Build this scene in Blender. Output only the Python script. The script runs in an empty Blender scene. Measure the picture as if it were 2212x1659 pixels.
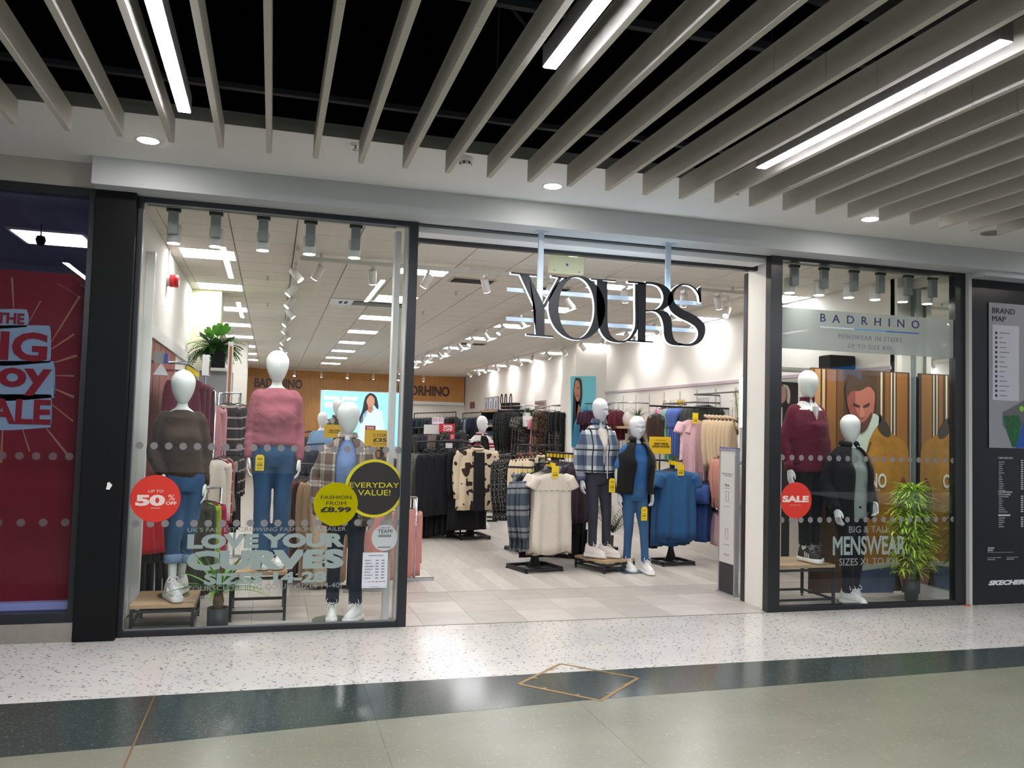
import bpy, bmesh, math, random
from mathutils import Vector, Matrix, noise as mnoise
random.seed(7)
SC = bpy.context.scene
COL = SC.collection
PI = math.pi
# ------------------------------------------------------------------ camera, world, exposure
F_PX, YAW, PITCH, ROLL, DIST, EYE = 1812.8, 0.27718, 0.05287, 0.02692, 6.527, 1.55
_fw = Vector((math.sin(YAW)*math.cos(PITCH), math.cos(YAW)*math.cos(PITCH), math.sin(PITCH)))
_r0 = Vector((math.cos(YAW), -math.sin(YAW), 0)); _u0 = _r0.cross(_fw)
_rt = math.cos(ROLL)*_r0 + math.sin(ROLL)*_u0
_up = -math.sin(ROLL)*_r0 + math.cos(ROLL)*_u0
EYEP = Vector((0, -DIST, EYE))
cam_d = bpy.data.cameras.new('camera'); cam = bpy.data.objects.new('camera', cam_d); COL.objects.link(cam)
cam_d.sensor_width = 36; cam_d.lens = F_PX/2212*36; cam_d.clip_start = .05; cam_d.clip_end = 200
cam.matrix_world = Matrix(((_rt.x,_up.x,-_fw.x,EYEP.x),(_rt.y,_up.y,-_fw.y,EYEP.y),(_rt.z,_up.z,-_fw.z,EYEP.z),(0,0,0,1)))
SC.camera = cam
w = bpy.data.worlds.new('world'); SC.world = w; w.use_nodes = True
w.node_tree.nodes['Background'].inputs[0].default_value = (.80,.84,.9,1)
w.node_tree.nodes['Background'].inputs[1].default_value = .60
vs = SC.view_settings
vs.view_transform = 'Standard'; vs.look = 'None'; vs.gamma = 1; vs.use_curve_mapping = False
vs.exposure = 0.7
E_LED, E_SPOT, E_LINE, E_DOWN = 14.0, 30.0, 112.0, 100.0   # lamp strengths
try:
    SC.cycles.max_bounces = 6; SC.cycles.transparent_max_bounces = 16; SC.cycles.diffuse_bounces = 3
    SC.cycles.sample_clamp_indirect = 4; SC.cycles.caustics_reflective = False; SC.cycles.caustics_refractive = False
    SC.cycles.use_denoising = True
except Exception: pass

def at(px, py, y=None, z=None, x=None):
    """point of the photographed place seen at a pixel, on a plane of known depth, height or side"""
    d = _fw + _rt*((px-1106)/F_PX) + _up*((829.5-py)/F_PX)
    if y is not None: t = (y-EYEP.y)/d.y
    elif z is not None: t = (z-EYEP.z)/d.z
    else: t = (x-EYEP.x)/d.x
    return EYEP + d*t
def mpp(y, px=1106, py=830):            # metres per pixel at depth y
    p = at(px, py, y=y); return (p-EYEP).dot(_fw)/F_PX

# ------------------------------------------------------------------ materials
def lin(c):
    if isinstance(c, str):
        c = c.lstrip('#'); c = [int(c[i:i+2],16)/255 for i in (0,2,4)]
    else: c = [v/255 for v in c]
    return tuple((v/12.92 if v <= .04045 else ((v+.055)/1.055)**2.4) for v in c) + (1,)
_M = {}
class NT:
    def __init__(s, name):
        s.m = bpy.data.materials.new(name); s.m.use_nodes = True; s.t = s.m.node_tree
        s.b = s.t.nodes['Principled BSDF']; s.out = s.t.nodes['Material Output']
    def n(s, typ, **kw):
        nd = s.t.nodes.new(typ)
        for k, v in kw.items():
            if k.startswith('i_'):
                nd.inputs[int(k[2:]) if k[2:].isdigit() else k[2:].replace('_',' ')].default_value = v
            else: setattr(nd, k, v)
        return nd
    def l(s, a, ao, b, bi): s.t.links.new(a.outputs[ao], b.inputs[bi])
    def set(s, **kw):
        for k, v in kw.items(): s.b.inputs[k.replace('_',' ')].default_value = v
        return s
    def coord(s, scale=(1,1,1), kind='Object', rot=(0,0,0)):
        c = s.n('ShaderNodeTexCoord'); mp = s.n('ShaderNodeMapping')
        mp.inputs['Scale'].default_value = scale; mp.inputs['Rotation'].default_value = rot
        s.l(c, kind, mp, 0); return mp
    def ramp(s, src, out, stops, interp='LINEAR'):
        r = s.n('ShaderNodeValToRGB'); r.color_ramp.interpolation = interp
        e = r.color_ramp.elements
        while len(e) < len(stops): e.new(.5)
        for el, (p, c) in zip(e, stops): el.position = p; el.color = c
        s.l(src, out, r, 0); return r
    def bump(s, src, out, strength=.3, dist=.01):
        b = s.n('ShaderNodeBump'); b.inputs['Strength'].default_value = strength; b.inputs['Distance'].default_value = dist
        s.l(src, out, b, 'Height'); s.l(b, 0, s.b, 'Normal'); return b
def mat(name, col, rough=.6, metal=0, spec=.5, noise=0, nscale=8, bump=0, coat=0, emit=0, ecol=None):
    if name in _M: return _M[name]
    t = NT(name); c = lin(col); t.set(Base_Color=c, Roughness=rough, Metallic=metal, Specular_IOR_Level=spec, Coat_Weight=coat)
    if noise or bump:
        mp = t.coord(); nz = t.n('ShaderNodeTexNoise'); nz.inputs['Scale'].default_value = nscale; nz.inputs['Detail'].default_value = 5
        t.l(mp, 0, nz, 'Vector')
        if noise:
            a = tuple(v*(1-noise) for v in c[:3])+(1,); b2 = tuple(min(1, v*(1+noise)) for v in c[:3])+(1,)
            r = t.ramp(nz, 'Fac', [(.3, a), (.7, b2)]); t.l(r, 0, t.b, 'Base Color')
        if bump: t.bump(nz, 'Fac', bump)
    if emit: t.set(Emission_Color=lin(ecol or col), Emission_Strength=emit)
    _M[name] = t.m; return t.m
def emis(name, col, s): return mat(name, col, rough=.5, emit=s)
def fabric(name, col, kind='plain', c2=None, c3=None, scale=1, rough=.85, var=.055, freq=6.5, bw=.33):
    """cloth: plain weave, knit ribs, stripes, check, cow hide print, zebra, leopard, speckle"""
    if name in _M: return _M[name]
    t = NT(name); c = lin(col); t.set(Roughness=rough, Specular_IOR_Level=.25, Sheen_Weight=.06, Sheen_Roughness=.5)
    mp = t.coord((scale,)*3)
    nz = t.n('ShaderNodeTexNoise'); nz.inputs['Scale'].default_value = 70; nz.inputs['Detail'].default_value = 6; t.l(mp,0,nz,'Vector')
    dk = tuple(v*(1-var) for v in c[:3])+(1,); lt = tuple(min(1,v*(1+var)) for v in c[:3])+(1,)
    base = t.ramp(nz,'Fac',[(.3,dk),(.7,lt)]); col_out = base
    def band(axis, freq, lo, hi, phase=0.):
        sep = t.n('ShaderNodeSeparateXYZ'); t.l(mp,0,sep,0)
        m1 = t.n('ShaderNodeMath', operation='MULTIPLY_ADD'); m1.inputs[1].default_value = freq; m1.inputs[2].default_value = phase
        t.l(sep, axis, m1, 0); fr = t.n('ShaderNodeMath', operation='FRACT'); t.l(m1,0,fr,0)
        return t.ramp(fr,0,[(0,(0,0,0,1)),(lo,(1,1,1,1)),(hi,(0,0,0,1))],'CONSTANT')
    def mix(fac, a, b):
        mx = t.n('ShaderNodeMix', data_type='RGBA')
        if isinstance(fac, float): mx.inputs[0].default_value = fac
        else: t.l(fac,0,mx,0)
        for i, s in ((6,a),(7,b)):
            if isinstance(s, tuple): mx.inputs[i].default_value = s
            else: t.t.links.new(s.outputs[2] if s.bl_idname=='ShaderNodeMix' else s.outputs[0], mx.inputs[i])
        return mx
    bsrc = nz; bout = 'Fac'; bs = .15
    if kind in ('knit', 'rib'):
        wv = t.n('ShaderNodeTexWave', bands_direction='DIAGONAL' if kind=='knit' else 'Z'); wv.inputs['Scale'].default_value = 34; wv.inputs['Distortion'].default_value = .6
        t.l(mp,0,wv,'Vector'); bsrc, bout, bs = wv, 'Fac', .35
        r = t.ramp(wv,'Fac',[(0,(.82,.82,.82,1)),(1,(1.08,1.08,1.08,1))])
        mx = t.n('ShaderNodeMix', data_type='RGBA', blend_type='MULTIPLY'); mx.inputs[0].default_value = 1
        t.l(base,0,mx,6); t.l(r,0,mx,7); col_out = mx
    elif kind == 'stripe':
        b1 = band('Z', 9, .8, .835); b2 = band('Z', 9, .89, .925)
        col_out = mix(b1, base, lin(c2)); col_out = mix(b2, col_out, lin(c2))
    elif kind == 'block':
        b1 = band('Z', 5.2, .45, .85); b2 = band('Z', 5.2, .6, .66)
        col_out = mix(b1, base, lin(c2)); col_out = mix(b2, col_out, c)
    elif kind == 'check':
        f = freq
        bx = band('X', f, bw, .995); bz = band('Z', f, bw, .995, .13); lx = band('X', f, bw*.45, bw*.45+.07); lz = band('Z', f, bw*.45, bw*.45+.07, .13)
        ad = t.n('ShaderNodeMix', data_type='RGBA'); ad.inputs[0].default_value = .5; t.l(bx,0,ad,6); t.l(bz,0,ad,7)
        r = t.n('ShaderNodeValToRGB'); r.color_ramp.interpolation='CONSTANT'; e = r.color_ramp.elements; e.new(.5)
        for el,(p,cc) in zip(e,[(0,lin(c2)),(.3,tuple(a*.33+b*.67 for a,b in zip(lin(c2),c))),(.8,c)]): el.position=p; el.color=cc
        t.l(ad,2,r,0); col_out = r
        col_out = mix(lx, col_out, lin(c3 or c2)); col_out = mix(lz, col_out, lin(c3 or c2))
    elif kind in ('cow','leopard'):
        vz = t.n('ShaderNodeTexNoise'); vz.inputs['Scale'].default_value = 9 if kind=='cow' else 26; vz.inputs['Detail'].default_value = 1.2; t.l(mp,0,vz,'Vector')
        r = t.ramp(vz,'Fac',[(0,(0,0,0,1)),(.555 if kind=='cow' else .53,(1,1,1,1))],'CONSTANT'); col_out = mix(r, base, lin(c2))
    elif kind == 'zebra':
        wv = t.n('ShaderNodeTexWave', bands_direction='X'); wv.inputs['Scale'].default_value = 9; wv.inputs['Distortion'].default_value = 9; wv.inputs['Detail'].default_value=2
        t.l(mp,0,wv,'Vector'); r = t.ramp(wv,'Fac',[(0,(0,0,0,1)),(.55,(1,1,1,1))],'CONSTANT'); col_out = mix(r, base, lin(c2))
    elif kind == 'speckle':
        vz = t.n('ShaderNodeTexVoronoi'); vz.inputs['Scale'].default_value = 60; t.l(mp,0,vz,'Vector')
        r = t.ramp(vz,'Distance',[(0,(1,1,1,1)),(.28,(0,0,0,1))],'CONSTANT'); col_out = mix(r, base, lin(c2))
    elif kind == 'denim':
        wv = t.n('ShaderNodeTexNoise'); wv.inputs['Scale'].default_value = 4; t.l(mp,0,wv,'Vector')
        r = t.ramp(wv,'Fac',[(.35,(0,0,0,1)),(.68,(1,1,1,1))]); col_out = mix(r, base, lin(c2))
    t.t.links.new(col_out.outputs[2] if col_out.bl_idname=='ShaderNodeMix' else col_out.outputs[0], t.b.inputs['Base Color'])
    t.bump(bsrc, bout, bs, .004)
    _M[name] = t.m; return t.m
def glass(name, tint=(1,1,1,1), refl=1.0, film=None, film_fac=0.):
    if name in _M: return _M[name]
    t = NT(name); t.t.nodes.remove(t.b)
    tr = t.n('ShaderNodeBsdfTransparent'); tr.inputs[0].default_value = tint
    gl = t.n('ShaderNodeBsdfGlossy'); gl.inputs['Roughness'].default_value = .0; gl.inputs[0].default_value = (refl*.5,)*3+(1,)
    fr = t.n('ShaderNodeFresnel'); ge = t.n('ShaderNodeNewGeometry'); io = t.n('ShaderNodeMapRange')   # same reflectance from either side of a pane
    io.inputs['To Min'].default_value = 1.45; io.inputs['To Max'].default_value = 1/1.45; t.l(ge,'Backfacing',io,0); t.l(io,0,fr,0)
    mx = t.n('ShaderNodeMixShader'); t.l(fr,0,mx,0); t.l(tr,0,mx,1); t.l(gl,0,mx,2); last = mx
    if film:
        df = t.n('ShaderNodeBsdfDiffuse'); df.inputs[0].default_value = lin(film)
        tl = t.n('ShaderNodeBsdfTranslucent'); tl.inputs[0].default_value = lin(film)
        m0 = t.n('ShaderNodeMixShader'); m0.inputs[0].default_value = .4; t.l(df,0,m0,1); t.l(tl,0,m0,2)
        m2 = t.n('ShaderNodeMixShader'); m2.inputs[0].default_value = film_fac; t.l(mx,0,m2,1); t.l(m0,0,m2,2); last = m2
    t.l(last,0,t.out,0); _M[name] = t.m; return t.m

# ------------------------------------------------------------------ mesh builder
def catmull(pts, n):
    """n samples of a smooth curve through tuples of any length"""
    out = []; m = len(pts)
    if m == 2 or n < 2: return [tuple(a+(b-a)*i/max(1,n-1) for a,b in zip(pts[0],pts[-1])) for i in range(n)]
    for i in range(n):
        t = i/(n-1)*(m-1); k = min(int(t), m-2); f = t-k
        p0, p1, p2, p3 = pts[max(k-1,0)], pts[k], pts[k+1], pts[min(k+2,m-1)]
        out.append(tuple(.5*((2*b)+(-a+c)*f+(2*a-5*b+4*c-d)*f*f+(-a+3*b-3*c+d)*f**3) for a,b,c,d in zip(p0,p1,p2,p3)))
    return out
class MB:
    def __init__(s): s.v = []; s.f = []; s.mi = []; s.cur = 0
    def add(s, vs, fs):
        o = len(s.v); s.v += [tuple(p) for p in vs]; s.f += [tuple(i+o for i in f) for f in fs]; s.mi += [s.cur]*len(fs); return s
    def box(s, a, b, mtx=None):
        (x0,y0,z0),(x1,y1,z1) = a, b
        vs = [Vector(p) for p in ((x0,y0,z0),(x1,y0,z0),(x1,y1,z0),(x0,y1,z0),(x0,y0,z1),(x1,y0,z1),(x1,y1,z1),(x0,y1,z1))]
        if mtx: vs = [mtx@p for p in vs]
        return s.add(vs, [(0,3,2,1),(4,5,6,7),(0,1,5,4),(1,2,6,5),(2,3,7,6),(3,0,4,7)])
    def bbox(s, a, b, bev=.004):
        bm = bmesh.new(); bmesh.ops.create_cube(bm, size=1)
        for p in bm.verts: p.co = Vector([(l+h)/2+c*(h-l) for l,h,c in zip(a,b,p.co)])
        bmesh.ops.bevel(bm, geom=bm.edges[:], offset=bev, segments=2, profile=.5, affect='EDGES')
        bm.verts.index_update(); s.add([p.co for p in bm.verts],[[q.index for q in f.verts] for f in bm.faces]); bm.free(); return s
    def tube(s, pts, r, n=10, samples=None, caps=True, flat=1., up=None):
        """swept tube; r number, list per point, or list of (rx,ry)"""
        rr = r if isinstance(r,(list,tuple)) else [r]*len(pts)
        rr = [(q,q*flat) if not isinstance(q,(tuple,list)) else tuple(q) for q in rr]
        if samples: 
            q = catmull([tuple(p)+tuple(k) for p,k in zip(pts,rr)], samples); pts = [Vector(a[:3]) for a in q]; rr = [(max(a[3],1e-4),max(a[4],1e-4)) for a in q]
        else: pts = [Vector(p) for p in pts]
        m = len(pts); vs = []; ref = Vector(up) if up else None
        for i in range(m):
            tn = (pts[min(i+1,m-1)]-pts[max(i-1,0)]).normalized()
            if ref is None: ref = Vector((0,0,1)) if abs(tn.z) < .9 else Vector((1,0,0))
            a = ref.cross(tn)
            if a.length < 1e-5: a = Vector((1,0,0)).cross(tn)
            a.normalize(); b = tn.cross(a); ref = b if up is None else Vector(up)
            for k in range(n):
                t = 2*PI*k/n; vs.append(pts[i]+a*(math.cos(t)*rr[i][0])+b*(math.sin(t)*rr[i][1]))
        fs = [(i*n+k, i*n+(k+1)%n, (i+1)*n+(k+1)%n, (i+1)*n+k) for i in range(m-1) for k in range(n)]
        if caps: fs += [tuple(range(n-1,-1,-1)), tuple((m-1)*n+k for k in range(n))]
        return s.add(vs, fs)
    def cyl(s, p, r, h, n=20, r2=None, axis='z'):
        d = {'x':Vector((h,0,0)),'y':Vector((0,h,0)),'z':Vector((0,0,h))}[axis]; p = Vector(p)
        return s.tube([p, p+d], [r, r if r2 is None else r2], n)
    def lathe(s, prof, c=(0,0,0), n=24):
        vs = [(c[0]+r*math.cos(2*PI*k/n), c[1]+r*math.sin(2*PI*k/n), c[2]+z) for r,z in prof for k in range(n)]; m = len(prof)
        fs = [(i*n+k,i*n+(k+1)%n,(i+1)*n+(k+1)%n,(i+1)*n+k) for i in range(m-1) for k in range(n)]
        fs += [tuple(range(n-1,-1,-1)), tuple((m-1)*n+k for k in range(n))]
        return s.add(vs, fs)
    def rings(s, rg, caps=True):
        n = len(rg[0]); m = len(rg); vs = [p for r in rg for p in r]
        fs = [(i*n+k,i*n+(k+1)%n,(i+1)*n+(k+1)%n,(i+1)*n+k) for i in range(m-1) for k in range(n)]
        if caps: fs += [tuple(range(n-1,-1,-1)), tuple((m-1)*n+k for k in range(n))]
        return s.add(vs, fs)
    def grid(s, pts):           # rows of points
        m, n = len(pts), len(pts[0])
        return s.add([p for r in pts for p in r], [(i*n+k,i*n+k+1,(i+1)*n+k+1,(i+1)*n+k) for i in range(m-1) for k in range(n-1)])
    def prism(s, poly, y0, y1, front=0, side=None):
        """polygon of (x,z) extruded in y; front face at y0"""
        n = len(poly); bm = bmesh.new()
        a = [bm.verts.new((x,y0,z)) for x,z in poly]; b = [bm.verts.new((x,y1,z)) for x,z in poly]
        ff = [bm.faces.new(a), bm.faces.new(b[::-1])]; sd = [bm.faces.new((a[(i+1)%n],a[i],b[i],b[(i+1)%n])) for i in range(n)]
        tri = bmesh.ops.triangulate(bm, faces=ff)
        bm.verts.index_update(); caps = set(f for f in tri['faces'])
        o = len(s.v); s.v += [tuple(v.co) for v in bm.verts]
        for f in bm.faces:
            s.f.append(tuple(v.index+o for v in f.verts)); s.mi.append(front if f in caps else (front if side is None else side))
        s.cur = 0; bm.free(); return s
    def mesh(s, name, mats, smooth=False):
        me = bpy.data.meshes.new(name); me.from_pydata(s.v, [], s.f)
        for m in (mats if isinstance(mats,(list,tuple)) else [mats]): me.materials.append(m)
        if any(s.mi): me.polygons.foreach_set('material_index', s.mi)
        if smooth: me.polygons.foreach_set('use_smooth', [True]*len(s.f))
        me.update(); return me
    def build(s, name, mats, parent=None, smooth=False, loc=None, fixn=True):
        me = s.mesh(name, mats, smooth)
        if fixn:
            bm = bmesh.new(); bm.from_mesh(me); bmesh.ops.recalc_face_normals(bm, faces=bm.faces[:]); bm.to_mesh(me); bm.free()
        return link(name, me, parent, loc)
def link(name, data, parent=None, loc=None):
    o = bpy.data.objects.new(name, data); COL.objects.link(o)
    if parent is not None: o.parent = parent
    if loc is not None: o.location = loc
    return o
def tag(o, label, cat, group=None):
    o['label'] = label; o['category'] = cat
    if group: o['group'] = group
    return o
def thing(name, label, cat, loc=(0,0,0), rz=0, group=None):
    o = bpy.data.objects.new(name, None); COL.objects.link(o); o.location = loc; o.rotation_euler = (0,0,rz); o.empty_display_size = .1
    return tag(o, label, cat, group)
def struct(o): o['kind'] = 'structure'; return o
def S(name, a, b, m, parent=None):
    o = MB().box(a, b).build(name, m, parent); 
    return struct(o) if parent is None else o
def copy_tree(o, parent=None, loc=None, rz=None, label=None, group=None):
    c = o.copy(); COL.objects.link(c); c.parent = parent
    if parent is None:
        if loc is not None: c.location = loc
        if rz is not None: c.rotation_euler = (0,0,rz)
    for ch in o.children: copy_tree(ch, c)
    if label: c['label'] = label
    if group: c['group'] = group
    return c
_tmp = bpy.data.scenes.new('workbench')       # small side scene so that evaluating one mesh stays quick
def baked(o):
    _tmp.collection.objects.link(o)
    with bpy.context.temp_override(scene=_tmp, view_layer=_tmp.view_layers[0]):
        dg = bpy.context.evaluated_depsgraph_get(); me = bpy.data.meshes.new_from_object(o.evaluated_get(dg))
    _tmp.collection.objects.unlink(o); return me
def remesh(o, size, smooth_it=3):
    md = o.modifiers.new('r','REMESH'); md.mode = 'VOXEL'; md.voxel_size = size; md.use_smooth_shade = True
    if smooth_it:
        m2 = o.modifiers.new('s','SMOOTH'); m2.iterations = smooth_it; m2.factor = .5
    par = o.parent; o.parent = None; me2 = baked(o); o.parent = par
    o.modifiers.clear(); old = o.data; me2.name = old.name; o.data = me2
    for p in me2.polygons: p.use_smooth = True
    return o
# ------------------------------------------------------------------ lettering
_TX = {}
def tmesh(s, offset=0., shear=0., sp=1., res=3, extrude=0.):
    key = (s,offset,shear,sp,res,extrude)
    if key in _TX: return _TX[key]
    cu = bpy.data.curves.new('t','FONT'); cu.body = s; cu.size = 1; cu.offset = offset; cu.shear = shear; cu.space_character = sp; cu.resolution_u = res
    cu.extrude = extrude; o = bpy.data.objects.new('t', cu); me = baked(o)
    bpy.data.objects.remove(o); 
    vs = [tuple(v.co) for v in me.vertices]; fs = [tuple(p.vertices) for p in me.polygons]
    bpy.data.meshes.remove(me); _TX[key] = (vs, fs); return _TX[key]
def text(name, s, m, x0, x1, z0, z1, y, parent=None, offset=0., shear=0., sp=1., res=3, thick=.0015, keep=False, mirror=False):
    """lettering standing in the XZ plane, facing -Y, filling the box exactly (keep: keep proportions, centred)"""
    vs, fs = tmesh(s, offset, shear, sp, res, .5)
    ax = [v[0] for v in vs]; ay = [v[1] for v in vs]; a0,a1,b0,b1 = min(ax),max(ax),min(ay),max(ay)
    sx = (x1-x0)/(a1-a0); sz = (z1-z0)/(b1-b0)
    if keep: sx = sz = min(sx, sz)
    cx, cz = (x0+x1)/2, (z0+z1)/2; sg = -1 if mirror else 1
    out = [(sg*(v[0]-(a0+a1)/2)*sx, -v[2]*thick, (v[1]-(b0+b1)/2)*sz) for v in vs]
    mb = MB(); mb.add(out, fs); par = Vector((0,0,0))
    o = mb.build(name, m, parent, fixn=True)
    o.location = Vector((cx, y, cz)) - (parent.location if parent is not None else par)
    return o
def ptext(name, s, m, pl, pb, pr, pt, y, parent=None, **kw):
    """same, given the pixel box: left x, baseline y at left, right x, top y at left"""
    a = at(pl,pb,y=y); t = at(pl,pt,y=y); b = at(pr,pb,y=y)
    return text(name, s, m, a.x, b.x, a.z, t.z, y, parent, **kw)
# ------------------------------------------------------------------ setting: mall floor
def terrazzo(name, base, chip, cscale, thr, chip2=None, rough=.28, tint=None):
    t = NT(name); t.set(Roughness=rough, Specular_IOR_Level=.45)
    mp = t.coord((1,1.6,1)); v = t.n('ShaderNodeTexVoronoi'); v.inputs['Scale'].default_value = cscale; v.inputs['Randomness'].default_value = 1
    nz = t.n('ShaderNodeTexNoise'); nz.inputs['Scale'].default_value = cscale*1.3; t.l(mp,0,nz,'Vector')
    mxv = t.n('ShaderNodeMix', data_type='RGBA'); mxv.inputs[0].default_value = .035; t.l(mp,0,mxv,6); t.l(nz,'Color',mxv,7); t.l(mxv,2,v,'Vector')
    wn = t.n('ShaderNodeTexWhiteNoise'); t.l(v,'Position',wn,'Vector')
    gt = t.n('ShaderNodeMath', operation='GREATER_THAN'); gt.inputs[1].default_value = .62; t.l(wn,'Value',gt,0)
    lt = t.n('ShaderNodeMath', operation='LESS_THAN'); lt.inputs[1].default_value = thr; t.l(v,'Distance',lt,0)
    mu = t.n('ShaderNodeMath', operation='MULTIPLY'); t.l(gt,0,mu,0); t.l(lt,0,mu,1)
    n2 = t.n('ShaderNodeTexNoise'); n2.inputs['Scale'].default_value = 1.3; n2.inputs['Detail'].default_value = 4; t.l(mp,0,n2,'Vector')
    b0 = lin(base); r = t.ramp(n2,'Fac',[(.3,tuple(q*.9 for q in b0[:3])+(1,)),(.7,tuple(q*1.06 for q in b0[:3])+(1,))])
    mx = t.n('ShaderNodeMix', data_type='RGBA'); t.l(mu,0,mx,0); t.l(r,0,mx,6)
    cr = t.ramp(wn,'Value',[(.62,lin(chip)),(1,lin(chip2 or chip))]); t.l(cr,0,mx,7)
    t.l(mx,2,t.b,'Base Color'); return t.m
M_TZ = terrazzo('pale_terrazzo','#d2cec6','#3a3440',34,.3,'#8d8389',rough=.18)
M_TD = terrazzo('dark_green_terrazzo','#3c4541','#8d968f',80,.24,'#667069',rough=.16)
M_TF = terrazzo('sage_terrazzo','#7b7c6c','#75756a',60,.26,'#a2a291',rough=.25)
M_BRASS = mat('brass','#a88a5a',.35,.8)
floor = struct(MB().box((-9,-14,-.12),(14,.0,-.022)).build('floor', mat('screed','#8b857c',.9)))
JX = [-9,-4.05,-2.89,-1.73,-.57,.59,1.75,2.91,4.07,5.23,6.39,7.55,14]
def band_quad(xa,xb,ya0,ya1,yb0,yb1,m,name):   # ya* near edge (front) at xa/xb, yb* far edge
    g = .0006; mb = MB()
    pts = [(xa+g,ya0),(xb-g,ya1),(xb-g,yb1),(xa+g,yb0)]
    vs = [(x,y,-.022) for x,y in pts]+[(x,y,0) for x,y in pts]
    mb.add(vs,[(0,3,2,1),(4,5,6,7),(0,1,5,4),(1,2,6,5),(2,3,7,6),(3,0,4,7)]); return mb.build(name, m, floor)
def yfront(x): return -2.19 + min(1,max(0,(x+1.1)/2.4))*.25 + max(0,x-1.3)*.03     # front edge of the dark band, slightly skewed
for xa, xb in zip(JX[:-1], JX[1:]):
    band_quad(xa,xb,-1.374,-1.374,-.002,-.002,M_TZ,'terrazzo_slab')
    band_quad(xa,xb,yfront(xa),yfront(xb),-1.378,-1.378,M_TD,'dark_terrazzo_slab')
    for k in range(2):
        ya, yb = (yfront(xa)-.004, -4.6) if k == 0 else (-4.604, -14)
        band_quad(xa,xb,yb,yb,ya,(yfront(xb)-.004) if k==0 else ya,M_TF,'sage_terrazzo_slab')
MB().box((-.5745,-14,-.02),(-.5655,-1.376,.0006)).build('brass_strip', M_BRASS, floor)
# inlaid brass access frame in the floor
dia = [at(1121,1478,z=0), at(1211,1434,z=0), at(1378,1465,z=0), at(1298,1514,z=0)]
c0 = sum(dia, Vector())/4
fr = thing('floor_access_frame','brass diamond-shaped access cover frame set into the dark floor band','access cover',(c0.x,c0.y,0))
for i in range(4):
    a, b = dia[i]-c0, dia[(i+1)%4]-c0; d = (b-a).normalized(); nrm = Vector((-d.y,d.x,0))*.011
    MB().add([(a-nrm)+Vector((0,0,.0002)),(b-nrm)+Vector((0,0,.0002)),(b+nrm)+Vector((0,0,.0002)),(a+nrm)+Vector((0,0,.0002)),(a-nrm)+Vector((0,0,.002)),(b-nrm)+Vector((0,0,.002)),(b+nrm)+Vector((0,0,.002)),(a+nrm)+Vector((0,0,.002))],
        [(0,3,2,1),(4,5,6,7),(0,1,5,4),(1,2,6,5),(2,3,7,6),(3,0,4,7)]).build('brass_edge', M_BRASS, fr)
    for f in (.3,.7):
        p = a.lerp(b,f)+ (c0*0-(a+b)/2).normalized()*.016
        MB().box((p.x-.02,p.y-.008,.0002),(p.x+.02,p.y+.008,.0018)).build('lift_tab', M_BRASS, fr)
# ------------------------------------------------------------------ shop floor
XL, XR, YB, ZC = -1.03, 6.12, 20.7, 3.2
M_TILE = [mat('stone_tile_%d'%i, c, .35, noise=.07, nscale=5) for i,c in enumerate(('#c0b9b1','#b6afa6','#c9c2ba'))]
def wood_mat(name, col, rough=.4, sx=14, var=.14, coords=(1,1,1)):
    t = NT(name); t.set(Roughness=rough, Specular_IOR_Level=.4); mp = t.coord(coords)
    nz = t.n('ShaderNodeTexNoise'); nz.inputs['Scale'].default_value = sx; nz.inputs['Detail'].default_value = 6; t.l(mp,0,nz,'Vector'); c = lin(col)
    r = t.ramp(nz,'Fac',[(.3,tuple(q*(1-var) for q in c[:3])+(1,)),(.7,tuple(min(1,q*(1+var)) for q in c[:3])+(1,))]); t.l(r,0,t.b,'Base Color'); return t.m
M_PLANK = [wood_mat('grey_oak_%d'%i,c,.38,5,.1,(6,.7,1)) for i,c in enumerate(('#c6c0b7','#c0b9b0','#cbc5bd','#bcb5ac'))]
shop_floor = S('floor_shop',(-8,0,-.12),(14,26,-.022),mat('subfloor','#8d877f',.8))
me_t = MB().box((-.2135,-.2135,-.022),(.2135,.2135,0)).mesh('floor_tile',[M_TILE[0]])
for i in range(-6,16):
    for j in range(3):
        x = 1.2+.43*(i+.5)
        if not (XL-.05 < x < XR+.3): continue
        o = link('floor_tile', me_t, shop_floor, (x,.012+.43*(j+.5),0))
        o.material_slots[0].link = 'OBJECT'; o.material_slots[0].material = M_TILE[(i*7+j*5+i*j)%3]
me_p = MB().box((-.0885,-.62,-.022),(.0885,.62,0)).mesh('floor_plank',[M_PLANK[0]])
for i in range(41):
    for j in range(5):
        y0 = 1.312 + 1.244*(j+.5) + (((i*5)%7)/7-.5)*0
        o = link('floor_plank', me_p, shop_floor, (XL+.09+.179*i, y0, 0)); o.material_slots[0].link='OBJECT'; o.material_slots[0].material = M_PLANK[(i*3+j*7+(i*j)%3)%4]
o = MB().box((-8,7.54,-.022),(14,26,0)).build('floorboards_beyond', M_PLANK[1], shop_floor); o['kind']='stuff'
MB().box((XL,.002,-.02),(XR,.012,.001)).build('threshold_strip', mat('threshold','#6d625a',.5,.3), shop_floor)
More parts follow.
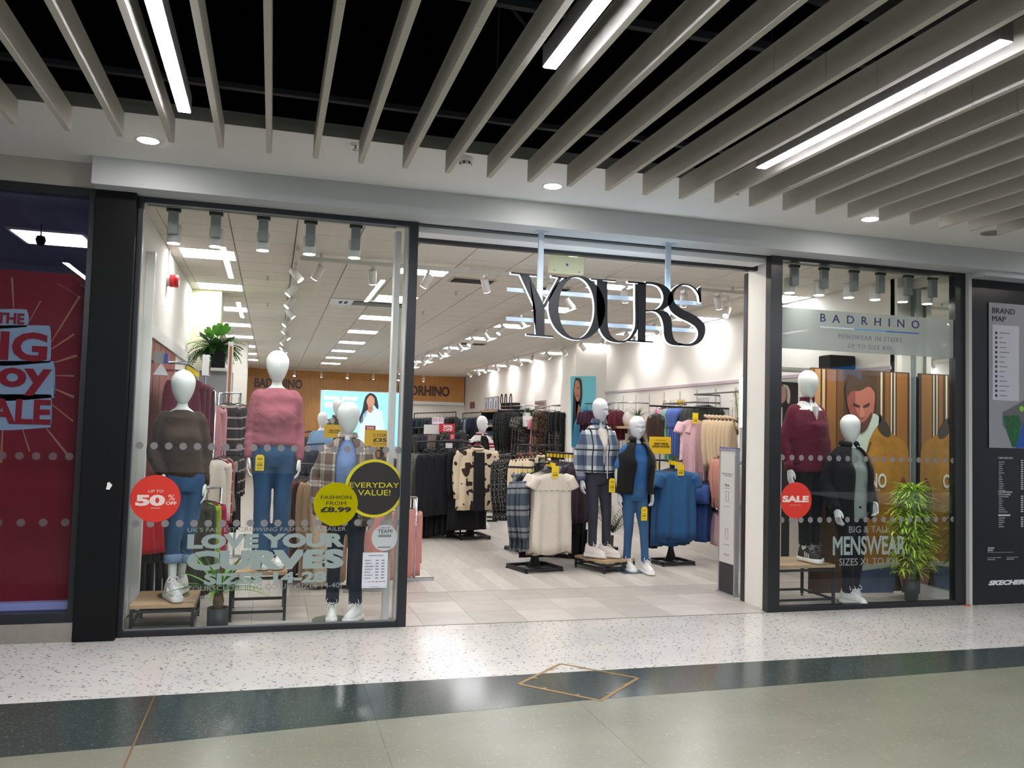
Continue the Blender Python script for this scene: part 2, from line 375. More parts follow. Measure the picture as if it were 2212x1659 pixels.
# ------------------------------------------------------------------ mall ceiling, fascia and slats
M_CEIL = mat('white_ceiling_paint','#e6e5e3',.85,noise=.02,nscale=2)
M_FASC = mat('fascia_paint','#bcc0c3',.8,noise=.03,nscale=3)
M_SLAT = mat('slat_grey','#c2beb5',.95,spec=.1)
M_VOID = mat('void_black','#040508',1.0,spec=.0)
M_STRUT = mat('strut_dark','#2a2b30',.6,.4)
M_BLACK = mat('black_frame','#1b1d20',.35,spec=.5)
M_BLK2 = mat('black_matt','#08090a',.6,spec=.2)
M_WHITE = mat('white_wall','#e2ded6',.8,noise=.02,nscale=2)
M_WHT2 = mat('white_gloss','#e6e5e2',.35)
ceil = S('ceiling',(-9,-1.2,3.355),(14,-.0,3.42),M_CEIL)
S('ceiling_upstand',(-9,-1.2,3.42),(14,-1.16,4.5),M_VOID,ceil)
S('ceiling_lip',(-9,-1.202,3.356),(14,-1.2,3.44),mat('upstand_grey','#7d7b77',.8),ceil)
S('void_ceiling',(-9,-14,4.5),(14,-1.1,4.55),M_VOID,ceil)
S('ceiling_far_side',(-9,-14,3.355),(14,-8.6,3.42),M_CEIL,ceil)
zs0, zs1 = 3.207, 3.352
me_s1 = MB().box((-.016,-3.219,zs0),(.016,-1.192,zs1)).mesh('ceiling_slat',M_SLAT)
me_s2 = MB().box((-.016,-8.6,zs0),(.016,-3.222,zs1)).mesh('ceiling_slat',M_SLAT)
for i in range(-16,36):
    x = -.943+.281*i+.016
    link('ceiling_slat', me_s1, ceil, (x,0,0)); link('ceiling_slat', me_s2, ceil, (x,0,0))
# services in the dark void
for k,(y,z,hh) in enumerate(((-1.62,3.42,.03),(-2.75,3.56,.04),(-4.1,3.46,.035))):
    mb = MB().box((-9,y-.02,z),(14,y+.02,z+hh)); mb.build('strut_channel', M_STRUT, ceil)
MB().tube([(-3,-1.9,4.1),(2.6,-2.9,4.0),(6,-2.2,4.1)],.2,16).build('air_duct', mat('duct','#111216',.6,.2), ceil, True)
MB().tube([(1.2,-2.1,3.9),(1.5,-2.0,3.72),(1.75,-1.95,3.8),(1.9,-1.95,4.2)],.012,6,20).build('cable', M_STRUT, ceil, True)
for k in range(5):
    MB().tube([(-.6+1.7*k,-2.2,3.45),(-.6+1.7*k,-2.2,4.5)],.006,5).build('hanger_rod', M_STRUT, ceil)
xf = at(197,398,y=-.235).x
fas = S('fascia',(xf,-.235,3.16),(14,.06,3.355),M_FASC)
S('fascia_neighbour',(-9,-.03,3.17),(xf,.06,3.355),mat('bulkhead_grey','#b3afa8',.85))
# linear lights between the slats
M_LINE = emis('linear_diffuser','#f5f6ff',E_LINE); M_HOUS = mat('lamp_housing','#6f6c6c',.5)
def linear(x, y0, y1, label):
    t = thing('linear_ceiling_light',label,'ceiling light',(x,(y0+y1)/2,3.2),0,'linear lights between the ceiling slats')
    L = abs(y1-y0)/2
    MB().box((-.034,-L,.0),(.034,L,.09)).build('housing',M_HOUS,t)
    MB().box((-.029,-L+.004,-.004),(.029,L-.004,-.0005)).build('diffuser',M_LINE,t)
linear(2.845,-2.02,-3.83,'long glowing linear light between slats above the right shop window')
linear(1.155,-2.95,-4.76,'glowing linear light cut by top of picture above the shop entrance')
linear(-.518,-1.775,-3.585,'glowing linear light between slats above the black pillar')
for x,y in ((-2.2,-3.4),(4.53,-5.0),(6.2,-2.6),(-.518,-5.6),(2.845,-5.6),(7.9,-4.6)):
    linear(x,y,y-1.81,'glowing linear light further along the slatted mall ceiling')
# ceiling downlights, detector, sprinkler, speaker
M_DOWN = emis('downlight_glow','#fff8f0',E_DOWN)
def downlight(p, r, label, group, rim=M_WHT2, es=M_DOWN):
    t = thing('round_downlight',label,'downlight',(p[0],p[1],p[2]),0,group)
    MB().lathe([(r*.86,-.001),(r*1.06,-.004),(r*1.12,0)],n=28).build('rim',rim,t,True)
    MB().lathe([(r*.85,-.0065),(r*.85,-.0045)],n=28).build('lens',es,t)
    return t
for q,l in (((320,303),'round glowing downlight in mall ceiling above the black pillar'),((1194,402),'round glowing downlight in mall ceiling above the entrance sign'),((1880,473),'round glowing downlight in mall ceiling above the right window')):
    p = at(*q,z=3.355); downlight((p.x,p.y,3.355),.07,l,'downlights in the mall ceiling')
for x in (-3.6,7.4):
    downlight((x,-.72,3.355),.07,'round glowing downlight further along the mall ceiling','downlights in the mall ceiling')
p = at(1006,346,z=3.34); t = thing('smoke_detector','white smoke detector on mall ceiling above the entrance','smoke detector',(p.x,p.y,3.355))
MB().lathe([(.052,0),(.052,-.018),(.045,-.026)][::-1],n=24).build('base',M_WHT2,t,True)
MB().lathe([(.03,-.055),(.038,-.05),(.038,-.027)],n=20).build('sensor_head',M_WHT2,t,True)
for k in range(6):
    a = k*PI/3; MB().box((.036*math.cos(a)-.006,.036*math.sin(a)-.006,-.046),(.036*math.cos(a)+.006,.036*math.sin(a)+.006,-.032)).build('vent_slot',M_STRUT,t)
p = at(768,316,z=3.34); t = thing('sprinkler','small chrome sprinkler head on mall ceiling','sprinkler',(p.x,p.y,3.355))
MB().lathe([(.03,-.008),(.034,0)],n=20).build('escutcheon',M_WHT2,t,True); MB().lathe([(.018,-.04),(.02,-.037),(.006,-.034),(.006,-.008)],n=12).build('deflector',mat('chrome','#c8c8c8',.15,1),t,True)
p = at(2145,504,z=3.35); t = thing('ceiling_speaker','round grey flush speaker in mall ceiling at the far right','speaker',(p.x,p.y,3.355))
MB().lathe([(.088,-.008),(.1,-.004),(.1,0)],n=30).build('rim',mat('speaker_grey','#8f918c',.6),t,True); MB().lathe([(.086,-.009),(.086,-.006)],n=30).build('grille',mat('speaker_mesh','#7d807c',.7),t)
p = at(1592,414,z=3.34); t = thing('sprinkler','small sprinkler head on mall ceiling under the slat ends over the door','sprinkler',(p.x,p.y,3.355))
MB().lathe([(.016,-.036),(.018,-.033),(.006,-.03),(.006,0)],n=12).build('deflector',mat('chrome','#c8c8c8',.15,1),t,True)
# ------------------------------------------------------------------ shopfront
YG = .03                                           # glass plane
pil = struct(MB().bbox((-1.262,-.088,0),(-.992,.2,3.162),.008).build('pillar_black', M_BLK2))
MB().prism([(x*.028-1.075,z*.028+1.075) for x,z in ((-.7,-.9),(.1,-1),(.5,-.3),(.75,.2),(.4,.5),(0,.95),(-.5,.6),(-.45,.1))],-.0895,-.0875).build('paint_chip', mat('chip','#e8e6e2',.8), pil)
fl = thing('window_frame','black metal frame of the left shop window','window frame',(0,0,0)); fl['kind']='structure'
for a,b,n in (((-.992,0,0),(-.957,.07,3.16),'jamb'),((.985,-.005,0),(1.056,.07,3.16),'jamb'),((-.957,0,0),(.985,.07,.045),'bottom_rail'),((-.957,0,3.122),(.985,.07,3.16),'top_rail')):
    MB().bbox(a,b,.003).build(n,M_BLACK,fl)
for a,b in (((-.957,.01,.045),(.985,.016,.056)),((-.957,.01,3.112),(.985,.016,3.122)),((-.957,.01,.045),(-.95,.016,3.122)),((.978,.01,.045),(.985,.016,3.122))):
    MB().box(a,b).build('glazing_bead',mat('bead_grey','#8e9294',.3,.7),fl)
M_GLASS = glass('shop_glass',(.965,.985,.975,1))
win1 = struct(MB().box((-.955,YG-.004,.046),(.984,YG+.004,3.121)).build('window_1', M_GLASS))
frr = thing('window_frame','black metal frame of the right shop window','window frame',(0,0,0)); frr['kind']='structure'
xg0, xg1 = at(1687,930,y=0).x, at(2064,950,y=0).x
for a,b,n in (((4.235,-.005,0),(xg0,.08,3.16),'jamb'),((xg1,0,0),(6.375,.08,3.16),'jamb'),((xg0,0,0),(xg1,.07,.045),'bottom_rail'),((xg0,0,3.128),(xg1,.07,3.16),'top_rail')):
    MB().bbox(a,b,.003).build(n,M_BLACK,frr)
win2 = struct(MB().box((xg0,YG-.004,.046),(xg1,YG+.004,3.128)).build('window_2', M_GLASS))
# door head: shutter slot, lintel, track
head = S('door_head',(1.056,.1,3.105),(4.235,.3,3.2),M_CEIL)
S('shutter_slot',(1.056,.03,3.15),(4.235,.1,3.2),M_BLACK,head)
S('shutter_track',(1.056,.3,3.075),(4.33,.37,3.2),M_BLACK,head)
ret_l = S('wall_door_left',(.99,.07,0),(1.052,.32,3.2),M_WHT2)
S('edge_post',(.905,.2,0),(.95,.32,3.12),mat('post_white','#e9e8e6',.4),ret_l)
ret_r = S('wall_door_right',(4.29,.08,0),(4.36,.46,3.2),M_WHITE)
S('edge_post',(4.282,.46,0),(4.335,.52,3.08),M_BLACK,ret_r)
S('trim_1',(6.375,-.04,0),(6.41,.1,3.16),mat('trim_grey','#b9b8b5',.5))
# neighbouring shop on the left
xl = at(188,900,y=-.03).x
fn = thing('window_frame','black metal frame of the neighbouring shop window','window frame',(0,0,0)); fn['kind']='structure'
for a,b,n in (((-1.305,-.05,.13),(-1.262,.06,3.17),'jamb'),((-9,-.05,3.11),(-1.305,.06,3.17),'top_rail'),((-9,-.05,.13),(-1.305,.06,.2),'bottom_rail')):
    MB().bbox(a,b,.003).build(n,M_BLACK,fn)
S('kick_panel',(-9,-.062,0),(-1.262,.05,.13),mat('brushed_steel','#a09a91',.4,.6,noise=.06,nscale=20))
win3 = struct(MB().box((-9,-.004,.2),(-1.305,.004,3.11)).build('window_3', glass('neighbour_glass',(.8,.83,.9,1))))
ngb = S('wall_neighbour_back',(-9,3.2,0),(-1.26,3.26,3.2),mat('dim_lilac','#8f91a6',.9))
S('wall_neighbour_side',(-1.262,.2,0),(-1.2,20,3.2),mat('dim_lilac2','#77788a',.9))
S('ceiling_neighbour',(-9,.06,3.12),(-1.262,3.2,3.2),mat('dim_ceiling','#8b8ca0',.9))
t = thing('neighbour_ceiling_light','bright square light panel inside the neighbouring shop','ceiling light',(-1.9,1.6,3.1)); MB().box((-.3,-.3,0),(.3,.3,.02)).build('frame',M_WHT2,t); MB().box((-.27,-.27,-.004),(.27,.27,-.001)).build('diffuser',emis('neighbour_glow','#fdf6ff',9),t)
S('sill_neighbour',(-9,.06,.2),(-1.262,.22,.25),mat('sill_lilac','#c2c4ea',.5))
# panel on the right with the mall map
pan = S('wall_map_panel',(6.41,-.02,0),(14,.06,3.11),mat('panel_navy','#0b0d14',.35))
S('soffit_right',(6.41,-.2,3.11),(14,.06,3.16),M_FASC)
# ------------------------------------------------------------------ shop shell
S('wall_left',(XL-.06,.07,0),(XL,YB,ZC),M_WHITE)
S('wall_right',(XR,.62,0),(XR+.06,YB,ZC),M_WHITE)
M_OAK = wood_mat('oak_panel','#c58b4c',.5,6,.12,(3,3,.5))
wb = S('wall_back',(-6,YB,0),(9,YB+.1,ZC),M_WHITE)
xw0, xw1 = at(533,830,y=YB-.1).x, at(1003,840,y=YB-.1).x
zo = at(950,868,y=YB-.1).z
S('wall_oak',(xw0,YB-.1,zo),(xw1,YB-.02,ZC),M_OAK)
zl = at(600,940,y=YB-.1).z
S('wall_oak_lower',(xw0,YB-.1,0),(at(845,900,y=YB-.1).x,YB-.02,zo),M_OAK)
S('trim_2',(at(862,868,y=YB-.1).x,YB-.12,zo-.1),(xw1,YB-.02,zo),M_WHT2)
# piers on both sides
xp = at(477,632,z=ZC); S('wall_pier_left',(XL,4.7,0),(at(479,640,y=4.7).x,5.25,ZC),mat('pier_cream','#d9d4b8',.8))
S('wall_pier_left_far',(XL,11.5,0),(at(533,800,y=11.5).x,12.2,ZC),M_WHITE)
xa = at(1241,820,y=8.3); xb = at(1286,830,y=8.3)
pier_x = at(1243,800,y=8.4).x
S('wall_pier_right',(pier_x,8.4,0),(XR,9.2,ZC),M_WHITE)
# ceiling: plenum, tiles, recessed panels
S('ceiling_plenum',(XL-.06,.06,ZC+.03),(XR+.4,YB,ZC+.1),mat('plenum','#b9b5ac',.9))
shopceil = S('ceiling_shop',(XL-.06,.06,ZC+.015),(XR+.4,YB,ZC+.028),mat('tile_grid','#a29d94',.7))
M_CT = mat('ceiling_tile','#e2ddd4',.9,noise=.03,nscale=40)
M_LED = emis('led_panel','#faf8fb',E_LED)
PX, PY, X0, Y0 = .542, .525, -.945-.542, 2.0-.525*4
cx0 = [X0+PX*i for i in range(15)]
me_ct = MB().box((.005,.004,0),(PX-.005,PY-.004,.016)).mesh('ceiling_tile',M_CT)
ledcols = {1,5,9,13}; ac = {(4,9),(5,9)}
led_rows = {4,8,12,16,20,24,28,32}
far = MB()
for j in range(0,40):
    y = Y0+PY*j
    if y+PY < .1 or y > YB-.3: continue
    for i in range(15):
        x = cx0[i]
        if x > XR+.1 or x+PX < XL: continue
        if i in ledcols and j in led_rows: continue
        if (i,j) in ac: continue
        xa, xb, ya, yb = max(x,XL), min(x+PX,XR+.2), max(y,.07), y+PY      # cut tiles at the edges
        if j < 20: link('ceiling_tile', me_ct, shopceil, (xa,ya,ZC)).scale = ((xb-xa)/PX,(yb-ya)/PY,1)
        else: far.box((x+.005,y+.004,ZC),(x+PX-.005,y+PY-.004,ZC+.016))
o = far.build('ceiling_tiles_beyond', M_CT, shopceil); o['kind']='stuff'
me_lf = MB().box((.0,.0,-.004),(PX,.02,.014)).box((.0,PY-.02,-.004),(PX,PY,.014)).box((0,.02,-.004),(.02,PY-.02,.014)).box((PX-.02,.02,-.004),(PX,PY-.02,.014)).mesh('frame',M_WHT2)
me_ld = MB().box((.02,.02,.0),(PX-.02,PY-.02,.01)).mesh('diffuser',M_LED)
rowname = 'first second third fourth fifth sixth seventh eighth ninth tenth eleventh twelfth thirteenth fourteenth fifteenth sixteenth seventeenth'.split()
colname = {1:'by the left wall',5:'left of the entrance sign',9:'behind the entrance sign',13:'by the right wall'}
for i in sorted(ledcols):
    for k,j in enumerate(sorted(led_rows)):
        t = thing('led_panel_light','square recessed light panel in shop ceiling %s, %s from the front'%(colname[i],rowname[k]),'ceiling light',(cx0[i],Y0+PY*j,ZC),0,'recessed light panels in the shop ceiling')
        link('frame',me_lf,t); link('diffuser',me_ld,t)
# cassette air unit and vents
t = thing('air_conditioning_unit','white ceiling cassette air conditioner with grey grille behind left window','air conditioner',(cx0[4],Y0+PY*9,ZC))
MB().bbox((0,0,-.02),(2*PX,PY,.01),.006).build('body',M_WHT2,t)
MB().box((.3,.12,-.026),(1.0,.42,-.018)).build('grille',mat('grille_grey','#76726c',.6),t)
MB().box((.3,.03,-.026),(1.0,.07,-.018)).build('louvre',M_STRUT,t)
for k in range(2): MB().box((.12+.07*k,.15,-.025),(.16+.07*k,.35,-.018)).build('indicator_slot',M_STRUT,t)
for (x,y,l) in ((1.85,2.45,'dark slotted air vent in shop ceiling left of the sign'),(2.9,2.62,'dark slotted air vent in shop ceiling behind letter Y of the sign'),(3.5,9.4,'dark slotted air vent deep in the shop ceiling')):
    t = thing('air_vent',l,'air vent',(x,y,ZC),0,'ceiling air vents')
    MB().box((0,0,-.012),(.5,.3,0)).build('frame',mat('vent_frame','#c4bfb6',.6),t)
    for k in range(6): MB().box((.02,.03+.045*k,-.016),(.48,.05+.045*k,-.011)).build('slat',M_STRUT,t)
for px,py in ((990,523),(1234,543),(1470,562)):
    p = at(px,py,z=ZC-.003); downlight((p.x,p.y,ZC),.085,'round glowing downlight just inside the shop entrance','downlights inside the entrance')
p = at(1225,572,y=.55); t = thing('alarm_box','cream rectangular sensor box mounted above the entrance behind the sign','sensor box',(p.x,.55,p.z))
ww = 40*mpp(.55); hh = 20*mpp(.55)
M_CREAM = mat('cream_plastic','#ded6ac',.4)
MB().bbox((-ww,0,-hh),(ww,.05,hh),.006).build('body',M_CREAM,t)
MB().box((-.02,.01,hh),(.02,.04,ZC-p.z)).build('bracket',M_CREAM,t)
MB().lathe([(.012,-.002),(.012,.004)],n=14).build('sensor_eye',mat('eye_blue','#3f5fa8',.3),t).rotation_euler=(PI/2,0,0)
for s in (-1,1): MB().cyl((s*ww*.72,-.003,-hh*.72),.008,.004,10,axis='y').build('screw',mat('screw','#9a9a94',.4,.5),t)
t = thing('fire_alarm_sounder','red round fire alarm sounder on the left shop wall','fire alarm',(XL,2.15,at(380,632,x=XL).z))
MB().tube([(0,0,0),(.03,0,0)],.055,18).build('base',M_WHT2,t,True); MB().tube([(.03,0,0),(.1,0,0),(.108,0,0)],[.062,.062,.05],20).build('sounder',mat('alarm_red','#c0161c',.35),t,True)
MB().box((0,-.012,.05),(.018,.012,ZC-t.location.z)).build('conduit',M_WHT2,t)
for k,(px,py) in enumerate(((578,600),(578,657),(985,632),(914,675))):
    p = at(px,py,z=ZC-.02); t = thing('sprinkler','small pendent sprinkler in shop ceiling, %s'%('above the pink jumper mannequin','deeper behind the pink jumper mannequin','left of the entrance sign letters','deep left of the entrance sign')[k],'sprinkler',(p.x,p.y,ZC))
    MB().lathe([(.03,-.006),(.034,0)],n=16).build('escutcheon',M_CT,t,True); MB().lathe([(.016,-.045),(.018,-.042),(.005,-.038),(.006,-.006)],n=10).build('deflector',mat('chrome','#c8c8c8',.15,1),t,True)
p = at(88,518,y=1.1); t = thing('dome_camera','small black dome camera inside the neighbouring shop','security camera',(p.x,1.1,3.12)); MB().tube([(0,0,p.z-3.12+.03),(0,0,0)],.006,6).build('stem',M_STRUT,t); MB().lathe([(.004,-.05),(.03,-.035),(.04,0),(.03,.03),(.01,.035)],c=(0,0,p.z-3.12),n=18).build('dome',M_BLK2,t,True)
# ------------------------------------------------------------------ track lighting
M_LAMP = mat('lamp_white','#d8d5d0',.45); M_GEAR = mat('gear_grey','#8b8d8d',.5); M_TRACK = mat('track_white','#cfcbc4',.5)
M_LENS = emis('spot_lens','#fffaf0',E_SPOT)
me_head = MB().lathe([(.036,-.075),(.04,-.07),(.04,.06),(.034,.066)],n=18).mesh('lamp_head',M_LAMP,True)
me_lens = MB().lathe([(.034,-.0775),(.034,-.0752)],n=18).mesh('lens',M_LENS)
me_adap = MB().box((-.014,-.05,-.035),(.014,.05,0)).box((-.006,-.012,-.075),(.006,.012,-.035)).mesh('adapter',M_LAMP)
def spot_light(parent, aim, power, angle=60, blend=.8, off=.085, col=(1,.97,.93)):
    ld = bpy.data.lights.new('spot','SPOT'); ld.energy = power; ld.spot_size = math.radians(angle); ld.spot_blend = blend; ld.shadow_soft_size = .035; ld.color = col
    o = link('spot_beam', ld, parent); d = Vector(aim).normalized(); o.rotation_mode = 'QUATERNION'; o.rotation_quaternion = (-d).to_track_quat('Z','Y'); return o, d
def track_spot(p, aim, label, group, power=0, angle=60):
    t = thing('track_spotlight',label,'spotlight',p,0,group); d = Vector(aim).normalized()
    link('adapter',me_adap,t)
    h = link('lamp_head',me_head,t,Vector((0,0,-.1))+d*.01); h.rotation_mode='QUATERNION'; h.rotation_quaternion = (-d).to_track_quat('Z','Y')
    link('lens',me_lens,h)
    if power:
        o,_ = spot_light(t, d, power, angle); o.location = Vector((0,0,-.1))+d*.1
    return t
def track(a, b, label):
    a, b = Vector(a), Vector(b); t = thing('lighting_track',label,'lighting track',(a+b)/2); h = (b-a)/2; s = Vector((.018,.018,0))
    w_ = Vector((.018 if abs(h.y) > abs(h.x) else 0, .018 if abs(h.x) > abs(h.y) else 0, 0))
    MB().box(-h-w_+Vector((0,0,-.018)), h+w_+Vector((0,0,.018))).build('rail',M_TRACK,t)
    for f in (-.92,-.3,.3,.92): MB().box(h*f+Vector((-.01,-.01,.018)),h*f+Vector((.01,.01,ZC-a.z))).build('mounting_clip',M_TRACK,t)
ZT = 3.14
track((.165,1.3,ZT),(.165,19,ZT),'white lighting track running down the aisle behind the pink jumper mannequin')
track((.2,1.78,ZT),(5.1,1.78,ZT),'white lighting track running across the shop behind the entrance')
track((3.25,1.9,ZT),(3.25,17,ZT),'white lighting track running down the shop behind the entrance sign')
track((5.2,1.78,ZT),(5.2,17,ZT),'white lighting track running beside the right wall')
track((-.4,19.4,ZT),(5,19.4,ZT),'white lighting track along the oak back wall')
for k in range(17):
    y = 2.0+k*1.02; sd = -1 if k%3 else 1
    track_spot((.165,y,ZT-.018),(sd*.8,-.25+.2*(k%2),-1),'white spotlight on aisle track behind the pink jumper, %s from the front'%rowname[k],'spotlights on aisle track',14 if k%2==0 and k<12 else 0,75)
for k,(x,ax) in enumerate(((.38,-.6),(.9,.1),(1.45,-.5),(2.05,.4),(2.75,-.3),(3.6,.3),(4.3,.2),(4.72,.5))):
    track_spot((x,1.78,ZT-.018),(ax,.45,-1),'white spotlight on cross track behind the entrance, %s from left'%rowname[k],'spotlights on front cross track',16,70)
for k in range(15):
    y = 2.6+k*.98
    track_spot((3.25,y,ZT-.018),(-.7 if k%2 else .75,-.2,-.9),'white spotlight on track behind the entrance sign, %s from the front'%rowname[k],'spotlights on middle track',14 if k%2==0 and k<12 else 0,75)
for k in range(15):
    y = 2.4+k*.98
    track_spot((5.2,y,ZT-.018),(.85,.12,-.95) if k%4 else (-.6,-.5,-.9),'white spotlight on track beside the right wall, %s from the front'%rowname[k],'spotlights on right wall track',16 if k%2 and k<12 else 0,60)
for k in range(6):
    track_spot((.6+k*.78,19.4,ZT-.018),(.1,.6,-1) if k%2 else (-.1,-.3,-1),'white spotlight on track along the oak back wall, %s from left'%rowname[k],'spotlights on back track',20 if k%2 else 0,70)
# window display spots: square gear box in front, round lamp behind
def window_spot(px, py, label, group, aim):
    p = at(px,py,y=.16)
    t = thing('display_spotlight',label,'spotlight',(p.x,.16,3.105),0,group)
    MB().box((-.05,-.018,.0),(.05,.018,.022)).build('track_adapter',M_STRUT,t)
    MB().bbox((-.036,-.022,-.17),(.036,.022,0),.003).build('gear_box',M_GEAR,t)
    MB().lathe([(.046,-.225),(.05,-.22),(.05,-.09),(.044,-.085)],c=(0,.075,0),n=20).build('lamp_head',M_LAMP,t,True)
    MB().lathe([(.045,-.2275),(.045,-.2252)],c=(0,.075,0),n=20).build('lens',M_LENS,t)
    o,d = spot_light(t, aim, 15, 95); o.location = (0,.075,-.235)
for k,px in enumerate((375,467,570,672,770)):
    window_spot(px,470,'square grey display spotlight inside top of left window, %s from left'%rowname[k],'display spotlights in left window',(.05,.12,-1))
for k,px in enumerate((1716,1780,1845,1902,1962,2015)):
    window_spot(px,590,'square grey display spotlight inside top of right window, %s from left'%rowname[k],'display spotlights in right window',(-.05,.2,-1))
for a,b,l in (((-.95,.16,3.15),(.9,.16,3.15),'dark lighting track inside top of the left window'),((4.4,.16,3.15),(6.1,.16,3.15),'dark lighting track inside top of the right window')):
    t = thing('lighting_track',l,'lighting track',((a[0]+b[0])/2,.16,3.13)); L=(b[0]-a[0])/2
    MB().box((-L,-.018,0),(L,.018,.03)).build('rail',M_TRACK,t)
# ------------------------------------------------------------------ hanging entrance sign
YS = -.125
def sg(cx, cy): p = at(1060+cx*.22604, 560+cy*.22604, y=YS); return (p.x, p.z)
M_SFACE = mat('sign_black','#090a0d',.35); M_HALO = emis('sign_edge_glow','#dff1ff',2.2)
def cr2(pts, n): return [tuple(q) for q in catmull([tuple(map(float,p)) for p in pts], n)]
def ell(cx,cy,rx,ry,n=48,tilt=0): return [(cx+rx*math.cos(2*PI*k/n), cy+ry*math.sin(2*PI*k/n)+tilt*rx*math.cos(2*PI*k/n)) for k in range(n)]
sp_ = at(1310,670,y=YS)
sign = thing('entrance_sign','large black edge-lit serif letters hung over the shop entrance','sign',(sp_.x,YS,sp_.z))
def letter(name, polys):
    mb = MB(); ox, oz = sign.location.x, sign.location.z
    for p in polys:
        if isinstance(p, dict):                       # ring: outer and inner outline of equal count
            o_, i_ = [sg(*q) for q in p['o']], [sg(*q) for q in p['i']]; n = len(o_); op = p.get('open')
            vs = [(x-ox,y,z-oz) for y in (-.018,.016) for ring in (o_,i_) for x,z in ring]
            if op:
                for e in (0,n-1): mb.f.append(tuple(len(mb.v)+q for q in (e,n+e,3*n+e,2*n+e))); mb.mi.append(1)
            for k in range(n-1 if op else n):
                j = (k+1)%n
                mb.f.append(tuple(len(mb.v)+q for q in (k,j,n+j,n+k))); mb.mi.append(0)
                mb.f.append(tuple(len(mb.v)+q for q in (2*n+k,3*n+k,3*n+j,2*n+j))); mb.mi.append(1)
                mb.f.append(tuple(len(mb.v)+q for q in (k,2*n+k,2*n+j,j))); mb.mi.append(1)
                mb.f.append(tuple(len(mb.v)+q for q in (n+k,n+j,3*n+j,3*n+k))); mb.mi.append(1)
            mb.v += vs
        else: mb.prism([(x-ox,z-oz) for x,z in (sg(*q) for q in p)], -.018, .016, 0, 1)
    me = mb.mesh(name, [M_SFACE, M_HALO]); return link(name, me, sign)
letter('letter_y',[[(186,124),(438,150),(438,168),(186,143)],[(268,146),(362,158),(508,450),(508,730),(424,722),(424,486)],[(334,712),(592,733),(592,750),(334,730)],
    [(572,155),(722,176),(722,192),(572,172)],[(640,172),(672,178),(512,470),(496,440)]])
letter('letter_o',[{'o':ell(815,467,272,308,64,.03),'i':ell(812,467,170,291,64,.03)}])
ub_o = cr2([(1005,200),(1005,420),(1012,560),(1040,690),(1110,775),(1220,800),(1310,780),(1375,715),(1398,640),(1398,400),(1398,240)],60)
ub_i = cr2([(1108,214),(1108,420),(1108,580),(1125,700),(1180,765),(1245,782),(1310,755),(1352,690),(1370,620),(1370,400),(1370,236)],60)
letter('letter_u',[{'o':ub_o,'i':ub_i,'open':1},[(948,186),(1192,203),(1192,216),(948,200)]])
r_out = cr2([(1470,218),(1560,225),(1640,248),(1700,295),(1735,365),(1715,425),(1660,470),(1600,494),(1470,505)],40)
r_in = cr2([(1470,238),(1540,245),(1590,265),(1625,310),(1640,372),(1625,430),(1590,470),(1540,486),(1470,488)],40)
leg_l = cr2([(1520,497),(1580,515),(1620,565),(1640,640),(1645,720),(1668,785),(1720,820),(1800,828)],40)
leg_r = cr2([(1600,490),(1670,505),(1708,555),(1722,620),(1726,700),(1745,765),(1785,800),(1850,812)],40)
letter('letter_r',[[(1396,222),(1476,230),(1470,795),(1394,788)],[(1300,210),(1480,228),(1480,244),(1300,228)],[(1300,772),(1545,786),(1545,800),(1300,788)],{'o':r_out,'i':r_in,'open':1},{'o':leg_l,'i':leg_r,'open':1}])
s_a = cr2([(1988,415),(1975,350),(1935,290),(1880,256),(1820,254),(1765,290),(1738,350),(1752,420),(1815,478),(1905,520),(1985,568),(2035,630),(2040,700),(2012,770),(1955,815),(1870,833),(1780,822)],80)
s_b = cr2([(2000,415),(1990,330),(1940,272),(1880,242),(1810,240),(1745,275),(1700,335),(1682,400),(1705,490),(1780,555),(1880,605),(1945,650),(1970,705),(1958,760),(1915,800),(1850,812),(1790,800)],80)
letter('letter_s',[{'o':s_a,'i':s_b,'open':1},[(1966,285),(2000,262),(2002,420),(1985,415)]])
M_ALU = mat('sign_rail','#b7c6d4',.35,.3)
ox, oz = sign.location.x, sign.location.z
def rail(p0, p1, th):
    a = at(*p0,y=YS+.06); b = at(*p1,y=YS+.06); MB().box((a.x-ox,.035,a.z-oz-th),(b.x-ox,.06,a.z-oz+th)).build('rail',M_ALU,sign)
rail((1094,626),(1512,656),.016); rail((1092,689),(1505,714),.016)
for (px,y0) in ((1170,512),(1445,535)):
    a = at(px,y0,y=YS+.06); b = at(px,700,y=YS+.06); MB().box((a.x-ox-.022,.06,b.z-oz),(a.x-ox+.022,.085,3.16-oz)).build('hanger_post',M_ALU,sign)
    MB().box((a.x-ox-.05,.02,3.152-oz),(a.x-ox+.05,.1,3.16-oz)).build('ceiling_plate',M_ALU,sign)
# the light the letter edges give off
for f in (1160,1290,1420):
    pl_ = at(f,664,y=YS+.02); ld = bpy.data.lights.new('sign_glow','POINT'); ld.energy = 2.6; ld.color=(.62,.82,1); ld.shadow_soft_size=.08
    link('edge_glow', ld, sign, (pl_.x-ox,.03,pl_.z-oz))
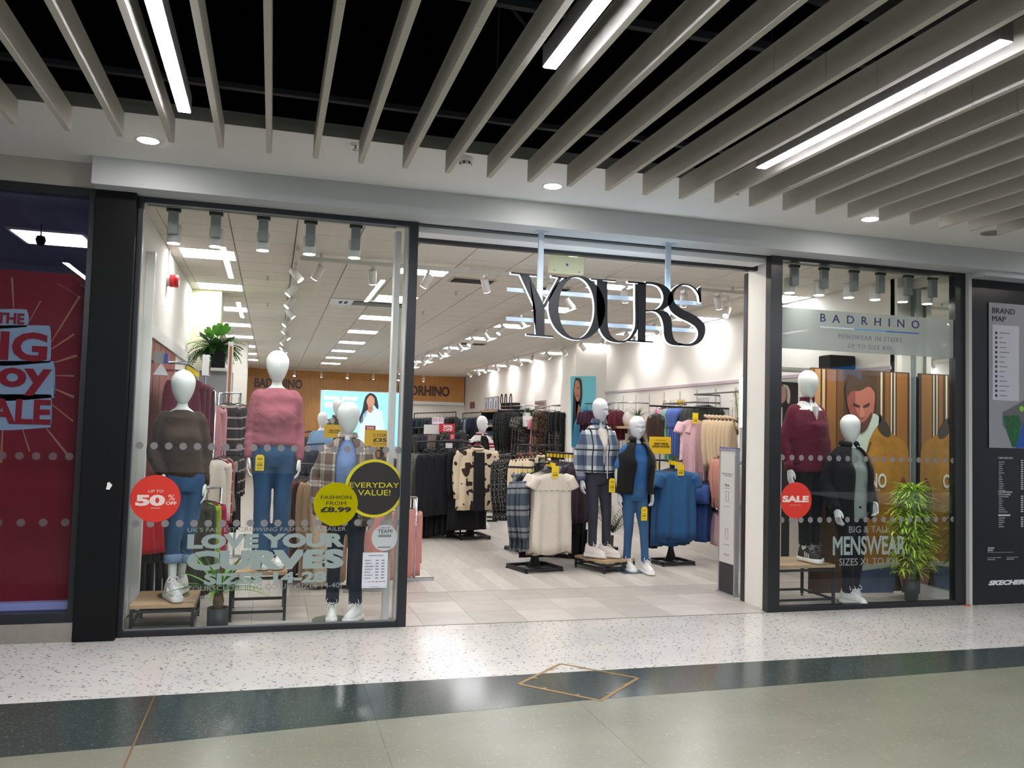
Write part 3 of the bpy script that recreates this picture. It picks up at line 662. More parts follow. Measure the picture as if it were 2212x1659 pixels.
# ------------------------------------------------------------------ vinyl on the glass
YV = YG-.0055
M_VINYL = glass('frosted_vinyl',(.9,.95,.93,1),.4,'#b3c1bb',.92)
M_VLINE = glass('frosted_vinyl_thin',(.9,.95,.93,1),.4,'#b0b3b1',.85)
M_DOT = glass('dot_vinyl',(.9,.9,.9,1),.3,'#a6a3a4',.80)
def disc(name, px, py, r, m, y, parent=None, n=40, th=.0008):
    p = at(px,py,y=y); mb = MB().tube([(0,-th,0),(0,0,0)],r,n); o = mb.build(name,m,parent); o.location = Vector((p.x,y,p.z))-(parent.location if parent is not None else Vector()); return o
def decal(name,label,cat,px,py,y=YV): p = at(px,py,y=y); return thing(name,label,cat,(p.x,y,p.z))
for win,pa,pb_,n,row in ((win1,(301,964),(861,971),20,0),(win1,(293,1132),(855,1128),20,1),(win2,(1690,988),(2058,995),20,0),(win2,(1689,1124),(2058,1121),20,1)):
    a = at(*pa,y=YV); b = at(*pb_,y=YV); me = MB().tube([(0,-.0006,0),(0,0,0)],.0262,20).mesh('safety_dot',M_DOT)
    for k in range(n): link('safety_dot',me,win,(a.x+(b.x-a.x)*k/(n-1),YV,(a.z+b.z)/2))
for pa,pb_,n in (((5,984),(150,985),5),((-4,1129),(141,1129),4)):
    a = at(*pa,y=-.0075); b = at(*pb_,y=-.0075); me = MB().tube([(0,-.0006,0),(0,0,0)],.027,20).mesh('safety_dot',glass('dot_vinyl_dim',(.8,.8,.8,1),.3,'#8d7d80',.5))
    for k in range(n): link('safety_dot',me,win3,(a.x+(b.x-a.x)*k/(n-1),-.0075,a.z))
d = decal('window_lettering','grey vinyl LOVE YOUR CURVES lettering on the left window','lettering',575,1210)
ptext('line_tagline',"UK'S FASTEST GROWING FASHION RETAILER",M_VLINE,404.7,1149,747,1140,YV,d)
ptext('line_love_your','LOVE YOUR',M_VINYL,404,1186,745,1154,YV,d,offset=.06)
ptext('line_curves','CURVES',M_VINYL,402,1234,742,1190,YV,d,offset=.065)
ptext('line_sizes','SIZES 14-28',M_VINYL,440,1264,704,1239,YV,d,offset=.05)
ptext('line_website','YOURSCLOTHING.CO.UK (SIZES 14-40)',M_VLINE,402,1281,738,1266,YV,d)
M_RED = mat('sticker_red','#d2301f',.5); M_STX = mat('sticker_text','#e6cfc4',.5)
d = decal('sale_sticker','round red UP TO 50% OFF sticker on the left window','sticker',336,1077)
rr = 51*mpp(0,336,1077); disc('disc',336,1077,rr,M_RED,YV,d); Y2 = YV-.002
ptext('text_up_to','UP TO',M_STX,320,1064,353,1058,Y2,d,shear=.25); ptext('text_fifty','50',M_STX,292,1093,356,1068.5,Y2,d,offset=.05)
ptext('text_percent','%',M_STX,363,1081,377.5,1068.5,Y2,d); ptext('text_off','OFF',M_STX,358,1090.6,381,1083.5,Y2,d,offset=.03)
a = at(323,1097.5,y=Y2); b = at(349,1098.5,y=Y2); MB().box((-.03,0,-.002),(.03,.001,.002)).build('small_print',M_STX,d,loc=Vector(((a.x+b.x)/2,Y2,a.z))-d.location)
M_YEL = glass('yellow_vinyl',(1,1,.6,1),.2,'#c8c010',.93); M_YEL2 = mat('sticker_yellow','#c5bb12',.5); M_INK = mat('ink','#15140f',.6)
d = decal('value_sticker','large black EVERYDAY VALUE! sticker with yellow rim on the left window','sticker',808,1055)
disc('rim',808.4,1055,63*mpp(0,808,1055),M_YEL2,YV+.001,d); disc('disc',809.5,1055,57*mpp(0,808,1055),mat('sticker_black','#1d1b16',.5),YV-.0005,d)
ptext('text_everyday','EVERYDAY',M_YEL2,755,1053,862,1042,Y2,d); ptext('text_value','VALUE!',M_YEL2,773,1070,843,1058,Y2,d)
d = decal('price_sticker','round yellow FASHION FROM £8.99 sticker overlapping the black one','sticker',725.6,1089)
disc('disc',725.6,1089,47*mpp(0,725,1089),M_YEL,YV-.0018,d); Y3 = YV-.0045
ptext('text_fashion','FASHION',M_INK,693,1078,759,1070.4,Y3,d); ptext('text_from','FROM',M_INK,704.5,1091,747.6,1083.3,Y3,d); ptext('text_price','£8.99',M_INK,692,1107,758.5,1095,Y3,d,offset=.04)
d = decal('team_sticker','round grey JOIN OUR TEAM! sticker on the left window','sticker',831,1161.8)
disc('disc',831,1161.8,28*mpp(0,831,1161),mat('sticker_grey','#b3b8b6',.5),YV,d)
ptext('text_join','JOIN OUR',M_STRUT,822,1142,843.5,1138.6,Y2,d); ptext('text_team','TEAM!',M_INK,815.8,1152,848.3,1143.4,Y2,d)
for k in range(3):
    z = at(831,(1156,1159,1182)[k],y=Y2).z; MB().box((-.05,0,-.0025),(.05,.001,.0025)).build('small_print',M_STRUT,d,loc=(0,Y2-d.location.y,z-d.location.z))
a = at(781,1271,y=YV); b = at(838,1193,y=YV)
d = thing('opening_hours_panel','white acrylic opening hours panel fixed to the left window','sign',((a.x+b.x)/2,YV,(a.z+b.z)/2))
hw, hz = (b.x-a.x)/2, (b.z-a.z)/2
MB().bbox((-hw,-.004,-hz),(hw,0,hz),.001).build('panel',mat('acrylic','#cfd3d6',.3),d)
M_GTX = mat('grey_text','#6b6e75',.6)
text('heading','OPENING HOURS',M_GTX,d.location.x-hw*.55,d.location.x+hw*.62,d.location.z+hz*.80,d.location.z+hz*.87,YV-.006,d)
for k,dn in enumerate(('MONDAY','TUESDAY','WEDNESDAY','THURSDAY','FRIDAY','SATURDAY','SUNDAY')):
    z = hz*(.56-.165*k); L = .085*len(dn)*hw
    text('day',dn,M_GTX,d.location.x-hw*.82,d.location.x-hw*.82+L,d.location.z+z-.005,d.location.z+z+.005,YV-.006,d)
    for c_ in (.16,.62): MB().box((hw*c_-.012,-.0062,z-.0035),(hw*c_+.012,-.005,z+.0035)).build('time',M_GTX,d)
for k,c_ in enumerate(('#b9bcc0','#8d95a8','#d4622a','#b02a35','#5b6a9c','#b54550')):
    MB().bbox((-hw*.8+k*hw*.29,-.0062,-hz*.66),(-hw*.8+k*hw*.29+.02,-.005,-hz*.62),.001).build('card_logo',mat('card_%d'%k,c_,.5),d)
MB().box((-hw*.4,-.0062,-hz*.93),(hw*.4,-.005,-hz*.91)).build('small_print',M_GTX,d)
for sx in (-1,1):
    for sz in (-1,1): MB().tube([(sx*hw*.9,-.007,sz*hz*.94),(sx*hw*.9,-.004,sz*hz*.94)],.004,10).build('fixing',M_ALU,d)
# right window vinyl
d = decal('window_lettering','grey vinyl BIG & TALL MENSWEAR lettering on the right window','lettering',1878,1180)
ptext('line_big_tall','BIG & TALL',M_VLINE,1834,1151,1921,1136.5,YV,d); ptext('line_menswear','MENSWEAR',M_VINYL,1799,1200,1956,1158.5,YV,d,offset=.02,sp=.96); ptext('line_sizes','SIZES XL TO 8XL',M_VLINE,1813,1222,1943,1206.5,YV,d)
d = decal('sale_sticker','round red SALE NOW ON sticker on the right window','sticker',1719.5,1080.6)
disc('disc',1719.5,1080.6,39*mpp(0,1719,1080),M_RED,YV,d)
ptext('text_sale','SALE',M_STX,1690,1085,1747,1070.7,Y2,d,offset=.05); ptext('text_now_on','NOW ON',mat('sticker_faint','#d98a78',.5),1706,1093.5,1730,1089,Y2,d)
d = decal('frosted_band','frosted band with MENSWEAR IN STORE lettering across the right window','lettering',1875,720)
za, zb = at(1689,752,y=YV).z, at(1689,663,y=YV).z
MB().box((xg0-d.location.x,-.0005,za-d.location.z),(xg1-d.location.x,.0005,zb-d.location.z)).build('film',glass('frost_film',(.9,.95,.94,1),.3,'#b4bab6',.66),d)
M_NAVY = mat('navy_ink','#2c2a66',.5); M_GR = mat('slate_ink','#6f7687',.5)
ptext('text_brand','BADRHINO',M_NAVY,1772,695,1986,677,Y2,d,sp=2.15,offset=.008); ptext('text_instore','MENSWEAR IN STORE',M_GR,1811,731,1949,721,Y2,d,sp=1.2); ptext('text_upto','UP TO SIZE 8XL',M_GR,1832,751.5,1928,742,Y2,d,sp=1.2)
for (p0,p1,c_) in ((1771.4,1846,'#cfe3ea'),(1846,1914.5,'#5a9be0'),(1914.5,1985,'#3a6fc4')):
    a = at(p0,706,y=Y2); b = at(p1,706,y=Y2); z = at(1771.4,706,y=Y2).z
    MB().box((a.x-d.location.x,-.0015,z-.006-d.location.z),(b.x-d.location.x,-.0005,z+.006-d.location.z)).build('underline',mat('under_'+c_,c_,.5),d)
# ------------------------------------------------------------------ flat prints
def pprint(name, pts, y, m, parent, th=.0012):
    q = [at(px,py,y=y) for px,py in pts]; L = parent.location
    return MB().prism([(p.x-L.x,p.z-L.z) for p in q], y-th-L.y, y-L.y).build(name, m, parent)
def smooth(pts, n=None): return cr2(pts+[pts[0]], n or len(pts)*5)[:-1]
# neighbour's sale poster
yp = .13; xr = at(185,700,y=yp).x
zt, zb = at(185,594,y=yp).z, at(150,1312,y=yp).z
d = thing('sale_poster','red THE BIG TOY SALE poster in the neighbouring shop window','poster',(-2.2,yp,zb))
MB().box((-3.6,0,0),(xr+2.2,.01,zt-zb)).build('sheet',mat('poster_red','#8e1418',.6,noise=.08,nscale=3),d)
M_RAY = mat('ray_orange','#c98a62',.6)
for (a,b,wd) in (((110,740),(172,640),5),((30,670),(26,600),5),((60,700),(88,650),3),((110,755),(160,722),5),((112,785),(166,768),6),((118,811),(160,812),4),((118,840),(160,858),6),((110,872),(158,910),4),((100,925),(148,985),6),((48,925),(64,975),4),((6,925),(2,1000),6)):
    dx, dy = b[0]-a[0], b[1]-a[1]; L = math.hypot(dx,dy); nx, ny = -dy/L*wd/2, dx/L*wd/2
    pprint('ray',[(a[0]-nx*.4,a[1]-ny*.4),(b[0]-nx,b[1]-ny),(b[0]+nx,b[1]+ny),(a[0]+nx*.4,a[1]+ny*.4)],yp-.001,M_RAY,d)
M_BUB = mat('bubble_pale','#aebfc2',.6); M_BRD = mat('bubble_red','#a5161c',.6)
for bx in ((-30,668,62,707),(-30,703,110,784),(-30,780,119,860),(-30,852,112,924)):
    a0,b0,a1,b1 = bx; pprint('bubble',smooth([(a0,b0),(a1-14,b0),(a1-3,b0+5),(a1,b0+16),(a1,b1-16),(a1-3,b1-5),(a1-14,b1),(a0,b1)],60),yp-.0025,M_BUB,d)
for s_,box_ in (('THE',(-8,698,52,674)),('BIG',(-66,775,101,711)),('Toy',(-78,850,110,772)),('SALE',(-62,914,108,858))):
    ptext('lettering',s_,M_BRD,*box_,yp-.008,d,offset=.035,thick=.003)
# mall map on the dark panel
ym = -.024; a = at(2135,653,y=ym); b = at(2135,967,y=ym)
d = thing('mall_map_board','grey BRAND MAP board on the dark panel right of the shop','map board',(a.x+.4,ym,b.z))
MB().bbox((-.4,-.008,0),(.9,0,a.z-b.z),.002).build('board',mat('board_grey','#8c8c92',.5),d); y1 = ym-.0105
M_NV = mat('map_ink','#14161f',.6)
ptext('text_brand','BRAND',M_NV,2143.5,676,2192.5,664,y1,d); ptext('text_map','MAP',M_NV,2143.5,693,2173,682,y1,d)
pprint('key_card',[(2143.5,701),(2201,705),(2201,867),(2144,864)],y1+.001,mat('key_card','#b6b6bf',.5),d)
for k in range(14):
    py = 719+k*10.42; disc('key_icon',2152,py,3*mpp(0,2152,py),M_NV,y1-.001,d,14)
    p0 = at(2159,py,y=y1); wl = (.125,.04,.08,.085,.12,.075,.06,.095,.06,.05,.09,.115,.07,.09)[k]
    MB().box((0,-.001,-.004),(wl,0,.004)).build('key_entry',M_GTX,d,loc=p0-d.location)
pprint('map_land',[(2166,890),(2180,883),(2212,865),(2240,850),(2240,960),(2187,966),(2184,940),(2166,918)],y1+.0005,mat('map_grey','#5e5f60',.6),d)
pprint('map_park',[(2166,898),(2200,897),(2206,915),(2196,966),(2187,966),(2176,934)],y1-.0005,mat('map_green','#1f5a35',.7,noise=.4,nscale=60),d)
pprint('map_zone',[(2211,912),(2260,900),(2260,966),(2194,968)],y1-.001,mat('map_blue','#1d4f9e',.6),d); disc('map_marker',2207,883,6*mpp(0,2207,883),mat('map_lime','#8fc04a',.6),y1-.001,d,18)
d = thing('store_directory','white store directory lettering on the dark panel below the map','lettering',tuple(at(2170,1100,y=ym)))
M_DTX = mat('dir_text','#8d9097',.6); M_DT2 = mat('dir_text_bright','#c3c5c8',.6)
def bar(px,py,wl,h=.0045,m=M_DTX,parent=None): p = at(px,py,y=ym); MB().box((0,-.001,-h),(wl,0,h)).build('directory_entry',m,parent or d,loc=p-d.location)
for k in range(14): bar(2157,998+k*4.7,(.075,.06,.04,.05,.045,.07,.03,.04,.05,.045,.06,.06,.05,.08)[k]); bar(2205,995+k*4.7,.03,.005,M_DT2)
for k in range(8): bar(2157,1073+k*4.7,(.12,.04,.055,.04,.04,.06,.08,.11)[k]); bar(2205,1072+k*4.7,.03,.005,M_DT2)
for k in range(5): bar(2157,1119+k*4.7,(.08,.065,.07,.045,.065)[k]); bar(2205,1118+k*4.7,.03,.005,M_DT2)
ptext('heading','CARDS AND GIFTS',M_DT2,2156,991,2188,987,ym-.001,d); ptext('heading','CHILDRENSWEAR,',M_DT2,2156,1065,2187,1061,ym-.001,d); ptext('heading','TOYS & GAMES',M_DT2,2156,1070,2183,1066,ym-.001,d); bar(2156,1113,.145,.008,M_DT2)
bar(2133,1184,.08,.008); bar(2133,1189,.065,.008); bar(2133,1193.5,.31,.002); bar(2133,1205,.16,.003); bar(2174,1204,.14,.003); bar(2133,1209,.09,.004); bar(2174,1208,.09,.004)
d = thing('brand_lettering','slanted white capital lettering low on the dark panel','lettering',tuple(at(2175,1260,y=ym)))
ptext('lettering','SKECHERS',mat('sign_white','#d8dade',.4),2135,1264.8,2224,1254,ym,d,offset=.06,shear=.3)
pc = at(2097,1311,z=0); t = tag(MB().box((pc.x-.03,-.05,0),(pc.x+.03,-.03,.012)).build('floor_wedge',mat('orange_wedge','#b9512f',.6)),'small orange wedge on floor at foot of the dark panel','wedge')
# BADRHINO on the oak wall
M_BRN = mat('letters_umber','#4a3636',.6); yo = YB-.1
for (l,b_,r_,t_,lab) in ((549,836.5,653,816,'dark capital letters on the oak wall behind the pink jumper mannequin'),(860,853,971,831,'dark capital letters on the oak wall seen through the entrance')):
    p = at((l+r_)/2,(b_+t_)/2,y=yo); d = thing('wall_lettering',lab,'lettering',tuple(p)); ptext('lettering','BADRHINO',M_BRN,l,b_,r_,t_,yo-.012,d,offset=.03,sp=.98,thick=.02)
# ------------------------------------------------------------------ mannequin building blocks
M_MAN = mat('mannequin_white','#e6e8e6',.35,spec=.5); M_MAN2 = mat('mannequin_grey','#c9ccd0',.4)
def sup(n, rx, ry, cx, cy, z, e=2.3, fold=0, k=9, ph=0):
    out = []
    for i in range(n):
        t = 2*PI*i/n; c, s_ = math.cos(t), math.sin(t)
        r = (abs(c)**e+abs(s_)**e)**(-1/e)*(1+fold*math.sin(k*t+ph))
        out.append((cx+rx*r*c, cy+ry*r*s_, z))
    return out
def loft(mb, spec, n=36, m=24, e=2.3, fold=0, k=9):
    """spec rows (z,rx,ry,cx,cy)"""
    rows = catmull([tuple(map(float,r)) for r in spec], m)
    return mb.rings([sup(n,max(r[1],.004),max(r[2],.004),r[3],r[4],r[0],e,fold,k,r[0]*6) for r in rows])
def wrinkle(o, amp, fr=(9,9,4), seed=0., lo=None, hi=None):
    vv = o.data.vertices; n = len(vv); co = [0.]*3*n; nr = [0.]*3*n; vv.foreach_get('co',co); vv.foreach_get('normal',nr)
    for i in range(0,3*n,3):
        z = co[i+2]
        if (lo is not None and z < lo) or (hi is not None and z > hi): continue
        q = Vector((co[i]*fr[0]+seed, co[i+1]*fr[1], z*fr[2]+seed*.7)); a = amp*(mnoise.noise(q)+.5*abs(mnoise.noise(q*2.1)))
        co[i] += nr[i]*a; co[i+1] += nr[i+1]*a; co[i+2] += nr[i+2]*a
    vv.foreach_set('co',co)
    o.data.update()
def make_hand():
    """relaxed right-side hand, fingers pointing down -Z, palm facing +X, thumb to -Y"""
    mb = MB()
    mb.tube([(0,0,.03),(0,0,0),(0,0,-.03),(0,-.002,-.075),(0,-.002,-.092)],[(.021,.026),(.02,.026),(.017,.036),(.015,.042),(.011,.038)],14,14,up=(0,1,0))
    for y,L,rot in ((-.031,.070,.25),(-.010,.080,.3),(.011,.074,.36),(.031,.058,.42)):
        pts = []; p = Vector((0,y,-.08)); a = .1
        for k,seg in enumerate((.0,.45,.3,.25)):
            p = p + Vector((math.sin(a)*L*seg, y*.12*seg, -math.cos(a)*L*seg)); pts.append(p.copy()); a += rot
        mb.tube(pts,[.0092,.0088,.0078,.006],9,10)
    mb.tube([(.004,-.024,-.012),(.012,-.046,-.038),(.018,-.053,-.066),(.02,-.05,-.092)],[.015,.013,.0105,.007],9,10)
    o = mb.build('hand_tmp', M_MAN); remesh(o,.0042,2)
    vs = [v.co.copy() for v in o.data.vertices]; fs = [tuple(p.vertices) for p in o.data.polygons]
    bpy.data.objects.remove(o); return vs, fs
HAND = make_hand()
def add_hand(mb, wrist, direction, side, scale=1.06):
    """side -1: hand on viewer's left (palm to +X), +1: viewer's right"""
    d = Vector(direction).normalized(); z = -d; y = Vector((0,1,0)); x = y.cross(z).normalized(); y = z.cross(x)
    vs, fs = HAND; mx = Matrix((x,y,z)).transposed()
    pts = [Vector(wrist)+mx@Vector((v.x*scale*(1 if side<0 else -1), v.y*scale, v.z*scale)) for v in vs]
    if side > 0: fs = [f[::-1] for f in fs]
    mb.add(pts, fs)
def head_mesh(mb, c, face, yaw, tilt=0):
    n, m = (64, 52) if face else (28, 22); H = .135; rows = []
    for i in range(m):
        f = i/(m-1); a = PI*(f-.5); z = math.sin(a)*H; w = math.cos(a)
        up = (z/H+1)/2
        rx = .113*w**.85*(.70+.42*min(1,up*1.35)-.10*max(0,up-.75)); ry = .112*w**.85*(.74+.3*min(1,up*1.3))
        cy = -.012*(1-up)
        row = []
        for k in range(n):
            t = 2*PI*k/n; x = rx*math.cos(t); y = ry*math.sin(t)+cy
            if face:
                fr = max(0,-math.sin(t))                       # towards the front
                def g(x0,z0,sx,sz): return math.exp(-((x-x0)/sx)**2-((z-z0)/sz)**2)
                dd = .024*g(0,-.030,.013,.024)+.014*g(0,-.044,.017,.010)+.009*g(0,-.072,.024,.006)-.010*g(0,-.080,.026,.0035)+.008*g(0,-.088,.02,.006)-.008*g(0,-.060,.012,.006)
                dd += .011*g(0,.022,.07,.010)-.020*(g(-.04,.002,.020,.011)+g(.04,.002,.020,.011))+.006*(g(-.04,-.003,.012,.005)+g(.04,-.003,.012,.005))+.012*g(0,-.118,.03,.014)+.006*(g(-.06,-.03,.02,.02)+g(.06,-.03,.02,.02))
                y -= dd*fr**1.5*(1.05 if dd > 0 else 1.5)
            row.append((x,y,z))
        rows.append(row)
    R = Matrix.Rotation(yaw,3,'Z')@Matrix.Rotation(tilt,3,'Y')
    C = Vector(c); mb.rings([[C+R@Vector(p) for p in r] for r in rows])
    if face:
        for s_ in (-1,1):
            mb.tube([C+R@Vector((s_*.072,.012,.012)),C+R@Vector((s_*.088,.022,.006)),C+R@Vector((s_*.083,.018,-.03))],[.014,.016,.009],8,8)
def make_shoe(prefix, cu, cs, cl):
    mb = MB(); rings_ = []
    prof = [(.115,.030,.075),(.105,.036,.098),(.07,.040,.105),(.03,.042,.092),(-.02,.045,.078),(-.07,.050,.060),(-.115,.050,.046),(-.145,.042,.036),(-.162,.022,.022)]
    for (y,wd,h) in catmull(prof,22):
        r = []
        for k in range(16):
            t = 2*PI*k/16; r.append((wd*math.cos(t)*(1 if math.sin(t)<0 else (1-.25*math.sin(t))), y, .03+(h*math.sin(t) if math.sin(t)>0 else .006*math.sin(t))))
        rings_.append(r)
    mu = mb.rings(rings_).mesh('sneaker',[cu],True)
    ms = MB(); rs = []
    for (y,wd) in catmull([(.126,.03),(.112,.042),(.06,.045),(0,.047),(-.06,.054),(-.115,.056),(-.15,.047),(-.172,.022)],20):
        rs.append([(wd*.95,y,0),(wd,y,.008),(wd*.97,y,.03),(wd*.8,y,.036),(-wd*.8,y,.036),(-wd*.97,y,.03),(-wd,y,.008),(-wd*.95,y,0)])
    msole = ms.rings(rs).mesh('sole',[cs],True)
    ml = MB()
    for k in range(5):
        y = -.075+.026*k; z = .094+.012*k - (.0 if k else .008)
        ml.tube([(-.026,y,z-.014),(0,y-.006,z+.002),(.026,y,z-.014)],.0042,6,7)
    for s_ in (-1,1):
        ml.tube([(0,.02,.142),(s_*.03,-.0,.152),(s_*.05,-.018,.13),(s_*.03,-.012,.118),(0,.015,.14)],.003,5,12); ml.tube([(0,.02,.14),(s_*.02,-.03,.12),(s_*.04,-.06,.085)],.003,5,8)
    mlc = ml.mesh('laces',[cl],True)
    mt = MB()
    for s_ in (-1,1):
        for k in range(3): mt.tube([(s_*.047,.0-.026*k,.035),(s_*.036,.012-.024*k,.08-.008*k)],.0045,5)
    mst = mt.mesh('side_stripes',[cs],True)
    return mu, msole, mlc, mst
SHOE_W = make_shoe('w',mat('shoe_white','#e9e7e4',.45),mat('shoe_sole','#efeeec',.5),mat('lace_white','#f2f2f2',.7))
SHOE_C = make_shoe('c',mat('shoe_cream','#dcd3cb',.5),mat('shoe_sole_cream','#e2dad2',.5),mat('lace_cream','#ded6cf',.7))
SHOE_B = make_shoe('b',mat('shoe_black','#1c1c1f',.6),mat('shoe_sole','#efeeec',.5),mat('lace_grey','#7d7d7d',.7))
def add_shoe(parent, kit, loc, rz, s=1.08, pitch=0):
    o = link('sneaker',kit[0],parent,loc); o.rotation_euler = (pitch,0,rz); o.scale = (s,)*3
    for nm,me in zip(('sole','laces','side_stripes'),kit[1:]): link(nm,me,o)
def arm_pts(sh, el, wr): return [Vector(sh), Vector(sh).lerp(Vector(el),.5), Vector(el), Vector(el).lerp(Vector(wr),.5), Vector(wr)]
class Man:
    """local frame faces -Y; H about 1.72"""
    def __init__(s, label, loc, rz, zs, feet=((-.1,0),(.1,0)), lean=(0,0), el=None, wr=None, hip=(0,0), face=False, hyaw=0, cat='mannequin', skin=None, shoes=SHOE_W, toe=(0,0), wide=1., tall=0.05, htilt=0, handdir=None):
        s.root = thing('mannequin',label,cat,loc,rz); s.root.scale = (zs*.78,zs*.86,zs); s.z0 = tall
        s.w = wide; s.feet = feet; s.skin = skin or M_MAN
        lx, ly = lean; hx, hy = hip; s.lean, s.hip = lean, hip
        s.sh = [(-.168*wide+lx,ly+.01,1.352),(.168*wide+lx,ly+.01,1.352)]
        s.sx = .93
        s.el = el or [(-.255,.04,1.10),(.255,.04,1.10)]; s.wr = wr or [(-.275,-.02,.86),(.275,-.02,.86)]
        s.hj = [(-.092*wide+hx,hy,.86),(.092*wide+hx,hy,.86)]
        s.an = [(f[0],f[1]+.02,.1+(f[2] if len(f)>2 else 0)) for f in feet]
        s.kn = [tuple((a+b)/2 for a,b in zip(h,a2)) for h,a2 in zip(s.hj,s.an)]
        s.kn = [(k[0],k[1]-.035,k[2]) for k in s.kn]
        mb = MB()
        loft(mb,[(.80,.14*wide,.11,hx,hy),(.90,.19*wide,.135,hx,hy),(1.04,.15*wide,.11,(hx+lx)/2,(hy+ly)/2),(1.2,.17*wide,.12,lx*.8,ly*.8-.01),(1.33,.165*wide,.10,lx,ly),(1.40,.13,.075,lx,ly),(1.445,.062,.056,lx,ly)],28,20)
        mb.tube([(lx,ly+.01,1.39),(lx,ly+.008,1.44),(lx,ly,1.50),(lx,ly,1.56)],[.09,.058,.05,.05],16,12)
        for i in (0,1):
            mb.tube([s.hj[i],s.kn[i],s.an[i],(s.an[i][0],s.an[i][1]-.02,s.an[i][2]-.05)],[.085,.055,.036,.036],14,18)
            mb.tube(arm_pts(s.sh[i],s.el[i],s.wr[i]),[.045,.043,.037,.032,.024],12,16)
        o = mb.build('body',s.skin,s.root); remesh(o,.013,2)
        b2 = MB(); b2.add([v.co for v in o.data.vertices],[tuple(p.vertices) for p in o.data.polygons])
        head_mesh(b2,(lx,ly-.012,1.602),face,hyaw,htilt)
        for i in (0,1):
            dr = Vector(s.wr[i])-Vector(s.el[i]); dr = Vector((dr.x*.5,dr.y*.6,dr.z)) if not handdir else Vector(handdir[i])
            add_hand(b2, s.wr[i], dr, -1 if i == 0 else 1)
        old = o.data; o.data = b2.mesh('body',[s.skin],True); bpy.data.meshes.remove(old); s.body = o
        for i in (0,1):
            if shoes: add_shoe(s.root,shoes,(s.feet[i][0],s.feet[i][1]-.03,(feet[i][2] if len(feet[i])>2 else 0)),toe[i])
    def trousers(s, m, loose=1., flare=.0, hem=.12, name='trousers', top=1.03, seed=0, amp=.006, turn=None):
        mb = MB(); hx, hy = s.hip; w_ = s.w
        loft(mb,[(.79,.165*w_*loose,.125*loose,hx,hy),(.88,.205*w_,.15,hx,hy),(.97,.185*w_,.137,hx*.9,hy),(top,.165*w_,.125,hx*.8,hy)],32,12)
        for i in (0,1):
            h_, k_, a_ = (Vector(q) for q in (s.hj[i],s.kn[i],s.an[i])); e_ = k_.lerp(a_,(k_.z-hem-(s.an[i][2]-.1))/(k_.z-a_.z))
            mb.tube([h_+Vector((0,0,.02)),h_.lerp(k_,.5),k_,k_.lerp(e_,.5),e_],[.112*loose*w_,.092*loose,.072*loose+flare*.3,.06*loose+flare*.7,.058*loose+flare],18,22)
        o = mb.build(name,m,s.root); remesh(o,.012,3); wrinkle(o,amp,(10,10,7),seed)
        if turn:
            for i in (0,1):
                k_, a_ = Vector(s.kn[i]), Vector(s.an[i]); e_ = k_.lerp(a_,(k_.z-hem)/(k_.z-a_.z)); u = (k_-e_).normalized(); r = .062*loose+flare
                MB().tube([e_-u*.012,e_,e_+u*.05,e_+u*.055],[r*.97,r+.006,r+.006,r*.9],18).build('turn_up',turn,o,True)
        return o
    def top(s, m, name='jumper', hem=.88, loose=1., sleeve='long', seed=0, amp=.007, neck=.075, cuff=None, belt=None, high=1.43, sl=1.):
        mb = MB(); (lx,ly),(hx,hy) = s.lean, s.hip; w_ = s.w*loose; mx, my = (hx+lx)/2, (hy+ly)/2
        loft(mb,[(hem,.195*w_,.145*loose,hx,hy),(hem+.03,.212*w_,.16*loose,hx,hy),(hem+.13,.205*w_,.155*loose,mx,my),(1.2,.205*w_,.16*loose,lx*.8,ly*.8-.015),(1.30,.195*w_,.138*loose,lx,ly),(1.36,.172*s.w,.118,lx,ly),(1.40,.132*s.w,.096,lx,ly),(high,neck,neck*.9,lx,ly)],40,28)
        for i in (0,1):
            sh, el, wr = (Vector(q) for q in (s.sh[i],s.el[i],s.wr[i]))
            if sleeve == 'long': mb.tube([Vector((sh.x*.55+lx*.45,sh.y,1.362))]+arm_pts(sh,el,wr),[.05,.058*sl,.06*sl,.055*sl,.048*sl,.036*sl],16,26)
            elif sleeve == 'short': mb.tube([Vector((sh.x*.55+lx*.45,sh.y,1.362)),sh,sh.lerp(el,.45),sh.lerp(el,.85)],[.05,.062,.072,.08],16,14)
        o = mb.build(name,m,s.root); remesh(o,.0115,9); wrinkle(o,amp,(6,6,9),seed,None,1.36); wrinkle(o,amp*.45,(11,11,24),seed+3,None,1.22)
        if belt: loft(MB(),[(hem-.055,.188*w_,.14*loose,hx,hy),(hem-.02,.192*w_,.143*loose,hx,hy),(hem+.02,.19*w_,.14*loose,hx,hy)],36,6).build('hem_band',belt,o,True)
        if cuff:
            for i in (0,1):
                el, wr = Vector(s.el[i]), Vector(s.wr[i]); u = (wr-el).normalized(); MB().tube([wr-u*.07,wr-u*.03,wr+u*.005],[.044*sl,.042*sl,.038*sl],16).build('cuff',cuff,o,True)
        MB().tube([(lx+neck*1.02*math.cos(t),ly+neck*.92*math.sin(t),high-.006-.012*max(0,-math.sin(t))) for t in [2*PI*k/24 for k in range(25)]],.008,7).build('neckband',m,o,True)
        return o
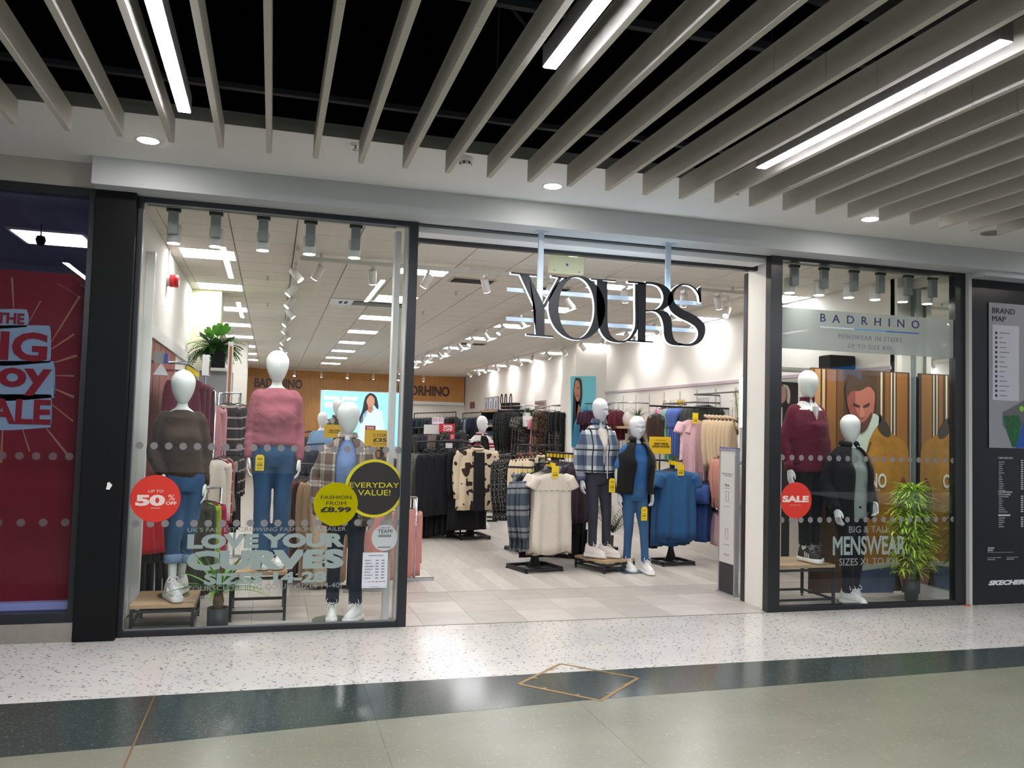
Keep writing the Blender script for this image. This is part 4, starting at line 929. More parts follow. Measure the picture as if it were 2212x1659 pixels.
    def jacket(s, m, name='jacket', hem=.86, gap=(.55,.35,.3), loose=1.12, sleeve='long', collar=.06, seed=0, amp=.006, sl=1.15, cr=.09, front=-.02):
        (lx,ly),(hx,hy) = s.lean, s.hip; w_ = s.w*loose; n, m_ = 44, 26
        rows = catmull([(hem,.215*w_,.165*loose,hx,hy,gap[0]),(hem+.16,.212*w_,.16*loose,(hx+lx)/2,(hy+ly)/2,(gap[0]+gap[1])/2),(1.2,.212*w_,.165*loose,lx*.8,ly*.8+front,gap[1]),(1.30,.2*w_,.145*loose,lx,ly,(gap[1]+gap[2])/2),(1.37,.19*s.w,.13*loose,lx,ly,gap[2]),(1.412,.148*s.w,.108*loose,lx,ly,gap[2]),(1.437,.105*s.w,.092*loose,lx,ly,gap[2])],m_)
        mb = MB(); g = []
        for (z,rx,ry,cx,cy,gp) in rows:
            r = []
            for k in range(n):
                t = -PI/2+gp+(2*PI-2*gp)*k/(n-1); c, s_ = math.cos(t), math.sin(t); e = (abs(c)**2.3+abs(s_)**2.3)**(-1/2.3)*(1+.02*math.sin(11*t+z*7+seed))
                r.append((cx+rx*e*c,cy+ry*e*s_,z))
            g.append(r)
        mb.grid(g); o = mb.build(name,m,s.root,True,fixn=False); o.modifiers.new('t','SOLIDIFY').thickness = .012
        for i in (0,1):
            sh, el, wr = (Vector(q) for q in (s.sh[i],s.el[i],s.wr[i]))
            if sleeve == 'long':
                so = MB().tube(arm_pts(sh+Vector((0,0,-.005)),el,wr),[.064*sl,.072*sl,.068*sl,.062*sl,.044*sl],18,26).build('sleeve',m,o,True); wrinkle(so,amp*1.4,(12,12,10),seed+i)
                u = (wr-el).normalized(); MB().tube([wr-u*.05,wr-u*.01,wr+u*.005],[.052*sl,.05*sl,.044*sl],16).build('cuff',m,o,True)
        if collar:
            gp = gap[2]*.9; pts = [];
            g = []
            for zz,rr in ((1.405,cr),(1.43,cr*.95),(1.43+collar*.6,cr*.93),(1.43+collar,cr*1.02),(1.425+collar*.5,cr*1.16)):
                g.append([(lx+rr*math.cos(t),ly+rr*.95*math.sin(t),zz-.015*max(0,-math.sin(t))) for t in [-PI/2+gp+(2*PI-2*gp)*k/24 for k in range(25)]])
            MB().grid(g).build('collar',m,o,True,fixn=False).modifiers.new('t','SOLIDIFY').thickness = .008
        return o
    def tagcard(s, m_tag, p, w_=.075, h=.115, lines=('2 FOR','£35')):
        """yellow swing ticket hanging on the clothes"""
        o = MB().prism([(-w_/2,-h/2),(w_/2,-h/2),(w_/2,h*.36),(w_*.3,h/2),(-w_*.3,h/2),(-w_/2,h*.36)],-.001,.001).build('price_ticket',m_tag,s.root,loc=p)
        MB().tube([(0,0,h*.42),(0,.01,h*.7)],.0012,5).build('ticket_string',mat('string','#333333',.7),o)
        k = 0
        for txt,z,hh,off in ((lines[0],-.06*h,.09*h,0),(lines[1],-.22*h,.13*h,.03)):
            vs, fs = tmesh(txt,off,0,1,2,.5); ax=[v[0] for v in vs]; ay=[v[1] for v in vs]; sx = w_*.62/(max(ax)-min(ax)); sz = hh/(max(ay)-min(ay))
            MB().add([((v[0]-(min(ax)+max(ax))/2)*sx,-.0016-v[2]*.0008,(v[1]-min(ay))*sz+z) for v in vs],fs).build('ticket_text',M_INK,o)
        for z in (.2,.28,-.36): MB().box((-w_*.3,-.0016,h*z-.002),(w_*.3,-.001,h*z+.002)).build('small_print',M_INK,o)
        return o
M_TAG = mat('ticket_yellow','#e8c81c',.55)
M_GDISC = glass('base_glass',(.82,.9,.88,1))
M_PTOP = wood_mat('plinth_oak','#b79a78',.5,7,.14,(1,7,1)); M_PLEG = mat('plinth_black','#2b2d30',.5,.3)
def plinth(label, loc, rz, w_, d_, h, t_=.02, lower=.06, group='display plinths'):
    r = thing('display_plinth',label,'plinth',loc,rz,group)
    MB().bbox((-w_/2,-d_/2,h-.028),(w_/2,d_/2,h),.002).build('tabletop',M_PTOP,r)
    for sx in (-1,1):
        for sy in (-1,1):
            x, y = sx*(w_/2-.012), sy*(d_/2-.012)
            MB().box((x-.011,y-.011,.018),(x+.011,y+.011,h-.028)).build('leg',M_PLEG,r)
            MB().lathe([(.014,0),(.014,.008),(.006,.01),(.006,.019)],c=(x,y,0),n=12).build('foot',M_PLEG,r)
    for zz in (h-.05, lower):
        for sy in (-1,1): MB().box((-w_/2+.02,sy*(d_/2-.012)-.009,zz-.01),(w_/2-.02,sy*(d_/2-.012)+.009,zz+.01)).build('rail',M_PLEG,r)
        for sx in (-1,1): MB().box((sx*(w_/2-.012)-.009,-d_/2+.02,zz-.01),(sx*(w_/2-.012)+.009,d_/2-.02,zz+.01)).build('rail',M_PLEG,r)
    return r
def base_disc(man, p, r=.17, m=None, zs=1):
    MB().lathe([(r,-.008),(r,-.0005)],c=p,n=36).build('base_plate',m or M_GDISC,man.root)
def zat(px,py,y): return at(px,py,y=y).z
# ------------------------------------------------------------------ left window mannequins
h1 = zat(285,1308,.1); plinth('low oak-topped plinth with black legs by the black pillar, left window',(-.71,.37,0),.0,.44,.54,h1)
zt = zat(395,800,.42); s1 = (zt-h1-.008)/1.737
x1 = at(388,1000,y=.42).x
m1 = Man('white faceless mannequin in brown jumper and blue jeans on the low plinth',(x1,.42,h1+.009),.12,s1,feet=((-.02,-.16),(.06,.06)),hip=(.05,0),lean=(.0,0),
    el=[(-.242,.02,1.10),(.235,.05,1.10)],wr=[(-.15,-.12,.92),(.245,-.03,.85)],toe=(.35,-.45),wide=1.0)
M_JEAN = fabric('denim_blue','#2c4767','denim','#426388'); M_JEAN2 = fabric('denim_turnup','#6d86a3','denim','#8399b3')
m1.trousers(M_JEAN,1.12,.008,.27,'jeans',seed=3,amp=.009,turn=M_JEAN2)
M_BROWN = fabric('brown_knit','#43352c','knit',scale=1.2); m1.top(M_BROWN,'brown_jumper',.90,.94,seed=1,amp=.016,cuff=fabric('brown_rib','#3b2e26','rib'),sl=1.12)
m1.tagcard(M_TAG,(-.10,-.2,.80),.04,.12); base_disc(m1,(0,0,0),.15)
yb2 = .62; h2 = zat(500,1237,.36); plinth('tall oak-topped plinth with black legs in the middle of the left window',((-.264+.167)/2,.36+.27,0),0,.43,.54,h2,lower=.07)
zt = zat(595,757,yb2); s2 = (zt-h2-.008)/1.737
m2 = Man('white faceless mannequin in pink jumper and blue flared trousers',(at(591,1000,y=yb2).x,yb2,h2+.009),0,s2,feet=((-.09,-.06),(.10,-.05)),el=[(-.238,.03,1.10),(.242,.03,1.10)],wr=[(-.25,-.05,.86),(.255,-.05,.85)],toe=(.2,-.2),wide=1.12)
M_BTRS = fabric('blue_trouser','#385878','denim','#2f4d6e'); m2.trousers(M_BTRS,1.04,.035,.07,'flared_trousers',seed=5,amp=.006)
M_PINK = fabric('pink_knit','#a35f6b','knit',scale=1.25); m2.top(M_PINK,'pink_jumper',.955,.93,seed=4,amp=.016,cuff=fabric('pink_rib','#9a5863','rib'),belt=fabric('pink_rib','#9a5863','rib'),neck=.09,sl=1.08)
m2.tagcard(M_TAG,(-.135,-.19,.83),.085,.125); base_disc(m2,(0,0,0),.17)
yb3 = .38; zt = zat(755,868,yb3); s3 = (zt-.009)/1.737
m3 = Man('white faceless mannequin in brown check shirt over blue top, black trousers',(at(742,1200,y=yb3).x,yb3,.009),-.12,s3,feet=((-.10,-.05),(.14,-.12)),lean=(-.0,-.02),hip=(.02,0),
    el=[(-.30,.05,1.12),(.31,.05,1.10)],wr=[(-.27,-.1,.84),(.29,-.06,.84)],toe=(.1,-.5),wide=1.06)
m3.trousers(fabric('dark_navy','#232a3a','plain'),1.0,.012,.12,'dark_trousers',seed=7)
m3.top(fabric('sky_blue_knit','#7d93c2','plain'),'blue_top',.84,1.0,'none',seed=8,amp=.006)
M_PLAID = fabric('brown_check','#6a544c','check','#d9d2c8','#8b7a70',freq=7.5,bw=.36); m3.jacket(M_PLAID,'check_shirt',.74,(.5,.42,.42),1.16,seed=2,collar=.05,sl=1.12)
base_disc(m3,(-.1,-.1,0),.19)
# ------------------------------------------------------------------ right window mannequins
yb4 = .42; h4 = zat(1700,1222,.16); xq = at(1690,1312,z=0).x
plinth('oak-topped plinth with black legs in the right window',((at(1690,1312,z=0).x+at(1810,1308,z=0).x)/2-.05,.42,0),0,.62,.5,h4)
zt = zat(1740,800,yb4); s4 = (zt-h4-.008)/1.737
m4 = Man('white faceless mannequin in burgundy quilted jumper on a plinth',(at(1742,1000,y=yb4).x,yb4,h4+.009),.05,s4,feet=((-.06,-.08),(.10,-.02)),el=[(-.29,.03,1.08),(.29,.03,1.08)],wr=[(-.29,-.06,.82),(.285,-.06,.82)],shoes=SHOE_B,toe=(.1,-.5),wide=1.12)
m4.trousers(fabric('black_jogger','#15151a','plain'),1.16,.0,.14,'black_joggers',seed=2)
m4.top(fabric('white_tee','#dcdcdc','plain'),'white_tee',1.1,.8,'none',high=1.47,neck=.06,amp=.002)
M_BURG = fabric('burgundy','#5e1c30','plain'); jb = m4.top(M_BURG,'burgundy_jumper',.80,1.04,seed=9,amp=.01,sl=1.1,cuff=M_BURG,neck=.07)
g = []                                   # stand collar and quilted yoke
for zz,rr in ((1.40,.105),(1.43,.085),(1.475,.082),(1.48,.088)): g.append([(rr*math.cos(t),rr*.95*math.sin(t),zz) for t in [-PI/2+.3+(2*PI-.6)*k/24 for k in range(25)]])
MB().grid(g).build('stand_collar',M_BURG,jb,True,fixn=False).modifiers.new('t','SOLIDIFY').thickness=.01
MB().prism([(-.03,1.40),(.03,1.40),(.0,1.27)],-.165,-.12).build('white_tee_inset',mat('tee_white','#dedede',.8),jb)
for s_ in (-1,1):
    for k in range(4):
        MB().tube([(s_*(.03+.035*k),-.168+.012*k,1.26),(s_*(.075+.035*k),-.15+.018*k,1.36)],.0016,5).build('quilt_seam',fabric('burgundy_dark','#430f1f','plain'),jb)
        MB().tube([(s_*(.19-.03*k),-.125-.014*k,1.26),(s_*(.145-.03*k),-.125-.012*k,1.36)],.0016,5).build('quilt_seam',fabric('burgundy_dark','#430f1f','plain'),jb)
yb5 = .24; zt = zat(1827,895,yb5); s5 = (zt-.009)/1.737
m5 = Man('white faceless mannequin in black jacket over grey tee, right window',(at(1835,1150,y=yb5).x,yb5,.009),.1,s5,feet=((-.04,-.04),(.06,-.02)),lean=(-.015,0),el=[(-.31,.05,1.08),(.3,.05,1.07)],wr=[(-.31,-.1,.86),(.22,-.13,.92)],toe=(.2,-.7),wide=1.12)
m5.trousers(fabric('black_jogger','#15151a','plain'),1.1,.0,.1,'black_joggers',seed=12)
m5.top(fabric('sage_tee','#8d9590','plain'),'grey_tee',.78,.97,'none',seed=6,amp=.01)
m5.jacket(fabric('black_softshell','#0e0d11','plain'),'black_jacket',.78,(.42,.4,.5),1.2,seed=4,collar=.055,sl=1.2,cr=.1); base_disc(m5,(.06,0,0),.17)
# ------------------------------------------------------------------ mannequins inside the shop
yi = 2.32; hp = zat(1290,1213,2.02)
pl = plinth('oak-topped black-framed plinth inside the entrance',(3.66,2.34,0),.35,.46,.5,hp,lower=.05)
zt = zat(1293,860,yi); s6 = (zt-hp-.01)/1.737
M_FLC = fabric('fleece_check','#3d4b63','check','#b4babd','#1f242b',freq=4.4,bw=.5); yaw6 = .45
m6 = Man('bald white mannequin in blue check fleece and charcoal leggings on a plinth',(at(1290,1100,y=yi).x,yi,hp+.01),.05,s6,feet=((-.07,-.03),(.14,-.04)),el=[(-.28,.03,1.08),(.28,.03,1.08)],wr=[(-.27,-.04,.83),(.25,-.05,.84)],face=True,hyaw=.75,skin=M_MAN2,shoes=SHOE_C,toe=(.75,.85),wide=1.04)
m6.trousers(fabric('charcoal_legging','#34343f','plain'),.97,.006,.12,'charcoal_leggings',seed=14,amp=.004)
m6.top(fabric('cream_tee','#d5ccc2','plain'),'cream_top',1.0,.97,'none',amp=.004,high=1.40,neck=.1)
jf = m6.jacket(M_FLC,'check_fleece',.92,(.03,.12,.42),1.16,seed=6,collar=.075,sl=1.2,cr=.1)
MB().tube([(.025,-.235,.86),(.03,-.215,1.1),(.05,-.185,1.25)],.006,6,8).build('zip',mat('zip_white','#d9d9d9',.5),jf,True)
m6.tagcard(M_TAG,(.1,-.235,.79),.095,.15,('2 FOR','£25')); base_disc(m6,(-.03,.02,0),.15,M_PLEG)
MB().tube([(-.12,.03,0),(-.12,.03,.28)],.008,8).build('calf_rod',M_ALU,m6.root)
y7 = 2.1; zt = zat(1375,898,y7); s7 = (zt-.01)/1.737
m7 = Man('bald white mannequin in black gilet, blue tee and blue leggings',(at(1372,1100,y=y7).x,y7,.009),0,s7,feet=((-.05,.12),(.13,-.1)),el=[(-.27,.05,1.1),(.27,.03,1.1)],wr=[(-.26,-.0,.86),(.22,-.08,.87)],face=True,hyaw=.05,skin=M_MAN2,toe=(.1,.0),wide=1.0,hip=(-.02,0))
M_TBLU = fabric('mid_blue','#2f5c8f','plain'); m7.trousers(fabric('denim_legging','#35597f','plain'),.95,.0,.12,'blue_leggings',seed=15,amp=.004)
m7.top(M_TBLU,'blue_tee',.82,.93,'short',seed=16,amp=.008)
m7.jacket(fabric('black_fleece','#0c0c0e','plain'),'black_gilet',.87,(.42,.34,.5),1.3,'none',.07,seed=3,cr=.1)
m7.tagcard(M_TAG,(.03,-.22,.66),.09,.15,('2 FOR','£25'))
MB().bbox((-.2,-.1,-.008),(.12,.2,0),.003).build('base_plate',mat('base_blue','#33506e',.3,.2),m7.root)
y8 = 6.2; zt = zat(1037,898,y8); s8 = (zt-.0)/1.737*1.0
m8 = Man('bald white mannequin in red and white check overshirt deep in the shop',(at(1038,1000,y=y8).x,y8,.0),.2,s8,face=True,hyaw=.7,wide=1.08)
m8.trousers(fabric('black_jogger','#15151a','plain'),1.0,seed=2)
m8.top(fabric('black_tee','#1a1a1d','plain'),'black_tee',.8,1.0,'none'); m8.jacket(fabric('red_white_check','#d9d3d0','block','#7f1f2e'),'check_overshirt',.74,(.35,.3,.42),1.18,seed=5,collar=.05,sl=1.15)
y9 = 8.2; zt = zat(700,890,y9); s9 = zt/1.737
m9 = Man('bald white mannequin in light blue tee behind a rail of clothes',(at(694,960,y=y9).x,y9,.0),.3,s9,face=True,hyaw=.9,wide=1.15)
m9.trousers(M_JEAN,1.0,seed=2); m9.top(fabric('light_blue_tee','#7796b8','plain'),'light_blue_tee',.8,1.15,'short',seed=3)
y10 = 9.0; zt = zat(725,862,y10); s10 = zt/1.737
m10 = Man('tall bald white mannequin in check shirt in front of blue lightbox',(at(727,940,y=y10).x,y10,.0),.2,s10,face=True,hyaw=.8,wide=1.1)
m10.trousers(M_JEAN,1.0,seed=2); m10.top(fabric('olive_tee','#3c3f33','plain'),'olive_tee',.8,1.0,'short'); m10.jacket(fabric('olive_check','#4a4c3c','check','#a9a594','#77785f'),'check_shirt',.78,(.4,.4,.45),1.15,seed=1,collar=.05)
# ------------------------------------------------------------------ hanging clothes
_G = {}
M_HANG = mat('hanger_black','#202022',.5); M_CHROME = mat('rail_chrome','#b9bcc0',.2,1); M_RBLK = mat('rack_black','#232427',.45,.2)
me_hanger = MB().tube([(0,0,-.10),(0,0,-.035),(.014,0,-.02),(.018,0,-.006),(.008,0,.006),(-.008,0,.004)],.0028,5).tube([(-.19,0,-.155),(-.1,0,-.118),(0,0,-.095),(.1,0,-.118),(.19,0,-.155)],.006,5).mesh('hanger',M_HANG,True)
def gmesh(w_, h, sleeve='long', d_=.05, flare=1.05, seed=0, sl=.5, collar=False, hemw=.0, neck=.07, fold=1.):
    key = (w_,h,sleeve,d_,flare,seed,sl,collar,hemw,neck,fold)
    if key in _G: return _G[key]
    rnd = random.Random(seed*13+5); ph = [rnd.uniform(0,6.28) for _ in range(4)]
    mb = MB(); n = 44 if seed < 30 else 28; m = 12; rg = []
    for i in range(m):
        v = (i/(m-1))**1.15; r = []
        W = w_/2*(1-.05*math.sin(PI*min(1,v*1.6)))*(1+(flare-1)*v)
        for k in range(n):
            t = 2*PI*k/n; u = math.cos(t); sd = math.sin(t)          # sd<0 front
            au = abs(u); zt = -.105-.075*max(0,au-.25)**1.1 - (neck*max(0,1-(au/.32)**2) if sd < 0 else neck*.35*max(0,1-(au/.3)**2))
            zb = -.105-h-hemw*math.sin(3*t+ph[0])+.0*au
            z = zt+(zb-zt)*v
            th = d_/2*(.55+.45*min(1,v*3))*(abs(sd)**.7)*(1 if sd > 0 else -1)
            th += fold*.022*min(1,v*1.6)*(math.sin(7*u+ph[1])+.6*math.sin(13*u+ph[2]))*(1 if sd<0 else .7)*(abs(sd)**.5)
            r.append((u*W, th, z))
        rg.append(r)
    mb.rings(rg)
    x = w_/2
    if sleeve == 'long':
        for s_ in (-1,1): mb.tube([(s_*x*.86,0,-.17),(s_*x*1.0,.01,-.25),(s_*x*1.06,.012,-.17-sl*.55),(s_*x*1.03,-.012,-.17-sl)],[(.05,.062),(.046,.06),(.04,.052),(.03,.04)],9,9)
    elif sleeve == 'short':
        for s_ in (-1,1): mb.tube([(s_*x*.84,0,-.165),(s_*x*1.02,0,-.23),(s_*x*1.12,0,-.165-sl*.4)],[(.05,.06),(.05,.062),(.05,.065)],9,6)
    elif sleeve == 'ruffle':
        for s_ in (-1,1): mb.tube([(s_*x*.84,0,-.165),(s_*x*1.0,0,-.24),(s_*x*1.06,0,-.31),(s_*x*1.0,0,-.35),(s_*x*1.12,0,-.38)],[(.05,.06),(.06,.07),(.03,.035),(.05,.06),(.035,.05)],9,12)
    if collar: mb.tube([(.09*math.cos(t),.05*math.sin(t)+.005,-.10+.02*math.sin(t)) for t in [2*PI*k/12 for k in range(13)]],.018,6)
    _G[key] = mb.mesh('garment',[M_HANG],True); return _G[key]
def pmesh(w_, h, seed=0, skirt=False, d_=.06):
    """trousers or skirt hanging from a clip hanger"""
    key = ('p',w_,h,seed,skirt,d_)
    if key in _G: return _G[key]
    mb = MB(); rnd = random.Random(seed)
    if skirt: mb.rings([[( (w_/2*(1+.25*v))*math.cos(t), (d_/2*(1+.4*v))*math.sin(t)+.01*v*math.sin(6*t+seed), -.1-h*v) for t in [2*PI*k/22 for k in range(22)]] for v in [i/7 for i in range(8)]])
    else:
        mb.rings([[(w_/2*math.cos(t),d_/2*math.sin(t),-.1-.25*h*v) for t in [2*PI*k/18 for k in range(18)]] for v in (0,.3,.7,1)])
        for s_ in (-1,1): mb.tube([(s_*w_*.25,0,-.1-.2*h),(s_*w_*.27,.01,-.1-.6*h),(s_*w_*.27,-.01,-.1-h)],[(w_*.25,d_*.5),(w_*.23,d_*.45),(w_*.22,d_*.42)],12,8)
    _G[key] = mb.mesh('garment',[M_HANG],True); return _G[key]
me_clip = MB().tube([(0,0,-.07),(0,0,-.02),(.014,0,-.01),(.014,0,.004),(-.008,0,.004)],.0028,5).tube([(-.17,0,-.075),(.17,0,-.075)],.006,5).box((-.15,-.01,-.11),(-.13,.01,-.07)).box((.13,-.01,-.11),(.15,.01,-.07)).mesh('hanger',M_HANG,True)
me_ticket = MB().box((-.03,-.001,-.1),(.03,.001,0)).mesh('price_ticket',M_TAG)
_gt = {}
for _t in ('£25','£35'):
    mb = MB()
    for txt,z,hh,off in (('2 FOR',-.062,.012,0),(_t,-.084,.017,.03)):
        vs_, fs_ = tmesh(txt,off,0,1,1,.5); ax=[v[0] for v in vs_]; ay=[v[1] for v in vs_]; sx=.042/(max(ax)-min(ax)); sz=hh/(max(ay)-min(ay))
        mb.add([((v[0]-(min(ax)+max(ax))/2)*sx,-.0016-v[2]*.0008,(v[1]-min(ay))*sz+z) for v in vs_],fs_)
    _gt[_t] = mb.mesh('ticket_text',M_INK)
me_yhang = MB().box((-.022,-.004,-.05),(.022,.004,-.005)).mesh('size_marker',M_TAG)
def garm(name, label, cat, group, me, m, loc, rz=0, ticket=None, hanger=me_hanger, yellow=False, tilt=0):
    o = link(name, me, None, loc); o.rotation_euler = (tilt,0,rz); o.material_slots[0].link = 'OBJECT'; o.material_slots[0].material = m
    tag(o, label, cat, group)
    if hanger: link('hanger', hanger, o)
    if yellow: link('size_marker', me_yhang, o)
    if ticket:
        t = link('price_ticket', me_ticket, o, (0,-.05,-.03)); t.scale = (1.4,1,1.3); link('ticket_text', _gt[ticket], t)
    return o
def row(n, a, b, name, label, cat, group, mes, mats, rz=PI/2, jit=.06, seed=1, ticket_first=None, yellow=False, hanger=me_hanger):
    rnd = random.Random(seed); a, b = Vector(a), Vector(b)
    for k in range(n):
        p = a.lerp(b, k/max(1,n-1)); me = mes[k%len(mes)] if isinstance(mes,list) else mes; m = mats[k%len(mats)] if isinstance(mats,list) else mats
        lab = label if isinstance(label,str) else label[k]
        garm(name,lab,cat,group if n > 1 else None,me,m,p,rz+rnd.uniform(-jit,jit),ticket_first if k == 0 else None,hanger,yellow)
def P(px, py, y): return at(px,py,y=y)
def rack(label, loc, rz, w_, d_, h, arms, m=M_RBLK, group='floor standing clothes racks'):
    """square base frame, column and arms: list of (dx,dy,z) end points of arms from the top of the column"""
    r = thing('clothes_rack',label,'clothes rack',loc,rz,group)
    for sy in (-1,1): MB().box((-w_/2,sy*d_/2-.018,.014),(w_/2,sy*d_/2+.018,.044)).build('base_bar',m,r)
    for sx in (-1,1): MB().box((sx*w_/2-.018,-d_/2+.018,.014),(sx*w_/2+.018,d_/2-.018,.044)).build('base_bar',m,r)
    MB().box((-.02,-d_/2+.018,.014),(.02,d_/2-.018,.04)).build('base_bar',m,r)
    for sx in (-1,1):
        for sy in (-1,1): MB().lathe([(.02,0),(.02,.006),(.009,.008),(.009,.015)],c=(sx*w_/2,sy*d_/2,0),n=10).build('foot',m,r)
    MB().box((-.022,-.022,.04),(.022,.022,h)).build('column',m,r)
    MB().prism([(-.07,.04),(.07,.04),(.022,.2),(-.022,.2)],-.01,.01).build('gusset',m,r)
    for (ax,ay,az) in arms:
        d = Vector((ax,ay,0)); MB().tube([(0,0,h-.03),(ax*.2,ay*.2,az),(ax,ay,az),(ax,ay,az+.02)],.012,8).build('arm',m,r,True)
    return r
def rail(label, a, b, m=M_CHROME, legs=None, name='clothes_rail', wall=None, group=None, r_=.012):
    a, b = Vector(a), Vector(b); c = (a+b)/2; t = thing(name,label,'clothes rail',tuple(c) if legs is None else (c.x,c.y,0),0,group); L = t.location
    MB().tube([a-L,b-L],r_,8).build('bar',m,t,True)
    if legs is not None:
        for p in (a,b):
            MB().tube([Vector((p.x,p.y,0.03))-L,p-L],r_,8).build('upright',m,t,True)
            MB().box((p.x-L.x-.2,p.y-L.y-.015,0),(p.x-L.x+.2,p.y-L.y+.015,.03)).build('foot',m,t)
    if wall is not None:
        for p in (a,b): MB().tube([Vector((wall,p.y,p.z))-L,p-L],r_,8).build('bracket',m,t,True)
    return t
# --- entrance: beige tee rack
F_BEIGE = fabric('beige_jersey','#cfc6b8','plain'); F_CHK = fabric('blue_grey_check','#414c58','check','#b4b9ba','#262c33',freq=4.2,bw=.45); F_GREY = fabric('grey_jersey','#6d7377','plain')
F_COW = fabric('cow_print','#dccbad','cow','#3b2a22'); F_COWB = fabric('rust_cow_print','#d9c7a7','cow','#6e3b20'); F_BLK = fabric('black_cloth','#17171a','plain'); F_BLK2 = fabric('soft_black','#222125','plain')
F_MONO = fabric('black_white_print','#1b1b1d','speckle','#bcbcb8'); F_PLUM = fabric('plum_cloth','#3b2b36','plain'); F_PUFF = fabric('black_puffer','#1b1d22','plain'); F_NAVY = fabric('navy_cloth','#1d2436','plain')
b0 = at(1180,1222,z=0); hr = P(1195,1000,2.3).z
rack('black four-way rack of beige tees and check shirts inside the entrance',(2.86,2.42,0),.25,.46,.42,hr-.01,[(0,-.25,hr),(-.3,.12,hr-.06),(.3,.1,hr)])
me_b = gmesh(.5,.86,'short',.06,1.04,1,.28,hemw=.02)
for k in range(5):
    p = P(1196-k*3.2,1000-k*1.0,2.17+.05*k); 
    o = garm('beige_tee','beige short-sleeved tee with studs hanging at front of the entrance rack' if k==0 else 'beige tee hanging behind the front beige tee on the entrance rack','t-shirt','beige tees on the entrance rack',gmesh(.45,.86+.012*k,'short',.06,1.04,1+k,.28,hemw=.025),F_BEIGE,p,.08,'£25' if k==0 else None,yellow=True)
    if k == 0:
        for j in range(6): MB().tube([(-.17+.068*j,-.05,-.29-.006*abs(j-2.5)),(-.17+.068*j,-.042,-.29-.006*abs(j-2.5))],.005,8).build('stud',mat('stud','#3b2a2a',.4),o)
        MB().tube([(-.235,-.03,-.285),(-.1,-.036,-.292),(.1,-.036,-.292),(.235,-.03,-.285)],.004,5,10).build('yoke_seam',F_BEIGE,o,True)
row(4,P(1150,1010,2.45),P(1118,1012,2.75),'check_overshirt','blue and grey check overshirt on left arm of the entrance rack','shirt','check overshirts on the entrance rack',[gmesh(.5,.78,'long',.07,1.05,3,.6,True),gmesh(.5,.8,'long',.07,1.05,4,.6,True)],F_CHK,1.05,.1,3,yellow=True)
garm('grey_tee','grey tee hanging behind check overshirts on the entrance rack','t-shirt',None,gmesh(.46,.5,'short',.06,1.05,5),F_GREY,P(1128,1003,2.85),1.0)
row(6,P(1165,1000,2.55),P(1172,997,2.85),'black_shirt','black top hanging behind the beige tees','top','black tops behind the beige tees',gmesh(.44,.95,'short',.05,1.0,6),F_BLK,.1,.05,4)
# --- cow print and monochrome coats on the rack behind
hr3 = P(1150,962,3.6).z
rack('black clothes rack of cow print coats behind the beige tees',(P(1150,1100,3.75).x,3.75,0),.2,.5,.5,hr3-.01,[(-.32,-.1,hr3),(.35,-.08,hr3),(0,.3,hr3)])
row(6,P(1166,966,3.45),P(1128,969,3.8),'cow_print_coat','cream and brown cow print coat on the rack behind beige tees','coat','cow print coats behind the beige tees',[gmesh(.52,.72,'long',.09,1.05,7,.58,True),gmesh(.52,.74,'long',.09,1.05,8,.58,True)],[F_COW,F_COWB,F_COW],.75,.1,5)
row(4,P(1108,968,3.9),P(1090,972,4.2),'monochrome_coat','black and white printed coat beside the cow print coats','coat','monochrome coats',gmesh(.52,.8,'long',.09,1.05,9,.6,True),F_MONO,.9,.1,6)
ry = P(1212,975,3.3); rail('black floor rail with yellow size markers behind the entrance rack',P(1180,976,3.5),P(1262,982,3.1),M_RBLK,True)
row(11,P(1184,978,3.47),P(1258,983,3.12),'plum_shirt','dark plum top on the black rail with yellow markers','top','plum tops on the black rail',gmesh(.46,.72,'long',.05,1.0,11,.55),[F_PLUM,F_BLK2,F_PLUM,F_GREY],PI/2-.9,.08,7,yellow=True)
row(8,P(1186,1098,3.4),P(1250,1100,3.15),'black_trousers','pair of black trousers hanging low behind the fleece mannequin','trousers','black trousers behind the fleece mannequin',pmesh(.34,.72,1),F_BLK,PI/2-.9,.05,8,hanger=me_clip)
# --- cow coat and puffers, left of the entrance
hr4 = P(1010,955,4.9).z
rack('black clothes rack of coats seen through left of the entrance',(P(1015,1150,5.1).x,5.1,0),.1,.42,.5,hr4-.01,[(0,-.3,hr4),(-.45,0,hr4),(.2,.2,hr4)])
ck = garm('cow_print_coat','cream and dark brown cow print coat facing the entrance, hanging open','coat',None,gmesh(.56,.84,'long',.12,1.06,12,.62,True),F_COW,P(1032,952,4.72),.12)
MB().prism([(-.075,-.16),(.075,-.16),(.1,-.95),(-.07,-.95)],-.088,-.07).build('dark_lining',F_BLK2,ck)
row(6,P(1014,952,4.85),P(1008,951,5.2),'black_dress','long black dress hanging behind the cow print coat','dress','black dresses behind the cow print coat',gmesh(.5,1.12,'long',.08,1.15,13,.6),[F_BLK,F_BLK2],.15,.06,9)
row(3,P(928,960,4.95),P(965,958,5.05),'puffer_coat','black puffer coat on the rack left of the cow print coat','coat','black puffer coats',gmesh(.55,.86,'long',.2,1.08,14,.66,True),F_PUFF,.9,.15,10)
garm('grey_jumper','grey flecked jumper on a black hanger by the left door frame','jumper',None,gmesh(.5,.62,'long',.07,1.02,15,.55),fabric('grey_fleck','#6b6d66','speckle','#a7a89f'),P(904,962,5.3),.15)
row(10,P(935,957,5.3),P(985,953,5.2),'black_jacket','black jacket packed on the rack left of the cow print coat','jacket','black jackets on the coat rack',gmesh(.5,.9,'long',.07,1.05,16,.62),[F_BLK,F_BLK2,F_PUFF],1.3,.08,11)
